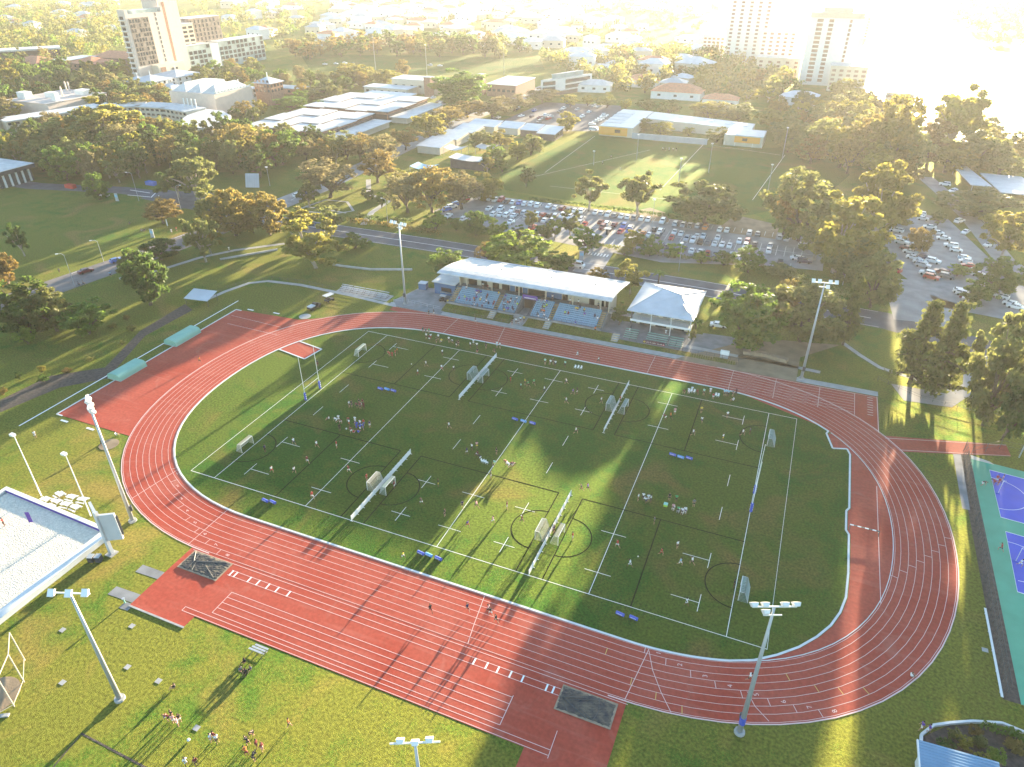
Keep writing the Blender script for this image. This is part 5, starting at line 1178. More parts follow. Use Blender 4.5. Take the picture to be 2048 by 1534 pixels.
# ------------------------------------------------------------------ grandstand
GS = thing('grandstand', 'white roofed grandstand with pale blue seats and yellow stair edges', 'grandstand', (0,0,0))
X0, X1 = -43.6, 3.6; YF, YB = 56.6, 62.6; NR = 9
b = MB(); b.box(X0,YF-.5,0,X1,YF,1.25)
rows_y = [YF+k*(YB-YF)/NR for k in range(NR+1)]; rows_z = [0.75+k*0.30 for k in range(NR)]
def terrace(xa, xb):
    for k in range(NR): b.box(xa,rows_y[k],0,xb,rows_y[k+1],rows_z[k])
terrace(X0,-21.9); terrace(-17.9,X1); b.box(X0,YB,0,-21.9,66.2,3.35); b.box(-17.9,YB,0,X1,66.2,3.35); b.box(-21.9,63.6,0,-17.9,66.2,3.35)
b.build('terrace', M['concd'], GS)
stairs = [-42.3,-28.3,-11.4,2.6]
sb = MB(); sb.box(-.225,-.18,0,.225,.10,.04); sb.add([(-.225,.08,.0),(.225,.08,.0),(.215,.17,.44),(-.215,.17,.44),(-.225,.12,.0),(.225,.12,.0),(.215,.21,.44),(-.215,.21,.44)],[(0,1,2,3),(7,6,5,4),(0,3,7,4),(1,5,6,2),(2,6,7,3)])
SEATM = meshof(sb, 'seat', M['seat']); seatpos = []
for xa, xb in ((-41.4,-29.0),(-27.6,-22.2),(-17.5,-12.1),(-10.7,1.9)):
    n = int((xb-xa)/.50)
    for k in range(NR):
        for i in range(n): seatpos.append((xa+(i+.5)*(xb-xa)/n, rows_y[k]+.42, rows_z[k]+.36, k))
front = [p for p in seatpos if p[3] < 2][:100]; rest = MB()
fs = set(p[:2] for p in front)
for p in seatpos:
    if p[:2] in fs: inst(SEATM, 'seat', GS, loc=p[:3])
    else:
        o_ = len(rest.v); rest.v += [(v.co.x+p[0], v.co.y+p[1], v.co.z+p[2]) for v in SEATM.vertices]; rest.f += [tuple(i+o_ for i in q.vertices) for q in SEATM.polygons]; rest.m += [0]*len(SEATM.polygons)
o = rest.build('seats', M['seat'], GS); o['kind'] = 'stuff'
for x in stairs:
    st = MB()
    for k in range(NR):
        st.box(x-.62,rows_y[k],rows_z[k]-.3+.02,x+.62,rows_y[k]+.33,rows_z[k]+.17); st.box(x-.6,rows_y[k]+.33,rows_z[k],x+.6,rows_y[k+1],rows_z[k]+.02)
    a = st.build('stair', M['conc'], GS); yb = MB()
    for k in range(NR): yb.box(x-.63,rows_y[k]-.03,rows_z[k]+.165,x+.63,rows_y[k]+.24,rows_z[k]+.185); yb.box(x-.6,rows_y[k+1]-.30,rows_z[k]+.02,x+.6,rows_y[k+1]-.12,rows_z[k]+.04)
    yb.build('step_edge', M['ystep'], a)
# lower stairs down to the track, front verge
for x in (-28.3,-11.4,8.2):
    st = MB()
    for k in range(4): st.box(x-.9,YF-.6-(k+1)*.75,0,x+.9,YF-.6-k*.75,1.05-k*.25)
    a = st.build('stair', M['conc'], GS); yb = MB()
    for k in range(4): yb.box(x-.9,YF-.6-(k+1)*.75-.02,1.05-k*.25,x+.9,YF-.6-(k+1)*.75+.14,1.07-k*.25)
    yb.build('step_edge', M['ystep'], a)
rb = MB()                                                  # railings
def rail(p, q, h=1.0, post=1.4):
    p, q = Vector(p), Vector(q); n = max(1, int((q-p).length/post))
    for i in range(n+1):
        c = p.lerp(q, i/n); rb.tube([c, c+Vector((0,0,h))], .03, 5)
    for k in (h, h*.55): rb.tube([p+Vector((0,0,k)), q+Vector((0,0,k))], .028, 5)
for xa, xb in ((X0,-29.0),(-27.6,-21.9),(-17.9,-12.1),(-10.7,X1)): rail((xa,YF-.35,1.25),(xb,YF-.35,1.25),.8)
for x in (-21.9,-17.9): rail((x,51.2,.1),(x,YF,1.0)); rail((x,YF,1.0),(x,62.0,3.2))
for xa, xb in ((-41.4,-29.2),(-27.4,-12.2),(-10.4,1.8)): rail((xa,YB+.25,3.35),(xb,YB+.25,3.35))
rb.build('railing', M['steeld'], GS)
w = MB(); w.box(X0+.8,66.0,3.35,X1-.1,66.3,9.3); w.box(X0+.5,66.3,0,X1,71.5,8.4); w.box(X1-.1,62.9,3.35,X1+.1,66.0,9.3); w.box(X0+.5,64.0,3.35,X0+.8,66.3,9.3)
w.build('rear_wall', M['cream'], GS)
for x0, x1 in ((-41.0,-38.2),(-36.7,-34.9),(-33.2,-31.0),(-30.0,-27.6),(-25.6,-23.6),(-21.6,-16.0),(-11.0,-9.4),(-3.0,-1.4),(0.4,1.4),(1.9,3.0)): MB().box(x0,65.93,3.36,x1,65.99,6.0).build('doorway', M['dark'], GS)
for x0, x1 in ((-27.4,-25.8),(-23.4,-21.8),(-15.8,-11.2)): MB().box(x0,65.92,3.36,x1,65.98,6.1).build('wall_panel', M['blue'], GS)
for x in (-40.2,-32.0,-23.4,-15.2,-7.0,1.2): MB().tube([(x,63.2,3.35),(x,63.2,9.6)], .20, 12).build('column', M['cream'], GS)
rf = MB(); prof = [(56.8,9.75),(58.5,10.0),(61.0,10.1),(64.5,9.85),(69.0,9.15),(73.4,8.3)]; TH = .28
ends = []
for side, xx in ((0, -46.6),(1, 5.8)):
    row = [(xx+((y-56.8)*.13 if side == 0 else (y-56.8)*.03), y, z) for y, z in prof]; ends.append(row)
n = len(prof); vs = [p for r__ in ends for p in r__]+[(p[0],p[1],p[2]-TH) for r__ in ends for p in r__]
fs_ = [(i, n+i, n+i+1, i+1) for i in range(n-1)]+[(2*n+i+1, 3*n+i+1, 3*n+i, 2*n+i) for i in range(n-1)]
fs_ += [(i+1, 2*n+i+1, 2*n+i, i) for i in range(n-1)]+[(n+i, 3*n+i, 3*n+i+1, n+i+1) for i in range(n-1)]+[(0,2*n,3*n,n),(n-1,2*n-1,4*n-1,3*n-1)]
rf.add(vs, fs_); ro = rf.build('roof', M['wroof'], GS)
MB().box(-44.4,73.4,7.95,6.4,74.3,8.4).build('gutter', M['groof'], ro)
sm = MB()
for k in range(1, 34):
    f_ = k/34
    for i in range(n-1):
        p_, q_ = [Vector(ends[0][j]).lerp(Vector(ends[1][j]), f_)+Vector((0,0,.02)) for j in (i, i+1)]; sm.bar(p_, q_, .10, .07)
sm.build('roof_seam', M['lgroof'], ro)
for x in (-30,-14.5,-1.5): MB().box(x-.25,66,9.55,x+.25,66.6,9.85).build('roof_vent', M['lgroof'], ro)
for x in (-38,-29.5,-21,-12.5,-4): MB().tube([(x,57.3,9.35),(x,57.3,9.6)], .22, 10).build('spot_lamp', M['lamp'], GS)
bn = MB().box(-21.8,62.0,3.6,-17.2,62.12,4.9).build('tunnel_banner', M['purple'], GS)
lb_ = MB()
for k in range(11): lb_.box(-21.2+k*.32,61.95,3.85,-21.0+k*.32,61.99,4.12)
lb_.build('lettering', M['white'], bn)
MB().box(-21.7,63.4,.05,-18.1,63.6,3.2).build('tunnel_mouth', M['dark'], GS)
MB().box(-21.85,51.3,0.02,-17.95,63.4,.06).build('tunnel_floor', M['conc'], GS)
t = thing('kiosk', 'blue kiosk block with flat white roof at the left end of the grandstand', 'kiosk', (0,0,0))
MB().box(-51.0,62.5,0,-43.75,69.2,3.8).build('wall', M['blue'], t); MB().box(-51.5,62.0,3.8,-43.6,69.7,4.05).build('roof', M['wroof'], t); MB().box(-48.6,62.42,1.1,-45.2,62.47,2.4).build('serving_hatch', M['dark'], t); MB().box(-48.8,61.9,.95,-45.0,62.4,1.05).build('counter', M['steel'], t)
t = thing('blue_enclosure', 'small blue box store on the plaza beside the kiosk', 'store', (-55.8,64.2,0), rad(5)); MB().box(-1.2,-1,0,1.2,1,2.0).build('wall', M['blue'], t); MB().box(-1.3,-1.1,2.0,1.3,1.1,2.1).build('roof', M['steel'], t)
t = thing('golf_buggy', 'small dark buggy with pale roof parked by the kiosk', 'buggy', (-45.9,58.4,0.02), rad(5))
MB().box(-1.2,-.6,.3,1.2,.6,.75).build('body', PAINT['black'], t); MB().box(-.95,-.62,1.75,.9,.62,1.85).build('roof', M['wroof'], t); MB().box(-.5,-.5,.75,.0,.5,1.1).build('bench_seat', M['dark'], t)
for x in (-.8,.8):
    for y in (-.6,.6): MB().tube([(x,y-.07,.26),(x,y+.07,.26)], .26, 10).build('wheel', M['tyre'], t); MB().tube([(x,y*.9,.7),(x,y*.9,1.76)], .03, 5).build('post', M['steeld'], t)
gv = MB()
for xa, xb in ((X0,-29.4),(-27.2,-22.1),(-17.7,-12.5),(-10.3,7.0),(9.4,40)): gv.add([(xa,52.3,.02),(xb,52.3,.02),(xb,YF-.6 if xb < 8 else 54.4,.75 if xb < 8 else .2),(xa,YF-.6 if xb < 8 else 54.4,.75 if xb < 8 else .2)], [(0,1,2,3)])
struct('verge', gv, M['lawn'])
# spectators
r = random.Random(5); blocks = {0:'leftmost block',1:'second block from left',2:'third block from left',3:'right hand block'}
cnt = {}
occ = []
for bi, (xa, xb, n) in enumerate(((-40.5,-29.6,30),(-27.2,-22.6,20),(-16.9,-12.4,14),(-10.2,1.6,10))):
    for _ in range(n):
        k = r.randrange(NR); x = r.gauss((xa+xb)/2, (xb-xa)/4); x = min(max(x, xa), xb)
        if bi == 2 and r.random() < .7: k = r.randrange(0,4)
        occ.append((bi, k, round(x*2)/2))
occ = sorted(set(occ))
for bi in range(4):
    for k in range(NR):
        xs = sorted(x for b_, k_, x in occ if b_ == bi and k_ == k)
        for i, x in enumerate(xs):
            c = r.choice(['w','w','k','n','e','s','b','m','y','o','p','l']) ; c2 = r.choice(['k','n','e','s'])
            person(x, rows_y[k]+.40, 'seat', AB[c], AB[c2], 'spectator in %s, %s from left in row %d of the %s' % (AB[c], ORD(i+1), k+1, blocks[bi]), PI+r.uniform(-.25,.25), 'spectators on the grandstand', rows_z[k]-.10)
for i, x in enumerate((-35.5,-33.8,-24.5,-13.5,-8.0,-5.5,0.2)): person(x, 64.2+r.uniform(-.5,.5), 'stand', r.choice(['white','grey','yellow','maroon','light blue']), 'black', 'person on the upper walkway of the grandstand, %s from left' % ORD(i+1), PI, 'people on the upper walkway', 3.36)
AVOID += [(-52,50,31,84)]
# ------------------------------------------------------------------ pavilion
PV = thing('pavilion', 'two storey pavilion with pale grey hipped roof and front balcony', 'pavilion', (0,0,0))
b = MB(); b.box(11.0,66,0,26.2,80,3.0); b.box(11.0,65.5,3.2,26.2,80,5.9); b.build('wall', M['cream'], PV)
ex0, ex1, ey0, ey1, ez, rz_ = 9.3,27.2,60.8,81.2,6.1,8.3
b = MB(); rl, rr = (16.4,73.6), (21.6,71.2)
V_ = [(ex0,ey0,ez),(ex1,ey0,ez),(ex1,ey1,ez),(ex0,ey1,ez),(rl[0],rl[1],rz_),(rr[0],rr[1],rz_)]
b.add(V_+[(v[0],v[1],ez-.25) for v in V_[:4]], [(0,1,5,4),(1,2,5),(2,3,4,5),(3,0,4),(9,8,7,6),(0,6,7,1),(1,7,8,2),(2,8,9,3),(3,9,6,0)])
ro = b.build('roof', M['lgroof'], PV)
b = MB(); b.add([(22.6,61.0,6.15),(27.4,63.0,6.05),(27.35,68.8,6.1),(23.2,66.4,7.9),(24.8,64.0,7.2)], [(0,1,4),(1,2,3,4)]); b.build('side_gable', M['lgroof'], ro)
b = MB()
for p, q in ((V_[0],V_[4]),(V_[4],V_[5]),(V_[5],V_[1]),(V_[5],V_[2]),(V_[4],V_[3])): b.tube([Vector(p)+Vector((0,0,.06)), Vector(q)+Vector((0,0,.06))], .10, 6)
b.build('ridge_cap', M['wroof'], ro)
b = MB(); b.box(10.3,61.6,2.95,26.7,66,3.2); b.box(10.2,61.5,2.75,26.8,61.75,3.35); b.build('balcony', M['wsteel'], PV)
for x in (10.5,15.9,21.3,26.5): MB().tube([(x,61.8,0),(x,61.8,6.0)], .11 if x > 11 else .25, 8).build('post', M['steeld'] if x < 11 else M['wsteel'], PV)
b = MB(); b.bar((10.5,61.7,4.3),(26.5,61.7,4.3),.06,.06)
for k in range(33): b.bar((10.5+k*.5,61.7,3.3),(10.5+k*.5,61.7,4.3),.025,.025)
b.build('railing', M['steel'], PV)
for x in (12.2,15.2,18.4,21.6,24.2): MB().box(x,65.42,3.4,x+1.9,65.48,5.3).build('window', M['glass'], PV)
for x in (12.0,16.5,21.5): MB().box(x,65.92,.05,x+3.0,65.98,2.6).build('doorway', M['dark'], PV)
t = thing('footbridge', 'grey raised walkway between the stand and the pavilion', 'walkway', (0,0,0)); MB().box(3.7,63.2,2.9,10.2,64.8,3.15).build('deck', M['conc'], t)
b = MB(); b.bar((3.7,63.25,4.1),(10.2,63.25,4.1),.05,.05); b.bar((3.7,64.75,4.1),(10.2,64.75,4.1),.05,.05)
for k in range(8): b.bar((3.8+k*.9,63.25,3.1),(3.8+k*.9,63.25,4.1),.04,.04)
b.build('railing', M['steeld'], t)
# ------------------------------------------------------------------ fences
def fence(pts, label, h=1.1, m='steel', gap=2.5, rails=2, mesh=False):
    t = thing('fence', label, 'fence', (0,0,0), 0, None); rl_ = MB()
    for p, q in zip(pts, pts[1:]):
        P_, Q_ = Vector((p[0],p[1],0)), Vector((q[0],q[1],0))
        for k in range(rails): z = h*(k+1)/rails; rl_.tube([P_+Vector((0,0,z)), Q_+Vector((0,0,z))], .03, 5)
        if mesh:
            n = int((Q_-P_).length/1.1)
            for i in range(n): a, b_ = P_.lerp(Q_, i/n), P_.lerp(Q_, (i+1)/n); rl_.tube([a, b_+Vector((0,0,h))], .03, 4); rl_.tube([a+Vector((0,0,h)), b_], .03, 4)
    rl_.build('rail', M[m], t); pm_ = meshof(MB().tube([(0,0,0),(0,0,h+.05)], .045, 6), 'post', M[m]); k = 0
    for p, q in zip(pts, pts[1:]):
        n = max(1, int(math.hypot(q[0]-p[0], q[1]-p[1])/gap))
        for i in range(n):
            if k < 60: inst(pm_, 'post', t, loc=(p[0]+(q[0]-p[0])*i/n, p[1]+(q[1]-p[1])*i/n, 0)); k += 1
    return t
fence([(-113.5,33),(-112,41),(-109,48.5),(-104,52.2),(-93,53.6),(-80.5,52.9)], 'low wire fence along the curved footpath behind the red area', 1.0, 'steeld')
fence([(-43,52.2),(-22.2,52.2)], 'dark railing along the track in front of the left seat blocks', 1.0, 'steeld', 2); fence([(10,54.3),(40.5,54.2),(42,56)], 'grey railing in front of the benches and yard beside the pavilion', 1.1, 'steeld', 2)
fence([(-59,51.6),(-57,53.5),(-44,52.4)], 'pipe railing round the plaza left of the stand', 1.1, 'steel', 2)
fence([(73,58),(82,52.5),(97,50.5),(100,47)], 'low dark fence right of the back straight under the pines', 1.1, 'steeld')
fence([(88.9,33.5),(88.4,10),(88.0,-12),(87.7,-29)], 'tall diamond mesh fence beside the netball courts', 2.9, 'steeld', 3.4, 2, True)
fence([(90.3,33),(96,37.5),(110,36.5)], 'wire fence behind the red exit strip', 2.2, 'steeld', 3, 2)
flat('mulch_strip', M['mulch'], 0.014, [(87.8,33.2),(90.0,33),(89.6,-29),(87.4,-29)])
flat('bench_slab', M['concd'], 0.016, [(86.9,33),(88.4,33.2),(88.0,13.6),(86.7,13.6)])
fl = MB(); fl.box(-.16,-8.5,.32,.16,8.5,.40)
t = thing('long_bench', 'long white bench at the foot of the netball fence', 'bench', (87.2,-20.5,0)); fl.build('bench_seat', M['wsteel'], t)
for y in (-7.5,-3.8,0,3.8,7.5): MB().box(-.12,y-.06,0,.12,y+.06,.32).build('leg', M['steel'], t)
def wall_line(pts, w, h, label, m='conc'):
    b_ = MB()
    for p, q in zip(pts, pts[1:]): b_.bar((p[0],p[1],h/2),(q[0],q[1],h/2), w, h)
    tag(b_.build('low_wall', M[m]), label, 'low wall')
wall_line([(-131.3,58.9),(-126,65.5),(-119.2,73.9)], .7, .5, 'pale low retaining wall beside the footpath under the golden gum'); wall_line([(-98.5,69.9),(-90,69.6),(-79.3,70.7),(-66.4,75.8)], .7, .5, 'pale curved low wall on the lawn left of the grandstand')
wall_line([(41,59.5),(46,60.3),(52,59)], 1.4, .9, 'rough stone bank under the large green tree','wood')
hb = MB(); r = random.Random(3)
def hedge(pts, w, h, label, leafc):
    b_ = MB()
    for p, q in zip(pts, pts[1:]):
        n = int(math.hypot(q[0]-p[0], q[1]-p[1])*26)
        for i in range(n):
            f = r.random(); c = Vector((p[0]+(q[0]-p[0])*f+r.uniform(-w,w)/2, p[1]+(q[1]-p[1])*f+r.uniform(-w,w)/2, h*math.sqrt(r.random())))
            leaf(b_, c, .34, r, Vector((0,0,.6)))
    tag(b_.build('hedge', LEAF[leafc]), label, 'hedge')
hedge([(-113,108.2),(-96,109.3),(-73,108.4)], 2.4, 1.9, 'long clipped brown green hedge along the main road', 'autumn'); hedge([(-112,114),(-100,115),(-90,117)], 2.2, 1.5, 'dark hedge behind the long clipped one', 'dark')
hedge([(-58,161),(-10,161),(20,160)], 1.6, 1.3, 'thin dark hedge along the top of the car park', 'dark'); hedge([(46,118),(56,110),(66,106)], 5, 2.2, 'dark scrub right of the path steps', 'olive')
hedge([(-20,119.5),(10,119),(40,122)], 2.0, 1.2, 'low scrub strip under the verge trees', 'olive')
for i, (u, v) in enumerate([(265,662),(245,690),(225,655),(180,722),(135,745),(90,765),(40,758),(8,790),(255,640),(85,745)]):
    g = G(u, v); put_tree(g.x, g.y, r.uniform(1.2,2.6), r.uniform(2,3.6), 'bush', r.choice(['olive','dark','autumn','gold']), 'low garden shrub in the mulch bed, %s along it from the right' % ORD(i+1), 'shrubs in the mulch bed')
# ------------------------------------------------------------------ netball courts, garden, shed
flat('court_surface', M['cgreen'], 0.020, [(90.0,31.6),(92,31.5),(135,27),(135,-29),(89.6,-29)]); flat('court_end_slab', M['sand'], 0.024, [(90.2,32.9),(93.5,31.8),(94.3,31.0),(90.2,31.4)])
flat('netball_court', M['cblue'], 0.026, [(93.1,28.7),(130,25),(130,10.5),(93.0,13.6)], [(93.2,9.6),(130,6),(130,-9.2),(92.7,-5.8)])
b = MB()
for (xa,ya),(xb,yb),(xc,yc),(xd,yd) in (((93.1,28.7),(130,25),(130,10.5),(93.0,13.6)),((93.2,9.6),(130,6),(130,-9.2),(92.7,-5.8))): b.strip([(xb,yb),(xa,ya),(xd,yd),(xc,yc)], .16, .034); b.strip([(xa-.0,(ya+yd)/2+5*math.sin(t_)) if False else (xa+5.4*math.cos(t_), (ya+yd)/2+4.9*math.sin(t_)) for t_ in [rad(-90+k*9) for k in range(21)]], .12, .034); b.strip([(xa+10.2,ya-1),(xa+10.2,yd-.9)], .12, .034)
struct('court_lines', b, M['white'])
t = thing('netball_post', 'netball goal post at the left end of the lower court', 'netball post', (93.6,1.9,.03)); MB().tube([(0,0,0),(0,0,3.1)], .05, 8).build('pole', M['wsteel'], t); MB().tube([(.1+.2*math.cos(a_*PI/6)+.15,.2*math.sin(a_*PI/6),3.05) for a_ in range(13)], .02, 5).build('ring', M['wsteel'], t); MB().box(-.4,-.3,0,.3,.3,.12).build('base', M['pad'], t)
t = thing('netball_post', 'netball goal post at the left end of the upper court', 'netball post', (93.6,21.2,.03)); MB().tube([(0,0,0),(0,0,3.1)], .05, 8).build('pole', M['wsteel'], t); MB().tube([(.1+.2*math.cos(a_*PI/6)+.15,.2*math.sin(a_*PI/6),3.05) for a_ in range(13)], .02, 5).build('ring', M['wsteel'], t); MB().box(-.4,-.3,0,.3,.3,.12).build('base', M['pad'], t)
small_pole(2038,915,850,'pole at the corner of the upper netball court',.9,0,None,'light_pole','steel',.14)
t = thing('club_shed', 'building with blue corrugated roof cut by the bottom right photo corner', 'shed', (0,0,0)); MB().box(75.4,-52,0,84.5,-43.7,3.6).build('wall', M['whitew'], t)
b = MB(); rx0, rx1, ry0, ry1 = 74.9,83.6,-54,-43.1
b.add([(rx0,ry0,3.7),(rx1,ry0,4.4),(rx1,ry1,4.4),(rx0,ry1,3.7),(rx0,ry0,3.5),(rx1,ry0,4.2),(rx1,ry1,4.2),(rx0,ry1,3.5)],[(0,1,2,3),(7,6,5,4),(0,4,5,1),(1,5,6,2),(2,6,7,3),(3,7,4,0)]); 
for k in range(26): y = ry1-.25-k*.42; b.bar((rx0,y,3.73),(rx1,y,4.43),.14,.08)
b.build('roof', M['broof'], t); MB().box(74.7,ry0,3.45,74.88,ry1,3.75).build('gutter', M['wsteel'], t)
flat('shed_slab', M['conc'], .02, [(73.6,-55),(75.3,-55),(75.3,-45.2),(73.6,-45.2)]); flat('garden_mulch', M['mulch'], .016, [(76.2,-42.8),(76.6,-39.5),(80,-36.3),(86.5,-33.8),(95,-35),(95,-52),(84.5,-52),(84.5,-43)])
wall_line([(76.0,-42.8),(76.4,-39.4),(78,-37.3),(80.2,-36.0),(83,-34.6),(86.6,-33.4),(95,-34.6)], .35, .4, 'white curved kerb wall round the garden at bottom right', 'kerb')
hedge([(84.3,-35.2),(88,-34.9),(94,-36.2)], 1.3, 1.0, 'curved clipped hedge inside the garden kerb', 'green')
for u, v, h, w_, c, lb in [(1890,1500,1.6,3.2,'dark','dark shrub beside the blue roof'),(1925,1495,2.0,2.6,'gold','gold shrub in the middle of the corner garden'),(1905,1475,1.4,2.4,'olive','olive shrub at the front of the corner garden'),(1960,1490,1.5,2.6,'olive','brown green shrub right of the gold one in the corner garden'),(1985,1520,2.2,3.0,'lime','bright yellow green shrub at the right of the corner garden'),(1965,1528,1.6,2.6,'gold','yellow shrub beside the blue roof end'),(2025,1500,1.6,3.2,'autumn','brownish shrub at the right photo edge'),(1950,1468,1.2,2.4,'autumn','low rusty shrub by the garden kerb')]:
    g = G(u, v); put_tree(g.x, g.y, h, w_, 'bush', c, lb, 'garden shrubs')
# ------------------------------------------------------------------ buildings beyond
WINM = {}
def win_mesh(w, h, m):
    k = (round(w,2), round(h,2), m)
    if k not in WINM: WINM[k] = meshof(MB().box(-w/2,-.05,-h/2,w/2,.05,h/2), 'window', M[m])
    return WINM[k]
def windows(parent, p, q, z0, floors, fh, cols, w, h, m='glass', skip=0.0, cap=100, counter=None):
    """a grid of single windows on the wall running p -> q (outside on the right hand side)"""
    P_, Q_ = Vector((p[0],p[1],0)), Vector((q[0],q[1],0)); d = (Q_-P_).normalized(); nrm = Vector((d.y,-d.x,0)); rz = math.atan2(d.y, d.x)
    me = win_mesh(w, h, m); r = random.Random(int(p[0]*7+p[1]))
    extra = MB(); n = 0
    for f in range(floors):
        for c in range(cols):
            if r.random() < skip: continue
            pos = P_.lerp(Q_, (c+.5)/cols)+nrm*.04+Vector((0,0,z0+f*fh+fh*.5)); parent['_n'] = parent.get('_n', 0)+1
            if parent['_n'] <= cap: inst(me, 'window', parent, loc=pos, rz=rz)
            else:
                ca, sa = math.cos(rz), math.sin(rz); o_ = len(extra.v)
                extra.v += [(pos.x+v.co.x*ca-v.co.y*sa, pos.y+v.co.x*sa+v.co.y*ca, pos.z+v.co.z) for v in me.vertices]; extra.f += [tuple(i+o_ for i in g_.vertices) for g_ in me.polygons]; extra.m += [0]*len(me.polygons)
    if extra.v: o = extra.build('windows', M[m], parent); o['kind'] = 'stuff'
def rect_pts(cx, cy, a, ux, uy): return None
def block(t, pts, z0, z1, wall, roof=None, over=0.0, th=.35, name='wall'):
    MB().prism(pts, z0, z1).build(name, M[wall], t)
    if roof:
        c = (sum(p[0] for p in pts)/len(pts), sum(p[1] for p in pts)/len(pts)); q = []
        for p in pts: d = Vector((p[0]-c[0], p[1]-c[1])); l = d.length; d = d*((l+over*1.4)/l); q.append((c[0]+d.x, c[1]+d.y))
        MB().prism(q, z1, z1+th).build('roof', M[roof], t)
def box_pts(x0, y0, x1, y1): return [(x0,y0),(x1,y0),(x1,y1),(x0,y1)]
def hip(t, x0, y0, x1, y1, z, h, roof, over=.6, name='roof'):
    x0 -= over; x1 += over; y0 -= over; y1 += over; w, d = x1-x0, y1-y0; m_ = min(w, d)/2
    r1, r2 = ((x0+m_,(y0+y1)/2),(x1-m_,(y0+y1)/2)) if w >= d else (((x0+x1)/2,y0+m_),((x0+x1)/2,y1-m_))
    V_ = [(x0,y0,z),(x1,y0,z),(x1,y1,z),(x0,y1,z),(r1[0],r1[1],z+h),(r2[0],r2[1],z+h)]
    if w >= d: F_ = [(0,1,5,4),(1,2,5),(2,3,4,5),(3,0,4)]
    else: F_ = [(0,1,4),(1,2,5,4),(2,3,5),(3,0,4,5)]
    return MB().add(V_, F_+[(3,2,1,0)]).build(name, M[roof], t)
def para(o, ux, a, uy, b_): return [(o[0],o[1]),(o[0]+ux[0]*a,o[1]+ux[1]*a),(o[0]+ux[0]*a+uy[0]*b_,o[1]+ux[1]*a+uy[1]*b_),(o[0]+uy[0]*b_,o[1]+uy[1]*b_)]
# residential tower at upper left
t = thing('apartment_tower', 'tall pale pink tower with dark patterned panels at the upper left', 'apartment tower', (0,0,0))
XE = -440.0
block(t, box_pts(-447,318,XE,354), 0, 49, 'pinkw', None); MB().box(-446,326,49,-441,350,51.5).build('roof_garden', M['gglass'], t)
for y0, y1 in ((317.9,320.5),(352.2,354.1)): MB().box(-447.1,y0,49,XE+.1,y1,52.2).build('parapet', M['pinkw'], t)
MB().box(XE+.002,320,14,XE+.25,338.5,46.5).build('dark_panel', M['panel'], t)
windows(t, (XE+.24,320), (XE+.24,338.5), 14, 10, 3.2, 7, 1.3, 2.3, 'glass', .2, 85); windows(t, (XE,345), (XE,347), 14, 11, 3.2, 1, 1.0, 2.2, 'glass')
for k in range(11): MB().box(-446.6,316.6,9+k*3.6,-441.5,317.98,9.5+k*3.6).build('balcony', M['whitew'], t); MB().box(-446.0,317.9,9.6+k*3.6,-442.5,317.96,11.8+k*3.6).build('balcony_door', M['dark'], t)
block(t, box_pts(-462,356,-446,376), 0, 57, 'pinkw', None, name='lift_slab'); MB().box(-446,360,8,-445.8,362.5,55).build('slit_window', M['brick'], t)
block(t, box_pts(-448,330,-432.5,356), 0, 13.5, 'cream', None, name='podium'); MB().box(-432.5,332,5,-432.3,337,12).build('recess', M['brick'], t)
for y, z in ((343,9),(343,5),(347,9)): MB().box(-432.5,y,z,-432.35,y+2,z+1.6).build('window', M['glass'], t)
AVOID.append((-465,312,-425,385))
t = thing('apartment_block', 'brown patterned apartment block right of the pink tower', 'apartment block', (0,0,0))
block(t, box_pts(-478,384,-462,404), 0, 36.5, 'cream', 'wroof', .4); block(t, box_pts(-482,404.3,-466,441), 0, 39.5, 'panel', 'lgroof', .3, name='rear_wing')
windows(t, (-462,384), (-462,404), 9, 8, 3.3, 3, 4.6, 1.9); windows(t, (-466,404), (-466,441), 8, 9, 3.4, 8, 1.6, 2.4, 'glass', .25)
AVOID.append((-485,380,-455,445))
t = thing('glass_block', 'long glazed apartment block below the brown one', 'apartment block', (0,0,0)); gx = Vector((.02,1.0)); gy = Vector((-1,.02)); o3 = Vector((-456,376))
for a, L_ in ((0,36),(46,58)):
    block(t, para(o3+gx*a, gx, L_, gy, 14), 0, 20.5, 'gglass', 'lgroof', .6)
    windows(t, tuple(o3+gx*a), tuple(o3+gx*(a+L_)), 2, 5, 3.7, int(L_/5), 3.6, 2.6, 'glass', .2, 60)
block(t, para(o3+gx*36.2, gx, 9.6, gy, 15), 0, 20, 'whitew', None, name='stair_tower'); block(t, para(o3-gx*8, gx, 7.8, gy, 12), 0, 21, 'lgroof', None, name='end_wall')
AVOID.append((-475,360,-440,485))
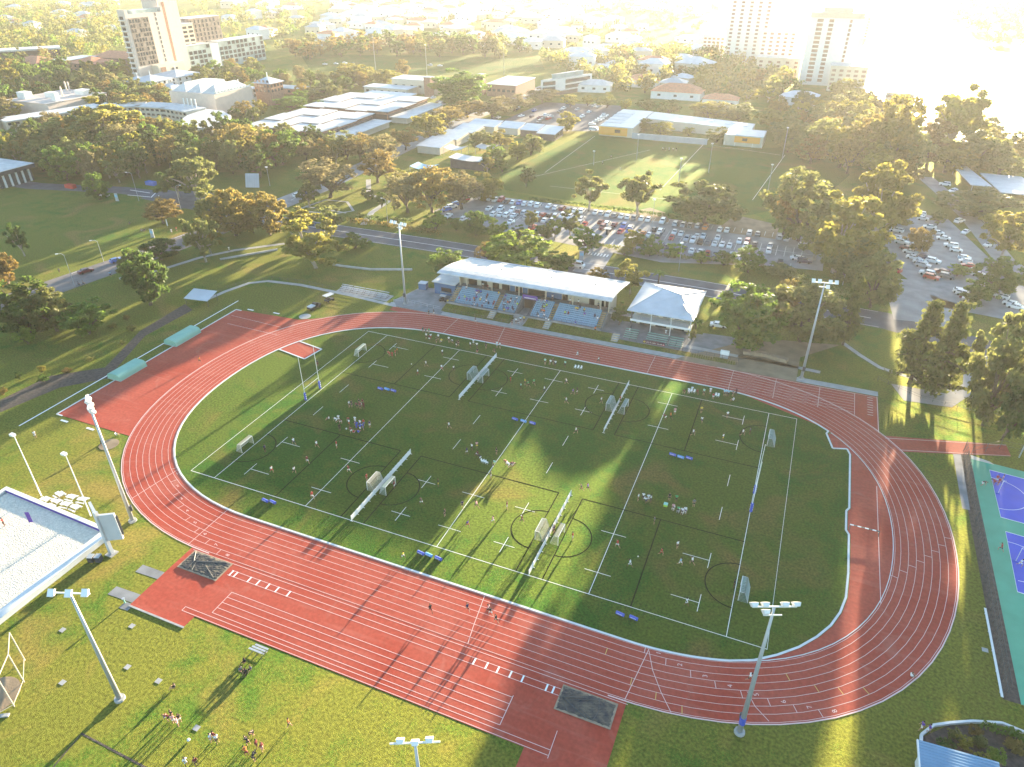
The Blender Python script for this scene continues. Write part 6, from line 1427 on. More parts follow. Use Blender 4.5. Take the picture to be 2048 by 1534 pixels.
# scaffold wrapped hall
t = thing('pale_hall', 'big pale wrapped hall with several pitched white roofs', 'hall', (0,0,0))
block(t, box_pts(-335,244,-299,278), 0, 14, 'pinkw', None); 
for k in range(3): hip(t, -334+k*12, 246, -323+k*12, 276, 14, 4.5, 'wroof', .2)
block(t, box_pts(-340,262,-326,284), 14.05, 15.6, 'whitew', 'wroof', name='plant_room'); windows(t, (-299,244), (-299,278), 14.2, 1, 1.4, 12, 1.6, .8, 'gglass')
AVOID.append((-345,235,-292,290))
for i, (x, y, s_, h, lb) in enumerate([(-322,292,15,9,'white pagoda roof building left of the block with balconies'),(-300,296,13,14,'narrow brick block with two tier pagoda roof and balconies'),(-410,300,20,9,'pagoda roofed building behind the golden trees'),(-430,306,18,6,'lower grey roofed building left of the pagoda roof'),(-418,332,26,8,'long hipped roof building above the pagoda roofs'),(-388,296,16,5,'low grey wing right of the pagoda roof')]):
    t = thing('pagoda_building', lb, 'building', (0,0,0)); MB().box(x-s_/2,y-s_/2,0,x+s_/2,y+s_/2,h).build('wall', M['whitew' if i != 1 else 'brick'], t)
    hip(t, x-s_/2, y-s_/2, x+s_/2, y+s_/2, h, 3.4, 'lgroof', 1.2); MB().tube([(x,y,h+3),(x,y,h+6)], .35, 6).build('finial', M['whitew'], t)
    windows(t, (x-s_/2,y-s_/2), (x+s_/2,y-s_/2), max(0,h-6), 2 if h < 12 else 3, 2.9, 4, 1.7, 1.7); windows(t, (x+s_/2,y-s_/2), (x+s_/2,y+s_/2), max(0,h-6), 2, 2.9, 4, 1.7, 1.7); AVOID.append((x-s_/2,y-s_/2,x+s_/2,y+s_/2))
# curved pale roof building
t = thing('curved_building', 'long curved office building with pale roof and rounded white end', 'office building', (0,0,0)); C_ = [(-400,146),(-376,160),(-369,186),(-362,214),(-340,226),(-319,228),(-296,224)]
wb, rb2 = MB(), MB()
for p, q in zip(C_, C_[1:]): 
    wb.bar((p[0],p[1],4.2),(q[0],q[1],4.2),13,8.4); rb2.bar((p[0],p[1],8.7),(q[0],q[1],8.7),15,.55)
wb.build('wall', M['cream'], t); rb2.build('roof', M['wroof'], t)
for p, q in zip(C_, C_[1:]):
    P_, Q_ = Vector(p), Vector(q); d = (Q_-P_).normalized(); n_ = Vector((d.y,-d.x))*6.55; windows(t, tuple(P_+n_), tuple(Q_+n_), .4, 3, 2.7, max(3,int((Q_-P_).length/3.4)), 2.1, 1.2)
e = MB(); E_ = [(-297,233),(-283,232),(-268,222),(-258,206),(-256,192),(-268,187),(-283,196),(-293,214)]; e.prism(E_, 0, 7.2); e.build('rounded_end', M['whitew'], t); MB().prism(E_, 7.25, 7.8).build('end_roof', M['wroof'], t)
for k in range(4): MB().tube([(-308+k*3,228,9),(-308+k*3,228,14)], .35, 8).build('chimney', M['whitew'], t)
AVOID += [(-405,140,-340,232),(-345,215,-255,236),(-297,185,-256,234)]
t = thing('plant_building', 'pink roofed service building with white roof units and chimneys behind the curved one', 'service building', (0,0,0)); block(t, box_pts(-436,206,-398,250), 0, 8, 'pinkw', 'pinkw', .3)
for x, y, s_, h in ((-432,212,7,4),(-420,222,6,3),(-410,236,8,3),(-404,214,4,5)): MB().box(x,y,8.4,x+s_,y+s_*.8,8.4+h).build('roof_unit', M['whitew'], t)
for x, y in ((-430,246),(-427,246),(-414,230)): MB().tube([(x,y,8.3),(x,y,14)], .5, 8).build('chimney', M['pinkw'], t)
AVOID.append((-438,204,-396,252))
t = thing('white_rim_building', 'low dark office with a long white roof rim at the far left', 'office building', (0,0,0)); block(t, para((-668,352),(.6,.8),62,(-.8,.6),20), 0, 10, 'glass', 'wroof', 1.0, 1.4); AVOID.append((-690,345,-620,415))
for i, (x0,y0,x1,y1,h,lb) in enumerate([(-612,338,-580,362,7,'red brick building with terracotta hip roof at the upper left'),(-560,352,-532,378,7,'terracotta roofed wing left of the tower'),(-570,384,-520,408,8,'rear terracotta roof behind the grey one')]):
    t = thing('brick_building', lb, 'building', (0,0,0)); MB().box(x0,y0,0,x1,y1,h).build('wall', M['brick'], t); hip(t,x0,y0,x1,y1,h,4.5,'troof'); windows(t,(x0,y0),(x1,y0),.5,2,3,5,1.6,1.5); windows(t,(x1,y0),(x1,y1),.5,2,3,4,1.6,1.5); AVOID.append((x0,y0,x1,y1))
t = thing('grey_link', 'grey metal roofed link between the terracotta roofs', 'building', (0,0,0)); block(t, box_pts(-580,352,-561,384), 0, 8.5, 'brick', 'groof', .6); AVOID.append((-582,350,-558,386))
# law-style dark building at left edge
t = thing('finned_building', 'flat white roofed building with white vertical fins at the left edge', 'building', (0,0,0)); MB().box(-330,88.5,0,-280,104,5.6).build('wall', M['dkwall'], t); MB().box(-331,87,5.6,-278.6,105.5,7.2).build('roof_band', M['dkwall'], t); MB().box(-331,87,7.2,-278.6,105.5,7.45).build('roof', M['wroof'], t)
for k in range(16): MB().box(-328+k*3,88.0,0,-327.2+k*3,88.5,5.6).build('fin', M['whitew'], t)
for k in range(5): MB().box(-280,90+k*3,0,-279.5,90.8+k*3,5.6).build('fin', M['whitew'], t)
AVOID.append((-335,84,-276,108))
# low white roofs by the avenue
def low_roofs(x0, y0, x1, y1, z, nx, ny, label):
    t = thing('low_white_building', label, 'building', (0,0,0)); MB().box(x0+1.5,y0+1.5,0,x1-1.5,y1-1.5,z-.1).build('wall', M['brick'], t); w, d = (x1-x0)/nx, (y1-y0)/ny
    for i in range(nx):
        for j in range(ny): MB().box(x0+i*w+.3,y0+j*d+.3,z+((i+j)%2)*.5,x0+(i+1)*w-.3,y0+(j+1)*d-.3,z+.35+((i+j)%2)*.5).build('roof', M['wroof2'], t)
    MB().box(x1-1.55,y0+2,1.2,x1-1.44,y1-2,z-1.2).build('window', M['glass'], t); MB().box(x0+2,y0+1.42,1.2,x1-2,y0+1.52,z-1.2).build('window', M['glass'], t); AVOID.append((x0,y0,x1+16,y1))
    MB().box(x1-.5,y0+4,0,x1+10,y1-2,3.4).build('annex', M['cream'], t); MB().box(x1-.7,y0+2,3.4,x1+12,y1-1,3.7).build('annex_roof', M['wroof'], t); return t
low_roofs(-249,208,-197,264,6,4,3,'front wide low building with white panel roofs by the avenue'); low_roofs(-254,270,-192,323,6,4,3,'rear wide low building with white panel roofs by the avenue')
for i, (x0,y0,x1,y1,h,m,lb) in enumerate([(-262,352,-226,366,5,'lgroof','pale grey shed behind the rear white roofs'),(-250,330,-215,345,4,'lgroof','low pale shed just behind the rear white roofs'),(-248,368,-208,386,9,'wroof','cream brick hall left of the fig tree'),(-176,378,-154,416,8,'wroof','brick hall right of the fig tree'),(-330,330,-285,342,4,'groof','grey low roof behind the palm trees')]):
    t = thing('long_hall', lb, 'hall', (0,0,0)); block(t, box_pts(x0,y0,x1,y1), 0, h, 'cream' if i < 3 else 'brick', m, .5); windows(t,(x0,y0),(x1,y0),1,1,h-1.5,6,2.2,1.6); AVOID.append((x0,y0,x1,y1))
for x, y in ((-213,360),(-183,384)):
    t = thing('brick_stair_tower', 'dark brick stair tower %s of the fig tree' % ('left' if x < -200 else 'right'), 'stair tower', (x,y,0)); MB().box(-2.5,-2.5,0,2.5,2.5,13).build('wall', M['brick'], t); MB().box(-2.7,-2.7,13,2.7,2.7,13.4).build('roof', M['groof'], t); AVOID.append((x-3,y-3,x+3,y+3))
# school roofs left of the oval
t = thing('school_building', 'rambling low school with pale grey saw roofs beside the oval', 'school', (0,0,0))
wv = MB()
for k, (x0,y0,x1,y1) in enumerate([(-142,214,-128,232),(-142,233,-128,250),(-141,251,-127,268),(-140,269,-122,282),(-121,270,-108,282),(-107,269,-96,281),(-95,264,-84,280)]):
    MB().box(x0+.5,y0+.5,0,x1-.5,y1-.5,3.6).build('wall', M['dkwall' if k > 4 else 'cream'], t)
    MB().add([(x0,y0,3.7),(x1,y0,3.7),(x1,y1,4.9),(x0,y1,4.9),(x0,y0,3.5),(x1,y0,3.5),(x1,y1,4.7),(x0,y1,4.7)],[(0,1,2,3),(7,6,5,4),(0,4,5,1),(1,5,6,2),(2,6,7,3),(3,7,4,0)]).build('roof', M['lgroof'], t); AVOID.append((x0,y0,x1,y1))
windows(t,(-84.5,264),(-84.5,280),.5,1,3,5,1.8,1.8)
for i, (x0,y0,x1,y1,lb) in enumerate([(-113,194,-93,203,'low dark walled building with curved white roof by the oval'),(-112,222,-102,230,'white shade sail in the school courtyard'),(-126,214,-116,222,'second shade sail in the school courtyard'),(-124,176,-113,184,'blue shade sail among the brown trees')]):
    t = thing('low_roof' if i == 0 else 'shade_sail', lb, 'building' if i == 0 else 'shade sail', (0,0,0)); n = 8; b = MB()
    for j in range(n):
        a, c = j/n, (j+1)/n; za, zc = (4.2+.9*(2*a-1)**2 if i == 0 else 3.2+1.0*(2*a-1)**2), (4.2+.9*(2*c-1)**2 if i == 0 else 3.2+1.0*(2*c-1)**2); xa, xc = x0+(x1-x0)*a, x0+(x1-x0)*c
        b.add([(xa,y0,za),(xc,y0,zc),(xc,y1,zc),(xa,y1,za),(xa,y0,za-.15),(xc,y0,zc-.15),(xc,y1,zc-.15),(xa,y1,za-.15)],[(0,1,2,3),(7,6,5,4),(0,4,5,1),(2,6,7,3)])
    b.build('roof' if i == 0 else 'cloth', M['wroof'] if i < 3 else CLOTH['light blue'], t)
    if i == 0: MB().box(x0+.6,y0+.6,0,x1-.6,y1-.6,4.1).build('wall', M['dkwall'], t)
    else:
        for x, y in ((x0,y0),(x1,y0),(x1,y1),(x0,y1)): MB().tube([(x,y,0),(x,y,4.2)], .09, 6).build('post', M['steel'], t)
    AVOID.append((x0,y0,x1,y1))
# orange school building
t = thing('orange_building', 'long low grey roofed building with two orange end walls behind the oval', 'school', (0,0,0))
W1 = [(-65,289),(-49,289),(-46,318),(15,306),(22,300),(8,291.5),(-4,291),(-4,305),(-42,310),(-42,337),(-66,338)]
def blk(pts, z, roof): MB().prism(pts, 0, z).build('wall', M['cream'], t); MB().prism([(x,y) for x,y in pts], z+.02, z+.4).build('roof', M[roof], t)
blk(box_pts(-66,288,-47,338), 5.0, 'lgroof'); blk([(-46.5,318),(-46.5,338),(14,325),(14,308)], 4.8, 'lgroof'); blk(box_pts(2,290.5,22,307), 5.2, 'lgroof')
for k in range(4): MB().box(-66.2,297+k*9,5.42,-56,302+k*9,5.6).build('roof_sheet', M['wroof'], t)
MB().box(-66.2,287.6,0.6,-50,287.95,4.9).build('orange_wall', M['orange'], t); MB().box(-57,287.45,2.2,-54,287.6,3.8).build('window', M['glass'], t)
MB().box(7.5,290.1,2.0,20.5,290.45,5.1).build('orange_wall', M['orange'], t); MB().box(11.5,289.98,3,14,290.1,4.4).build('window', M['glass'], t)
MB().box(-47,287,0,-6,287.6,3.0).build('courtyard_wall', M['groof'], t)
for x in (2.5,8,17,21.8): MB().tube([(x,290.3,0),(x,290.3,2.0)], .12, 6).build('post', M['wsteel'], t)
for x, y in ((-30,328),(-12,322),(-2,319),(8,316),(2,322)): MB().box(x,y,5.25,x+3,y+1.6,5.5).build('skylight', M['wsteel'], t)
AVOID.append((-68,284,26,342))
t = thing('white_office', 'white framed office block with dark glass above the far car park', 'office block', (0,0,0)); po = Vector((-129,400)); a_, b_ = Vector((-.6,-.8)), Vector((.42,.9))
block(t, para(po, a_, 16, b_, 34), 2.8, 11, 'whitew', 'wroof', .2); block(t, para(po+a_*3+b_*6, a_, 9, b_, 22), 11.4, 14, 'gglass', 'lgroof', .4, name='rooftop_room'); block(t, para(po+a_*2+b_*2, a_, 12, b_, 28), 0, 2.8, 'dkwall', None, name='ground_floor')
windows(t, tuple(po+a_*15), tuple(po+a_*3), 3.2, 2, 3.6, 1, 10.5, 2.6); windows(t, tuple(po+b_*5), tuple(po+b_*33), 3.2, 2, 3.6, 1, 26, 2.6); AVOID.append((-145,385,-110,432))
# towers by the river
t = thing('high_rise', 'tall white apartment tower by the river with dark balcony strips', 'apartment tower', (0,0,0)); block(t, box_pts(26,514,62,540), 0, 46, 'whitew', None)
MB().box(25.5,513.5,46,62.5,540.5,49.5).build('crown_band', M['cream'], t); MB().box(34,518,49.5,54,536,52.5).build('plant_room', M['cream'], t)
windows(t, (30,514), (36,514), 2, 15, 2.9, 1, 4.2, 2.0, 'brick'); windows(t, (38.5,514), (43,514), 2, 15, 2.9, 1, 3.2, 2.0, 'brick'); windows(t, (52,514), (56,514), 2, 15, 2.9, 1, 1.6, 2.0, 'brick'); windows(t, (26,540), (26,514), 2, 15, 2.9, 2, 2.5, 2.0, 'brick')
AVOID.append((22,508,66,545))
for x0,y0,x1,y1,h,wl,lb in [(47,490,72,508,17,'cream','lower cream apartment block in front of the tall riverside tower'),(-44,598,-8,626,58,'whitew','slender hazy white tower left of the tall riverside tower'),(-12,572,16,596,31,'whitew','hazy stepped apartment block between the two towers'),(-10,545,24,562,14,'cream','low flat roofed apartment block left of the tall tower'),(-70,640,-50,660,20,'whitew','small hazy block beyond the slender tower'),(84,430,100,446,10,'cream','house like block at the river bank'),(40,880,80,900,22,'whitew','faint block on the far bend of the river')]:
    t = thing('apartment_building', lb, 'apartment block', (0,0,0)); block(t, box_pts(x0,y0,x1,y1), 0, h, wl, 'wroof', .5); nf = int(h/3)
    windows(t,(x0,y0),(x1,y0),.5,nf,3,5,2.6,1.6,'brick',0,60); AVOID.append((x0,y0,x1,y1))
for x0,y0,x1,y1,lb in [(108,240,114,272,'long white shelter roof by the river road'),(118,232,134,262,'wide grey shelter roof beside the long one by the river')]:
    t = thing('shelter', lb, 'shelter', (0,0,0)); MB().prism([(x0,y1),(x1,y1),(x1+6,y0),(x0+4,y0)], 3.6, 3.95).build('roof', M['lgroof'], t)
    for x, y in ((x0+1,y1-1),(x1-1,y1-1),(x1+4,y0+1),(x0+5,y0+1)): MB().tube([(x,y,0),(x,y,3.6)], .12, 6).build('post', M['steel'], t)
    AVOID.append((x0-4,y0,x1+8,y1))
# houses of the suburb
def house(x, y, w, d, h, roof, rz, label, wall='whitew'):
    t = thing('house', label, 'house', (x,y,0), rz, 'suburban houses'); MB().box(-w/2,-d/2,0,w/2,d/2,h).build('wall', M[wall], t); hip(t,-w/2,-d/2,w/2,d/2,h,min(w,d)*.22,roof,.7)
    me = win_mesh(2.2, 1.4, 'glass')
    for k in range(3): inst(me, 'window', t, loc=(-w/2+w*(k+.5)/3,-d/2-.04,h*.55))
HS = random.Random(21); hp = []
for u, v, w, roof, lb in [(128,43,26,'lgroof','white house with parapet on the hill at far left'),(155,72,30,'wroof','white modern house above the terracotta roofs'),(165,40,24,'lgroof','arched pale roof house at far left'),(35,50,24,'troof','red roofed house at the far left edge'),(225,62,22,'lgroof','grey roofed house left of the pink tower'),(1395,32,24,'lgroof','hazy grey roof below the glare'),(1285,172,30,'troof','wide brown roofed house right of the white office'),(1355,195,40,'troof','long brown roofed house with white porch behind the round trees'),(1440,212,26,'troof','low red roofed house behind the round trees'),(1600,208,30,'lgroof','big white house with grey hip roof below the tall tower'),(1205,148,26,'lgroof','blue grey roofed house right of the white office'),(1240,138,26,'lgroof','pale roofed house beside the blue grey one'),(1390,108,40,'lgroof','wide pale house behind the hazy trees'),(1375,85,30,'lgroof','pale flat house above the wide pale one'),(1190,182,28,'wroof','low white roofed shed right of the white office')]:
    g = G(u, v); s_ = w*.85; house(g.x, g.y, s_, s_*.6, 5, roof, rad(HS.uniform(-15,15)), lb); hp.append((g.x,g.y)); AVOID.append((g.x-s_/2,g.y-s_/2,g.x+s_/2,g.y+s_/2))
zones = [([(600,95),(680,18),(1100,15),(1290,60),(1250,120),(1090,100),(760,88)], 140, 'the hazy suburb beyond the far oval'),([(0,92),(10,12),(240,8),(245,60),(150,85)], 14, 'the hillside at the far left'),([(380,30),(460,8),(640,8),(560,95)], 14, 'the rise beside the tower'),([(1100,120),(1260,100),(1420,150),(1350,185),(1180,165)], 12, 'the hazy streets beyond the office'),([(620,18),(700,4),(1350,3),(1380,30),(1100,15)], 40, 'the farthest hazy ridge')]
for zi, (pp, n, nm) in enumerate(zones):
    pg = [tuple(G(u,v)[:2]) for u, v in pp]; xs = [p[0] for p in pg]; ys = [p[1] for p in pg]; got = []
    for _ in range(6000):
        x, y = HS.uniform(min(xs),max(xs)), HS.uniform(min(ys),max(ys))
        if not inpoly(x,y,pg) or any(abs(x-a)<25 and abs(y-b_)<18 for a, b_ in hp): continue
        hp.append((x,y)); got.append((x,y))
        if len(got) >= n: break
    got.sort(key=lambda p: P((p[0],p[1],4))[0]); cn = {}
    for x, y in got:
        rf_ = HS.choice(['wroof','wroof','wroof','lgroof','lgroof','groof','troof']); s_ = HS.uniform(15,29); tw = HS.random() < .3
        nm_ = {'wroof':'white','lgroof':'light grey','groof':'grey','troof':'red'}[rf_]; key = 0; cn[key] = cn.get(key,0)+1
        house(x,y,s_,s_*HS.uniform(.55,.8),10.5 if tw else 7.0,rf_,rad(HS.uniform(-20,20)),'%s %s roofed house, %s from left in %s' % ('tall' if tw else 'low', nm_, ORD(cn[key]), nm), HS.choice(['whitew','whitew','cream'])); AVOID.append((x-s_/2,y-s_/2,x+s_/2,y+s_/2))
# ------------------------------------------------------------------ small things round the roads
g = G(505,375); t = thing('stone_panel', 'leaning grey lattice panel in the garden by the road', 'panel', (g.x,g.y,0), rad(20)); MB().add([(-3,0,0),(3,0,0),(3,2.2,5.5),(-3,2.2,5.5),(-3,.3,0),(3,.3,0),(3,2.5,5.5),(-3,2.5,5.5)],[(0,1,2,3),(7,6,5,4),(0,4,5,1),(1,5,6,2),(2,6,7,3),(3,7,4,0)]).build('sheet', M['lgroof'], t); b = MB()
for k in range(7): b.bar((-3+k,.0,.1),(-3+k,2.18,5.5),.12,.08)
b.build('batten', M['steel'], t)
for u, v, lb in [(235,402,'pale blue upright sign at the top of the left lawn'),(306,475,'pale blue upright sign at the edge of the brown road'),(1163,520,'grey upright sign beside the car park entrance')]:
    g = G(u, v); t = thing('upright_sign', lb, 'sign', (g.x,g.y,0), rad(10)); MB().box(-.7,-.12,.15,.7,.12,3.2).build('panel', M['steel'], t); MB().box(-.8,-.25,0,.8,.25,.15).build('plinth', M['conc'], t); MB().box(-.6,-.14,1.6,.6,-.121,2.6).build('face', CLOTH['light blue'], t)
g = G(335,455); t = thing('banner_flag', 'white feather banner at the tip of the left lawn', 'banner flag', (g.x,g.y,0), rad(-20)); MB().tube([(0,0,0),(0,0,3.6)], .04, 6).build('pole', M['steel'], t); MB().box(.04,-.02,.8,1.0,.02,3.5).build('cloth', CLOTH['white'], t)
for u, v, c, lb in [(303,370,'blue','blue tarpaulin heap beside the roundabout'),(142,376,'red','red container beyond the left lawn')]:
    g = G(u, v); tag(MB().prism([(-2.5,-1),(2.5,-1),(2.2,1.2),(-2.2,1.2)],0,1.6).build('tarp_heap' if c == 'blue' else 'container', CLOTH['blue' if c == 'blue' else 'red'], loc=(g.x,g.y,0)), lb, 'tarp' if c == 'blue' else 'container')
for u, v, lb in [(159,574,'left of two bicycles on the brown road'),(168,572,'right of two bicycles on the brown road')]:
    g = G(u, v); t = thing('bicycle', lb, 'bicycle', (g.x,g.y,.02), rad(50), 'bicycles')
    for x in (-.52,.52): MB().tube([(x+.33*math.cos(k*PI/8),0,.34+.33*math.sin(k*PI/8)) for k in range(17)], .025, 5, cap=False).build('wheel', M['tyre'], t)
    b = MB()
    for p, q in (((-.52,0,.34),(0,0,.30)),((0,0,.30),(.38,0,.85)),((-.15,0,.85),(.38,0,.85)),((-.15,0,.9),(0,0,.30)),((-.52,0,.34),(-.15,0,.85)),((.38,0,.95),(.52,0,.34))): b.tube([p,q], .022, 5)
    b.build('frame', M['steeld'], t); MB().bar((.36,-.25,.97),(.36,.25,.97),.03,.03).build('handlebar', M['steeld'], t); MB().box(-.27,-.07,.90,-.03,.07,.95).build('saddle', M['dark'], t)
    person(g.x-.0, g.y, 'seat', 'navy' if 'left' in lb else 'grey', 'black', 'rider on the %s bicycle on the brown road' % ('left' if 'left' in lb else 'right'), rad(50)-PI/2, 'cyclists', .42)
g = G(1410,415); t = thing('ticket_shelter', 'small white roofed pay booth at the car park crossing', 'booth', (-16.5,132.5,0)); MB().box(-1.2,-.9,2.3,1.2,.9,2.5).build('roof', M['wroof'], t); MB().box(-.5,-.4,0,.5,.4,2.3).build('wall', M['steeld'], t)
t = thing('ticket_shelter', 'white flat roof at the path steps by the lower bays', 'booth', (30.5,124,0)); MB().box(-2.2,-1.6,2.4,2.2,1.6,2.6).build('roof', M['wroof'], t)
for x in (-1.9,1.9): MB().tube([(x,0,0),(x,0,2.4)], .1, 6).build('post', M['steel'], t)
g = G(1448,715); t = thing('display_case', 'white framed board by the track edge right of the yard', 'board', (g.x,g.y,0)); MB().box(-1.1,-.3,.9,1.1,.3,2.0).build('panel', M['wsteel'], t); MB().box(-1.0,-.6,0,1.0,.6,.5).build('base', M['steel'], t); 
for x in (-.9,.9): MB().box(x-.05,-.05,.5,x+.05,.05,.9).build('leg', M['steel'], t)
for i, (u, v, lb) in enumerate([(1392,714,'leftmost'),(1415,718,'middle'),(1465,728,'rightmost')]):
    g = G(u, v); t = thing('bike_rack', '%s of the rusty racks at the railing right of the pavilion' % lb, 'rack', (g.x,g.y,0)); b = MB()
    for k in range(5): b.tube([(-1.2+k*.6,-.4,0),(-1.2+k*.6,-.4,.9),(-1.2+k*.6,.4,.9),(-1.2+k*.6,.4,0)], .04, 5)
    b.build('hoops', M['wood'], t); MB().bar((-1.3,0,.9),(1.3,0,.9),.08,.08).build('rail', M['wood'], t)
# ------------------------------------------------------------------ cars
def car_meshes(kind):
    P_ = dict(hatch=(4.1,1.74,1.47,[(-2.0,.95),(-1.85,1.05),(-1.35,1.46),(.35,1.47),(1.05,1.02),(2.0,.80)]),
              sedan=(4.6,1.78,1.44,[(-2.28,.95),(-1.55,1.02),(-.95,1.43),(.45,1.44),(1.25,.98),(2.28,.78)]),
              suv=(4.7,1.86,1.72,[(-2.3,1.05),(-2.2,1.15),(-1.95,1.70),(.40,1.72),(1.10,1.15),(2.32,.98)]),
              van=(5.2,1.95,2.15,[(-2.58,1.1),(-2.56,1.2),(-2.45,2.12),(1.55,2.15),(2.2,1.30),(2.6,1.0)]))[kind]
    L_, w, h, pr = P_; hw = w/2; b = MB()
    low = [(-L_/2,.28),(-L_/2+.05,.62)]+[pr[0],pr[1],pr[4],pr[5]]+[(L_/2,.55),(L_/2-.08,.28)]
    def xs(pts, y): return [(x,y(z),z) for x,z in pts]
    yw = lambda z: hw*(1-.06*max(0,(.62-z)))*(.97 if z > .85 else 1)
    A = xs(low, lambda z: -yw(z)); B = xs(low, yw); n = len(low)
    b.add(A+B, [tuple(range(n))[::-1] if False else tuple(range(n)), tuple(range(n,2*n))[::-1]]+[((i+1)%n,i,n+i,n+(i+1)%n) for i in range(n)])
    c = [pr[1],pr[2],pr[3],pr[4]]; ins = [.03,.22,.20,.03]
    A = [(x,-hw+ins[i],z) for i,(x,z) in enumerate(c)]; B = [(x,hw-ins[i],z) for i,(x,z) in enumerate(c)]
    b.add(A+B, [(0,1,2,3),(7,6,5,4),(1,0,4,5),(2,1,5,6),(3,2,6,7)])
    body = meshof(b, 'body', PAINT['white'])
    def panel(i, j, s0=.14, s1=.86, off=.015):     # glass between profile points i and j, across
        p, q = Vector(A[i]), Vector(A[j]); p2, q2 = Vector(B[i]), Vector(B[j]); nrm = (q-p).cross(p2-p).normalized()
        if nrm.x*(1 if i == 3 or j == 3 else -1) < 0: nrm = -nrm
        r0, r1 = p.lerp(q,s0), p.lerp(q,s1); l0, l1 = p2.lerp(q2,s0), p2.lerp(q2,s1); e = .08
        return MB().add([r0.lerp(l0,e)+nrm*off, l0.lerp(r0,e)+nrm*off, l1.lerp(r1,e)+nrm*off, r1.lerp(l1,e)+nrm*off],[(0,1,2,3)])
    ws = meshof(panel(3,2), 'windscreen', M['glass']); rw_ = meshof(panel(0,1), 'rear_window', M['glass'])
    sw = []
    for S_, sg in ((A,-1),(B,1)):
        q = [Vector(S_[k]) for k in range(4)]; m_ = MB(); o_ = Vector((0,sg*.012,.004)); lo = lambda a, b_: a.lerp(b_,.18); hi = lambda a, b_: a.lerp(b_,.88)
        p0, p1, p2, p3 = lo(q[0],q[1]), hi(q[0],q[1]), hi(q[3],q[2]), lo(q[3],q[2]); mid0, mid1 = p0.lerp(p3,.5), p1.lerp(p2,.5)
        d = Vector((.05,0,0)); m_.add([x+o_ for x in (p0+d,mid0-d,mid1-d,p1+d)],[(0,1,2,3)]); m_.add([x+o_ for x in (mid0+d,p3-d,p2-d,mid1+d)],[(0,1,2,3)]); sw.append(meshof(m_, 'side_window', M['glass']))
    wh = meshof(MB().tube([(0,-.11,0),(0,.11,0)], .33, 14), 'wheel', M['tyre'])
    lt = meshof(MB().box(-.03,-.17,-.08,.03,.17,.08), 'headlight', M['lamp'])
    return dict(body=body, ws=ws, rw=rw_, sw=sw, wh=wh, lt=lt, L=L_, hw=hw)
CM = {k: car_meshes(k) for k in ('hatch','sedan','suv','van')}
def car(x, y, rz, kind, col, label, group, full=True, z=.03):
    c = CM[kind]; t = thing('van' if kind == 'van' else 'parked_car', label, 'van' if kind == 'van' else 'car', (x,y,z), rz, group)
    inst(c['body'], 'body', t, mats=[PAINT[col]]); inst(c['ws'], 'windscreen', t); inst(c['rw'], 'rear_window', t)
    for m_ in c['sw']: inst(m_, 'side_window', t)
    if full:
        for sx in (-1,1):
            for sy in (-1,1): inst(c['wh'], 'wheel', t, loc=(sx*c['L']*.30, sy*(c['hw']-.08), .33))
        for sy in (-1,1): inst(c['lt'], 'headlight', t, loc=(c['L']/2-.03, sy*(c['hw']-.32), .66))
    return t
CR = random.Random(9)
CW = ['white']*14+['silver']*6+['grey']*4+['black']*3+['red']*2+['blue','navy','maroon']
KW = ['hatch','hatch','sedan','sedan','suv','suv','suv']
def fleet(pts, rz, jitter, where, group, full=True, colfix={}):
    cn = {}; rank = {j: n_+1 for n_, j in enumerate(sorted(range(len(pts)), key=lambda q: pts[q][0]))}
    for i, (u, v) in enumerate(pts):
        g = G(u, v, .7); col = colfix.get(i) or CR.choice(CW); k = CR.choice(KW); cn[0] = i+1
        nm = dict(hatch='hatchback', sedan='sedan', suv='tall wagon')[k]
        car(g.x, g.y, rz+CR.choice((0,PI))+CR.uniform(-jitter,jitter), k, col, '%s %s, %s from left in %s' % (col, nm, ORD(rank[i]), where), group, full)
def C4(l): return [(860+x/4.096, 370+y/4.096) for x, y in l]
def C5(l): return [(1280+x/5.689, 400+y/5.689) for x, y in l]
def C6(l): return [(1700+x/5.885, 380+y/5.885) for x, y in l]
def C7(l): return [(780+x/4.267, 120+y/4.267) for x, y in l]
fleet(C4([(130,200),(180,175),(215,155),(245,138),(280,118)]), rad(55), .04, 'the slanted row of the main car park', 'cars in the main car park')
top = C4([(390,100),(437,102),(490,110),(535,120),(582,118),(628,132),(682,138),(732,143),(778,150),(835,152),(885,163),(975,172),(1030,182),(1085,190),(1138,200),(1190,205),(1245,210),(1355,222),(1405,228),(1460,240),(1512,247),(1570,253),(1622,258),(1677,265),(1735,270),(1787,280),(1905,295)])+C5([(405,265),(490,280),(570,290),(655,290),(745,305),(910,330),(990,335),(1245,370),(1340,380),(1590,420),(1670,435)])
fleet(top, PI/2, .04, 'the top row of the main car park', 'cars in the main car park', colfix={0:'white',2:'white',3:'white',4:'red',6:'white',7:'blue',10:'white',11:'white',16:'white',24:'white',26:'white',31:'orange'})
mu = C4([(485,188),(575,195),(675,205),(725,215),(775,225),(885,235),(925,240),(978,245),(1030,250),(1085,250),(1140,262),(1240,275),(1400,300),(1450,315),(1512,320),(1587,335),(1642,350)])+C5([(165,330),(235,350),(395,360),(470,375),(650,405),(720,405),(885,425),(1130,465),(1225,460),(1485,510)])
fleet(mu, PI/2, .04, 'the upper middle line of the main car park', 'cars in the main car park', colfix={0:'white',1:'white',6:'red',14:'maroon',15:'blue',20:'white',23:'white',24:'white'})
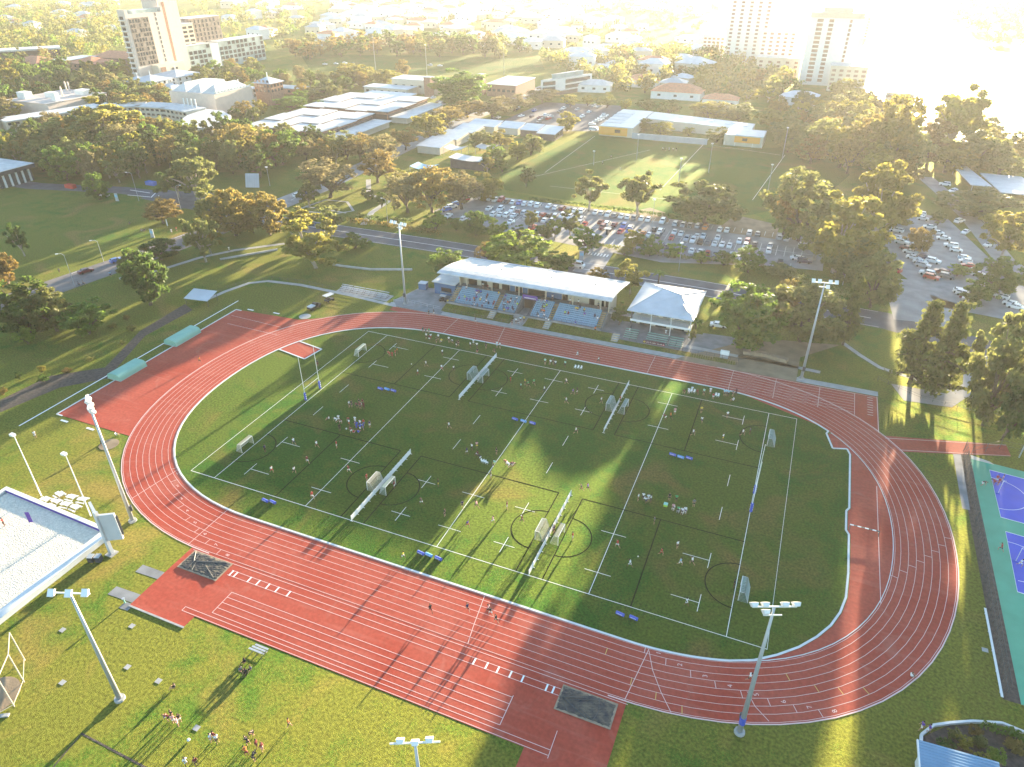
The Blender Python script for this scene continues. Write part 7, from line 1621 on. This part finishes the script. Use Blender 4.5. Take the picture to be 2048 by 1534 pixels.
ml = C4([(525,235),(580,238),(632,242),(690,246),(790,265),(885,278),(940,286),(995,290),(1100,300),(1235,303),(1265,322),(1412,345),(1473,355),(1560,377),(1630,372),(1745,395)])+C5([(110,390),(205,400),(360,425),(530,440),(605,455),(685,472),(775,477),(855,492),(935,505),(1020,512),(1200,525),(1305,497),(1465,572)])
fleet(ml, PI/2, .04, 'the lower middle line of the main car park', 'cars in the main car park', colfix={2:'white',3:'white',6:'white',13:'red',15:'orange',18:'red',19:'silver',20:'white',24:'white',26:'white',28:'white'})
fleet(C4([(150,250),(280,275),(660,300),(840,345),(975,362)])+C5([(240,510),(320,525),(500,540),(590,572),(690,582),(770,597),(860,612),(1595,705)]), PI/2, .05, 'the lowest row of the main car park', 'cars in the main car park')
fleet(C5([(1880,520),(1790,655),(1870,692)]), 0.1, .05, 'the right end bays of the main car park', 'cars in the main car park')
fleet(C6([(550,470),(570,560),(610,610),(670,680),(710,722),(750,790),(830,840),(860,882),(910,975),(960,1022)]), rad(-20), .05, 'the left diagonal row of the river car park', 'cars in the river car park', colfix={1:'white',2:'white',3:'maroon',4:'white',7:'silver',8:'white',9:'red'})
fleet(C6([(820,640),(890,792),(980,832),(1080,962),(1140,1012)]), rad(-20), .05, 'the second diagonal row of the river car park', 'cars in the river car park', colfix={2:'white'})
fleet(C6([(820,280),(860,332),(940,430),(1040,500),(1100,562),(1190,650),(1250,702),(1350,792),(1362,832),(1400,885),(1440,947),(1510,985)]), rad(-3), .05, 'the right hand row of the river car park', 'cars in the river car park', colfix={3:'white',4:'white',5:'white',6:'white',7:'white',8:'white'})
fleet(C6([(240,615),(320,672),(460,852),(520,932)]), rad(-35), .05, 'the river car park edge by the giant gum', 'cars in the river car park')
fleet(C6([(1300,1185),(1345,1217),(1395,1262),(1420,1290)]), rad(-15), .03, 'the lower block of the river car park', 'cars in the river car park', colfix={0:'white',1:'white',2:'maroon',3:'silver'})
fleet(C6([(1620,1132),(1770,1247),(1890,1330),(1950,1368)]), rad(-20), .04, 'the right edge row of the river car park', 'cars in the river car park', colfix={1:'white',2:'white',3:'white'})
fleet(C6([(1210,12),(1430,262),(1290,360),(1360,490),(1630,642)]), rad(60), .2, 'the river road', 'cars on the river road', colfix={0:'white'})
fleet([(1890,368),(1908,382)], rad(-10), .1, 'the lane before the long shelter roofs', 'cars on the river road', colfix={0:'white',1:'white'})
fleet(C7([(1090,415),(1230,430),(1120,475),(1210,480),(1280,490),(1330,470),(1352,497),(1372,482),(1270,525),(1300,502),(1450,437),(1480,412),(1600,420),(1640,480),(1780,395),(1742,392),(1700,440)]), rad(75), .15, 'the middle of the far car park', 'cars in the far car park', False)
fleet(C7([(1725,548),(1752,525),(1780,510),(1800,498),(1822,480),(1835,470)]), rad(20), .06, 'the diagonal row beside the orange building', 'cars in the far car park', False)
fleet(C7([(920,490),(890,502),(370,320),(410,355),(440,360),(460,368)]), rad(80), .1, 'the avenue beside the white roofs', 'cars on the avenue', False)
fleet([(597,390),(612,396),(606,386)], rad(70), .1, 'the avenue behind the brown tree', 'cars on the avenue', colfix={0:'white'})
fleet([(620,380),(665,366)], rad(80), .1, 'the avenue further up', 'cars on the avenue', False)
fleet([(650,128),(672,127),(690,126),(705,127),(860,130),(880,131)], .1, .3, 'the line of cars at the far oval', 'cars at the far oval', False)
for u, v, rz, k, c, lb in [(171,541,rad(72),'sedan','maroon','dark red car driving up the brown road'),(232,520,rad(72),'hatch','blue','blue car on the brown road behind the dark red one'),(1154,530,rad(-4),'van','white','white van at the junction behind the grandstand'),(1187,259,rad(10),'van','white','white minibus at the lower edge of the far car park'),(1868,737,rad(20),'van','white','white van half hidden between the two pines'),(208,390,.3,'hatch','white','white car behind the green tree at the top of the left lawn'),(196,386,.3,'sedan','silver','silver car at the top of the left lawn'),(1437,649,.1,'sedan','white','white car under the large tree right of the pavilion')]:
    g = G(u, v, .7); car(g.x, g.y, rz, k, c, lb, None)
# ------------------------------------------------------------------ woods
scatter([(-40,300),(60,285),(200,270),(330,275),(440,285),(520,300),(560,330),(520,360),(440,350),(330,345),(230,372),(130,372),(60,362),(-40,330)], 7.6, (12,18), (10,15), MIXW, 'the wood behind the left lawn', 'trees in the wood behind the left lawn', False, 95, 4)
scatter([(-60,235),(60,215),(190,180),(330,190),(330,225),(200,265),(60,290),(-60,320)], 9.5, (10,15), (10,15), MIXW, 'the trees round the curved building', 'trees round the curved building', False, 60, 5)
scatter([(-80,180),(60,120),(200,145),(330,175),(200,190),(60,215),(-80,245)], 16, (12,20), (11,18), MIXW, 'the trees below the terracotta roofs', 'trees below the terracotta roofs', False, 38, 6)
scatter([(430,235),(520,235),(500,290),(560,285),(700,300),(660,345),(560,300),(480,290)], 8.5, (8,14), (9,13), MIXW, 'the grove below the front white roofs', 'trees below the white roofs', False, 24, 7)
scatter([(520,190),(560,165),(700,150),(760,175),(660,205),(600,215)], 14, (9,15), (9,15), MIXW, 'the trees behind the white roofs', 'trees behind the white roofs', False, 18, 8)
scatter([(1530,240),(1600,215),(1720,200),(1800,215),(1830,300),(1800,390),(1700,380),(1620,330),(1560,300)], 10, (12,18), (12,17), MIXH, 'the hazy trees between oval and river', 'hazy trees by the river', False, 42, 9)
scatter([(1830,290),(1880,260),(1990,270),(2040,320),(2040,345),(1920,345),(1860,330)], 10, (9,15), (9,14), MIXH, 'the bank trees at the right', 'bank trees at the right', False, 14, 10)
scatter([(1250,195),(1200,150),(1250,120),(1420,130),(1600,180),(1560,225),(1440,205),(1380,170)], 20, (10,18), (12,18), MIXH, 'the hazy gardens below the river towers', 'trees in the hazy gardens', True, 30, 12)
scatter([(560,118),(600,100),(760,92),(1010,95),(1060,105),(1060,118),(760,112),(640,120)], 13, (15,19), (16,22), [('broad','olive','olive round tree'),('broad','autumn','brown round tree'),('broad','dark','dark round tree')], 'the long tree belt across the far oval', 'trees in the belt across the far oval', True, 46, 13)
for i in range(9): T(1700+i*16, 215-abs(i-4)*3+i*4, 182-abs(i-4)*3+i*4, 46, 'broad', RN.choice(['gold','autumn','olive']), 'bank tree below the tall tower, %s from the left' % ORD(i+1), 'hazy bank trees')
scatter([(255,175),(270,140),(345,160),(430,150),(520,140),(530,175),(430,185),(345,178)], 11, (9,14), (10,14), MIXW, 'the trees below the tower', 'trees below the pink tower', False, 26, 31)
# the rest of the far trees reads as one mass
fr = random.Random(77); fm_ = MB(); lc = []
def far_mass(pixpoly, n, hr, wr):
    pg = [tuple(G(u,v)[:2]) for u, v in pixpoly]; xs = [p[0] for p in pg]; ys = [p[1] for p in pg]; k = 0; tr = 0
    while k < n and tr < n*30:
        tr += 1; x, y = fr.uniform(min(xs),max(xs)), fr.uniform(min(ys),max(ys))
        if not inpoly(x,y,pg) or any(a[0]-2 < x < a[2]+2 and a[1]-4 < y < a[3]+2 for a in AVOID): continue
        k += 1; h, w = fr.uniform(*hr), fr.uniform(*wr); mi = fr.choice((0,0,1,2,3))
        for _ in range(11):
            d = rnd_dir(fr); q = fr.random()**.4; c = Vector((x+d.x*w/2*q*.8, y+d.y*w/2*q*.8, h*.56+d.z*h*.40*q))
            for _ in range(9):
                e = rnd_dir(fr); s0 = len(fm_.f); leaf(fm_, c+Vector((e.x,e.y,e.z*.7))*w*.17, w*.085, fr, Vector((d.x,d.y,d.z+.3))); fm_.m[-1] = mi
far_mass([(-400,100),(-60,70),(0,20),(240,2),(245,95),(180,150),(0,180),(-300,200)], 750, (9,17), (9,16))
far_mass([(370,100),(370,-40),(700,-60),(640,25),(590,100),(480,110)], 900, (9,18), (10,18))
far_mass([(590,100),(690,-20),(1100,-20),(1400,20),(1420,110),(1250,125),(1090,110),(760,92)], 520, (5,9), (8,14))
far_mass([(1080,120),(1230,110),(1420,110),(1560,110),(1600,190),(1440,200),(1250,190),(1130,150)], 260, (8,16), (10,16))
far_mass([(600,-20),(700,-55),(1700,-60),(1560,30),(1400,20),(1100,-15)], 460, (7,13), (14,22))
far_mass([(1890,20),(2060,-30),(2300,40),(2300,140),(2060,105),(1990,92)], 260, (9,16), (12,20))
o = fm_.build('distant_trees', [LEAF['olive'], LEAF['gold'], LEAF['green'], LEAF['olive']]); tag(o, 'hazy far off trees filling the suburb between the houses', None, None, 'stuff')
# ------------------------------------------------------------------ haze
hz = MB().box(-1900,-260,-1.0,1500,2600,100.0).build('haze', [])
hm = D.materials.new('haze air'); hm.use_nodes = True; t_ = hm.node_tree; t_.nodes.clear()
pv = t_.nodes.new('ShaderNodeVolumePrincipled'); ou = t_.nodes.new('ShaderNodeOutputMaterial')
pv.inputs['Color'].default_value = (0.96, 0.94, 0.92, 1); pv.inputs['Density'].default_value = 0.00009; pv.inputs['Anisotropy'].default_value = 0.42
t_.links.new(pv.outputs[0], ou.inputs['Volume']); hz.data.materials.append(hm); hz['kind'] = 'stuff'; hz['label'] = 'warm evening haze'
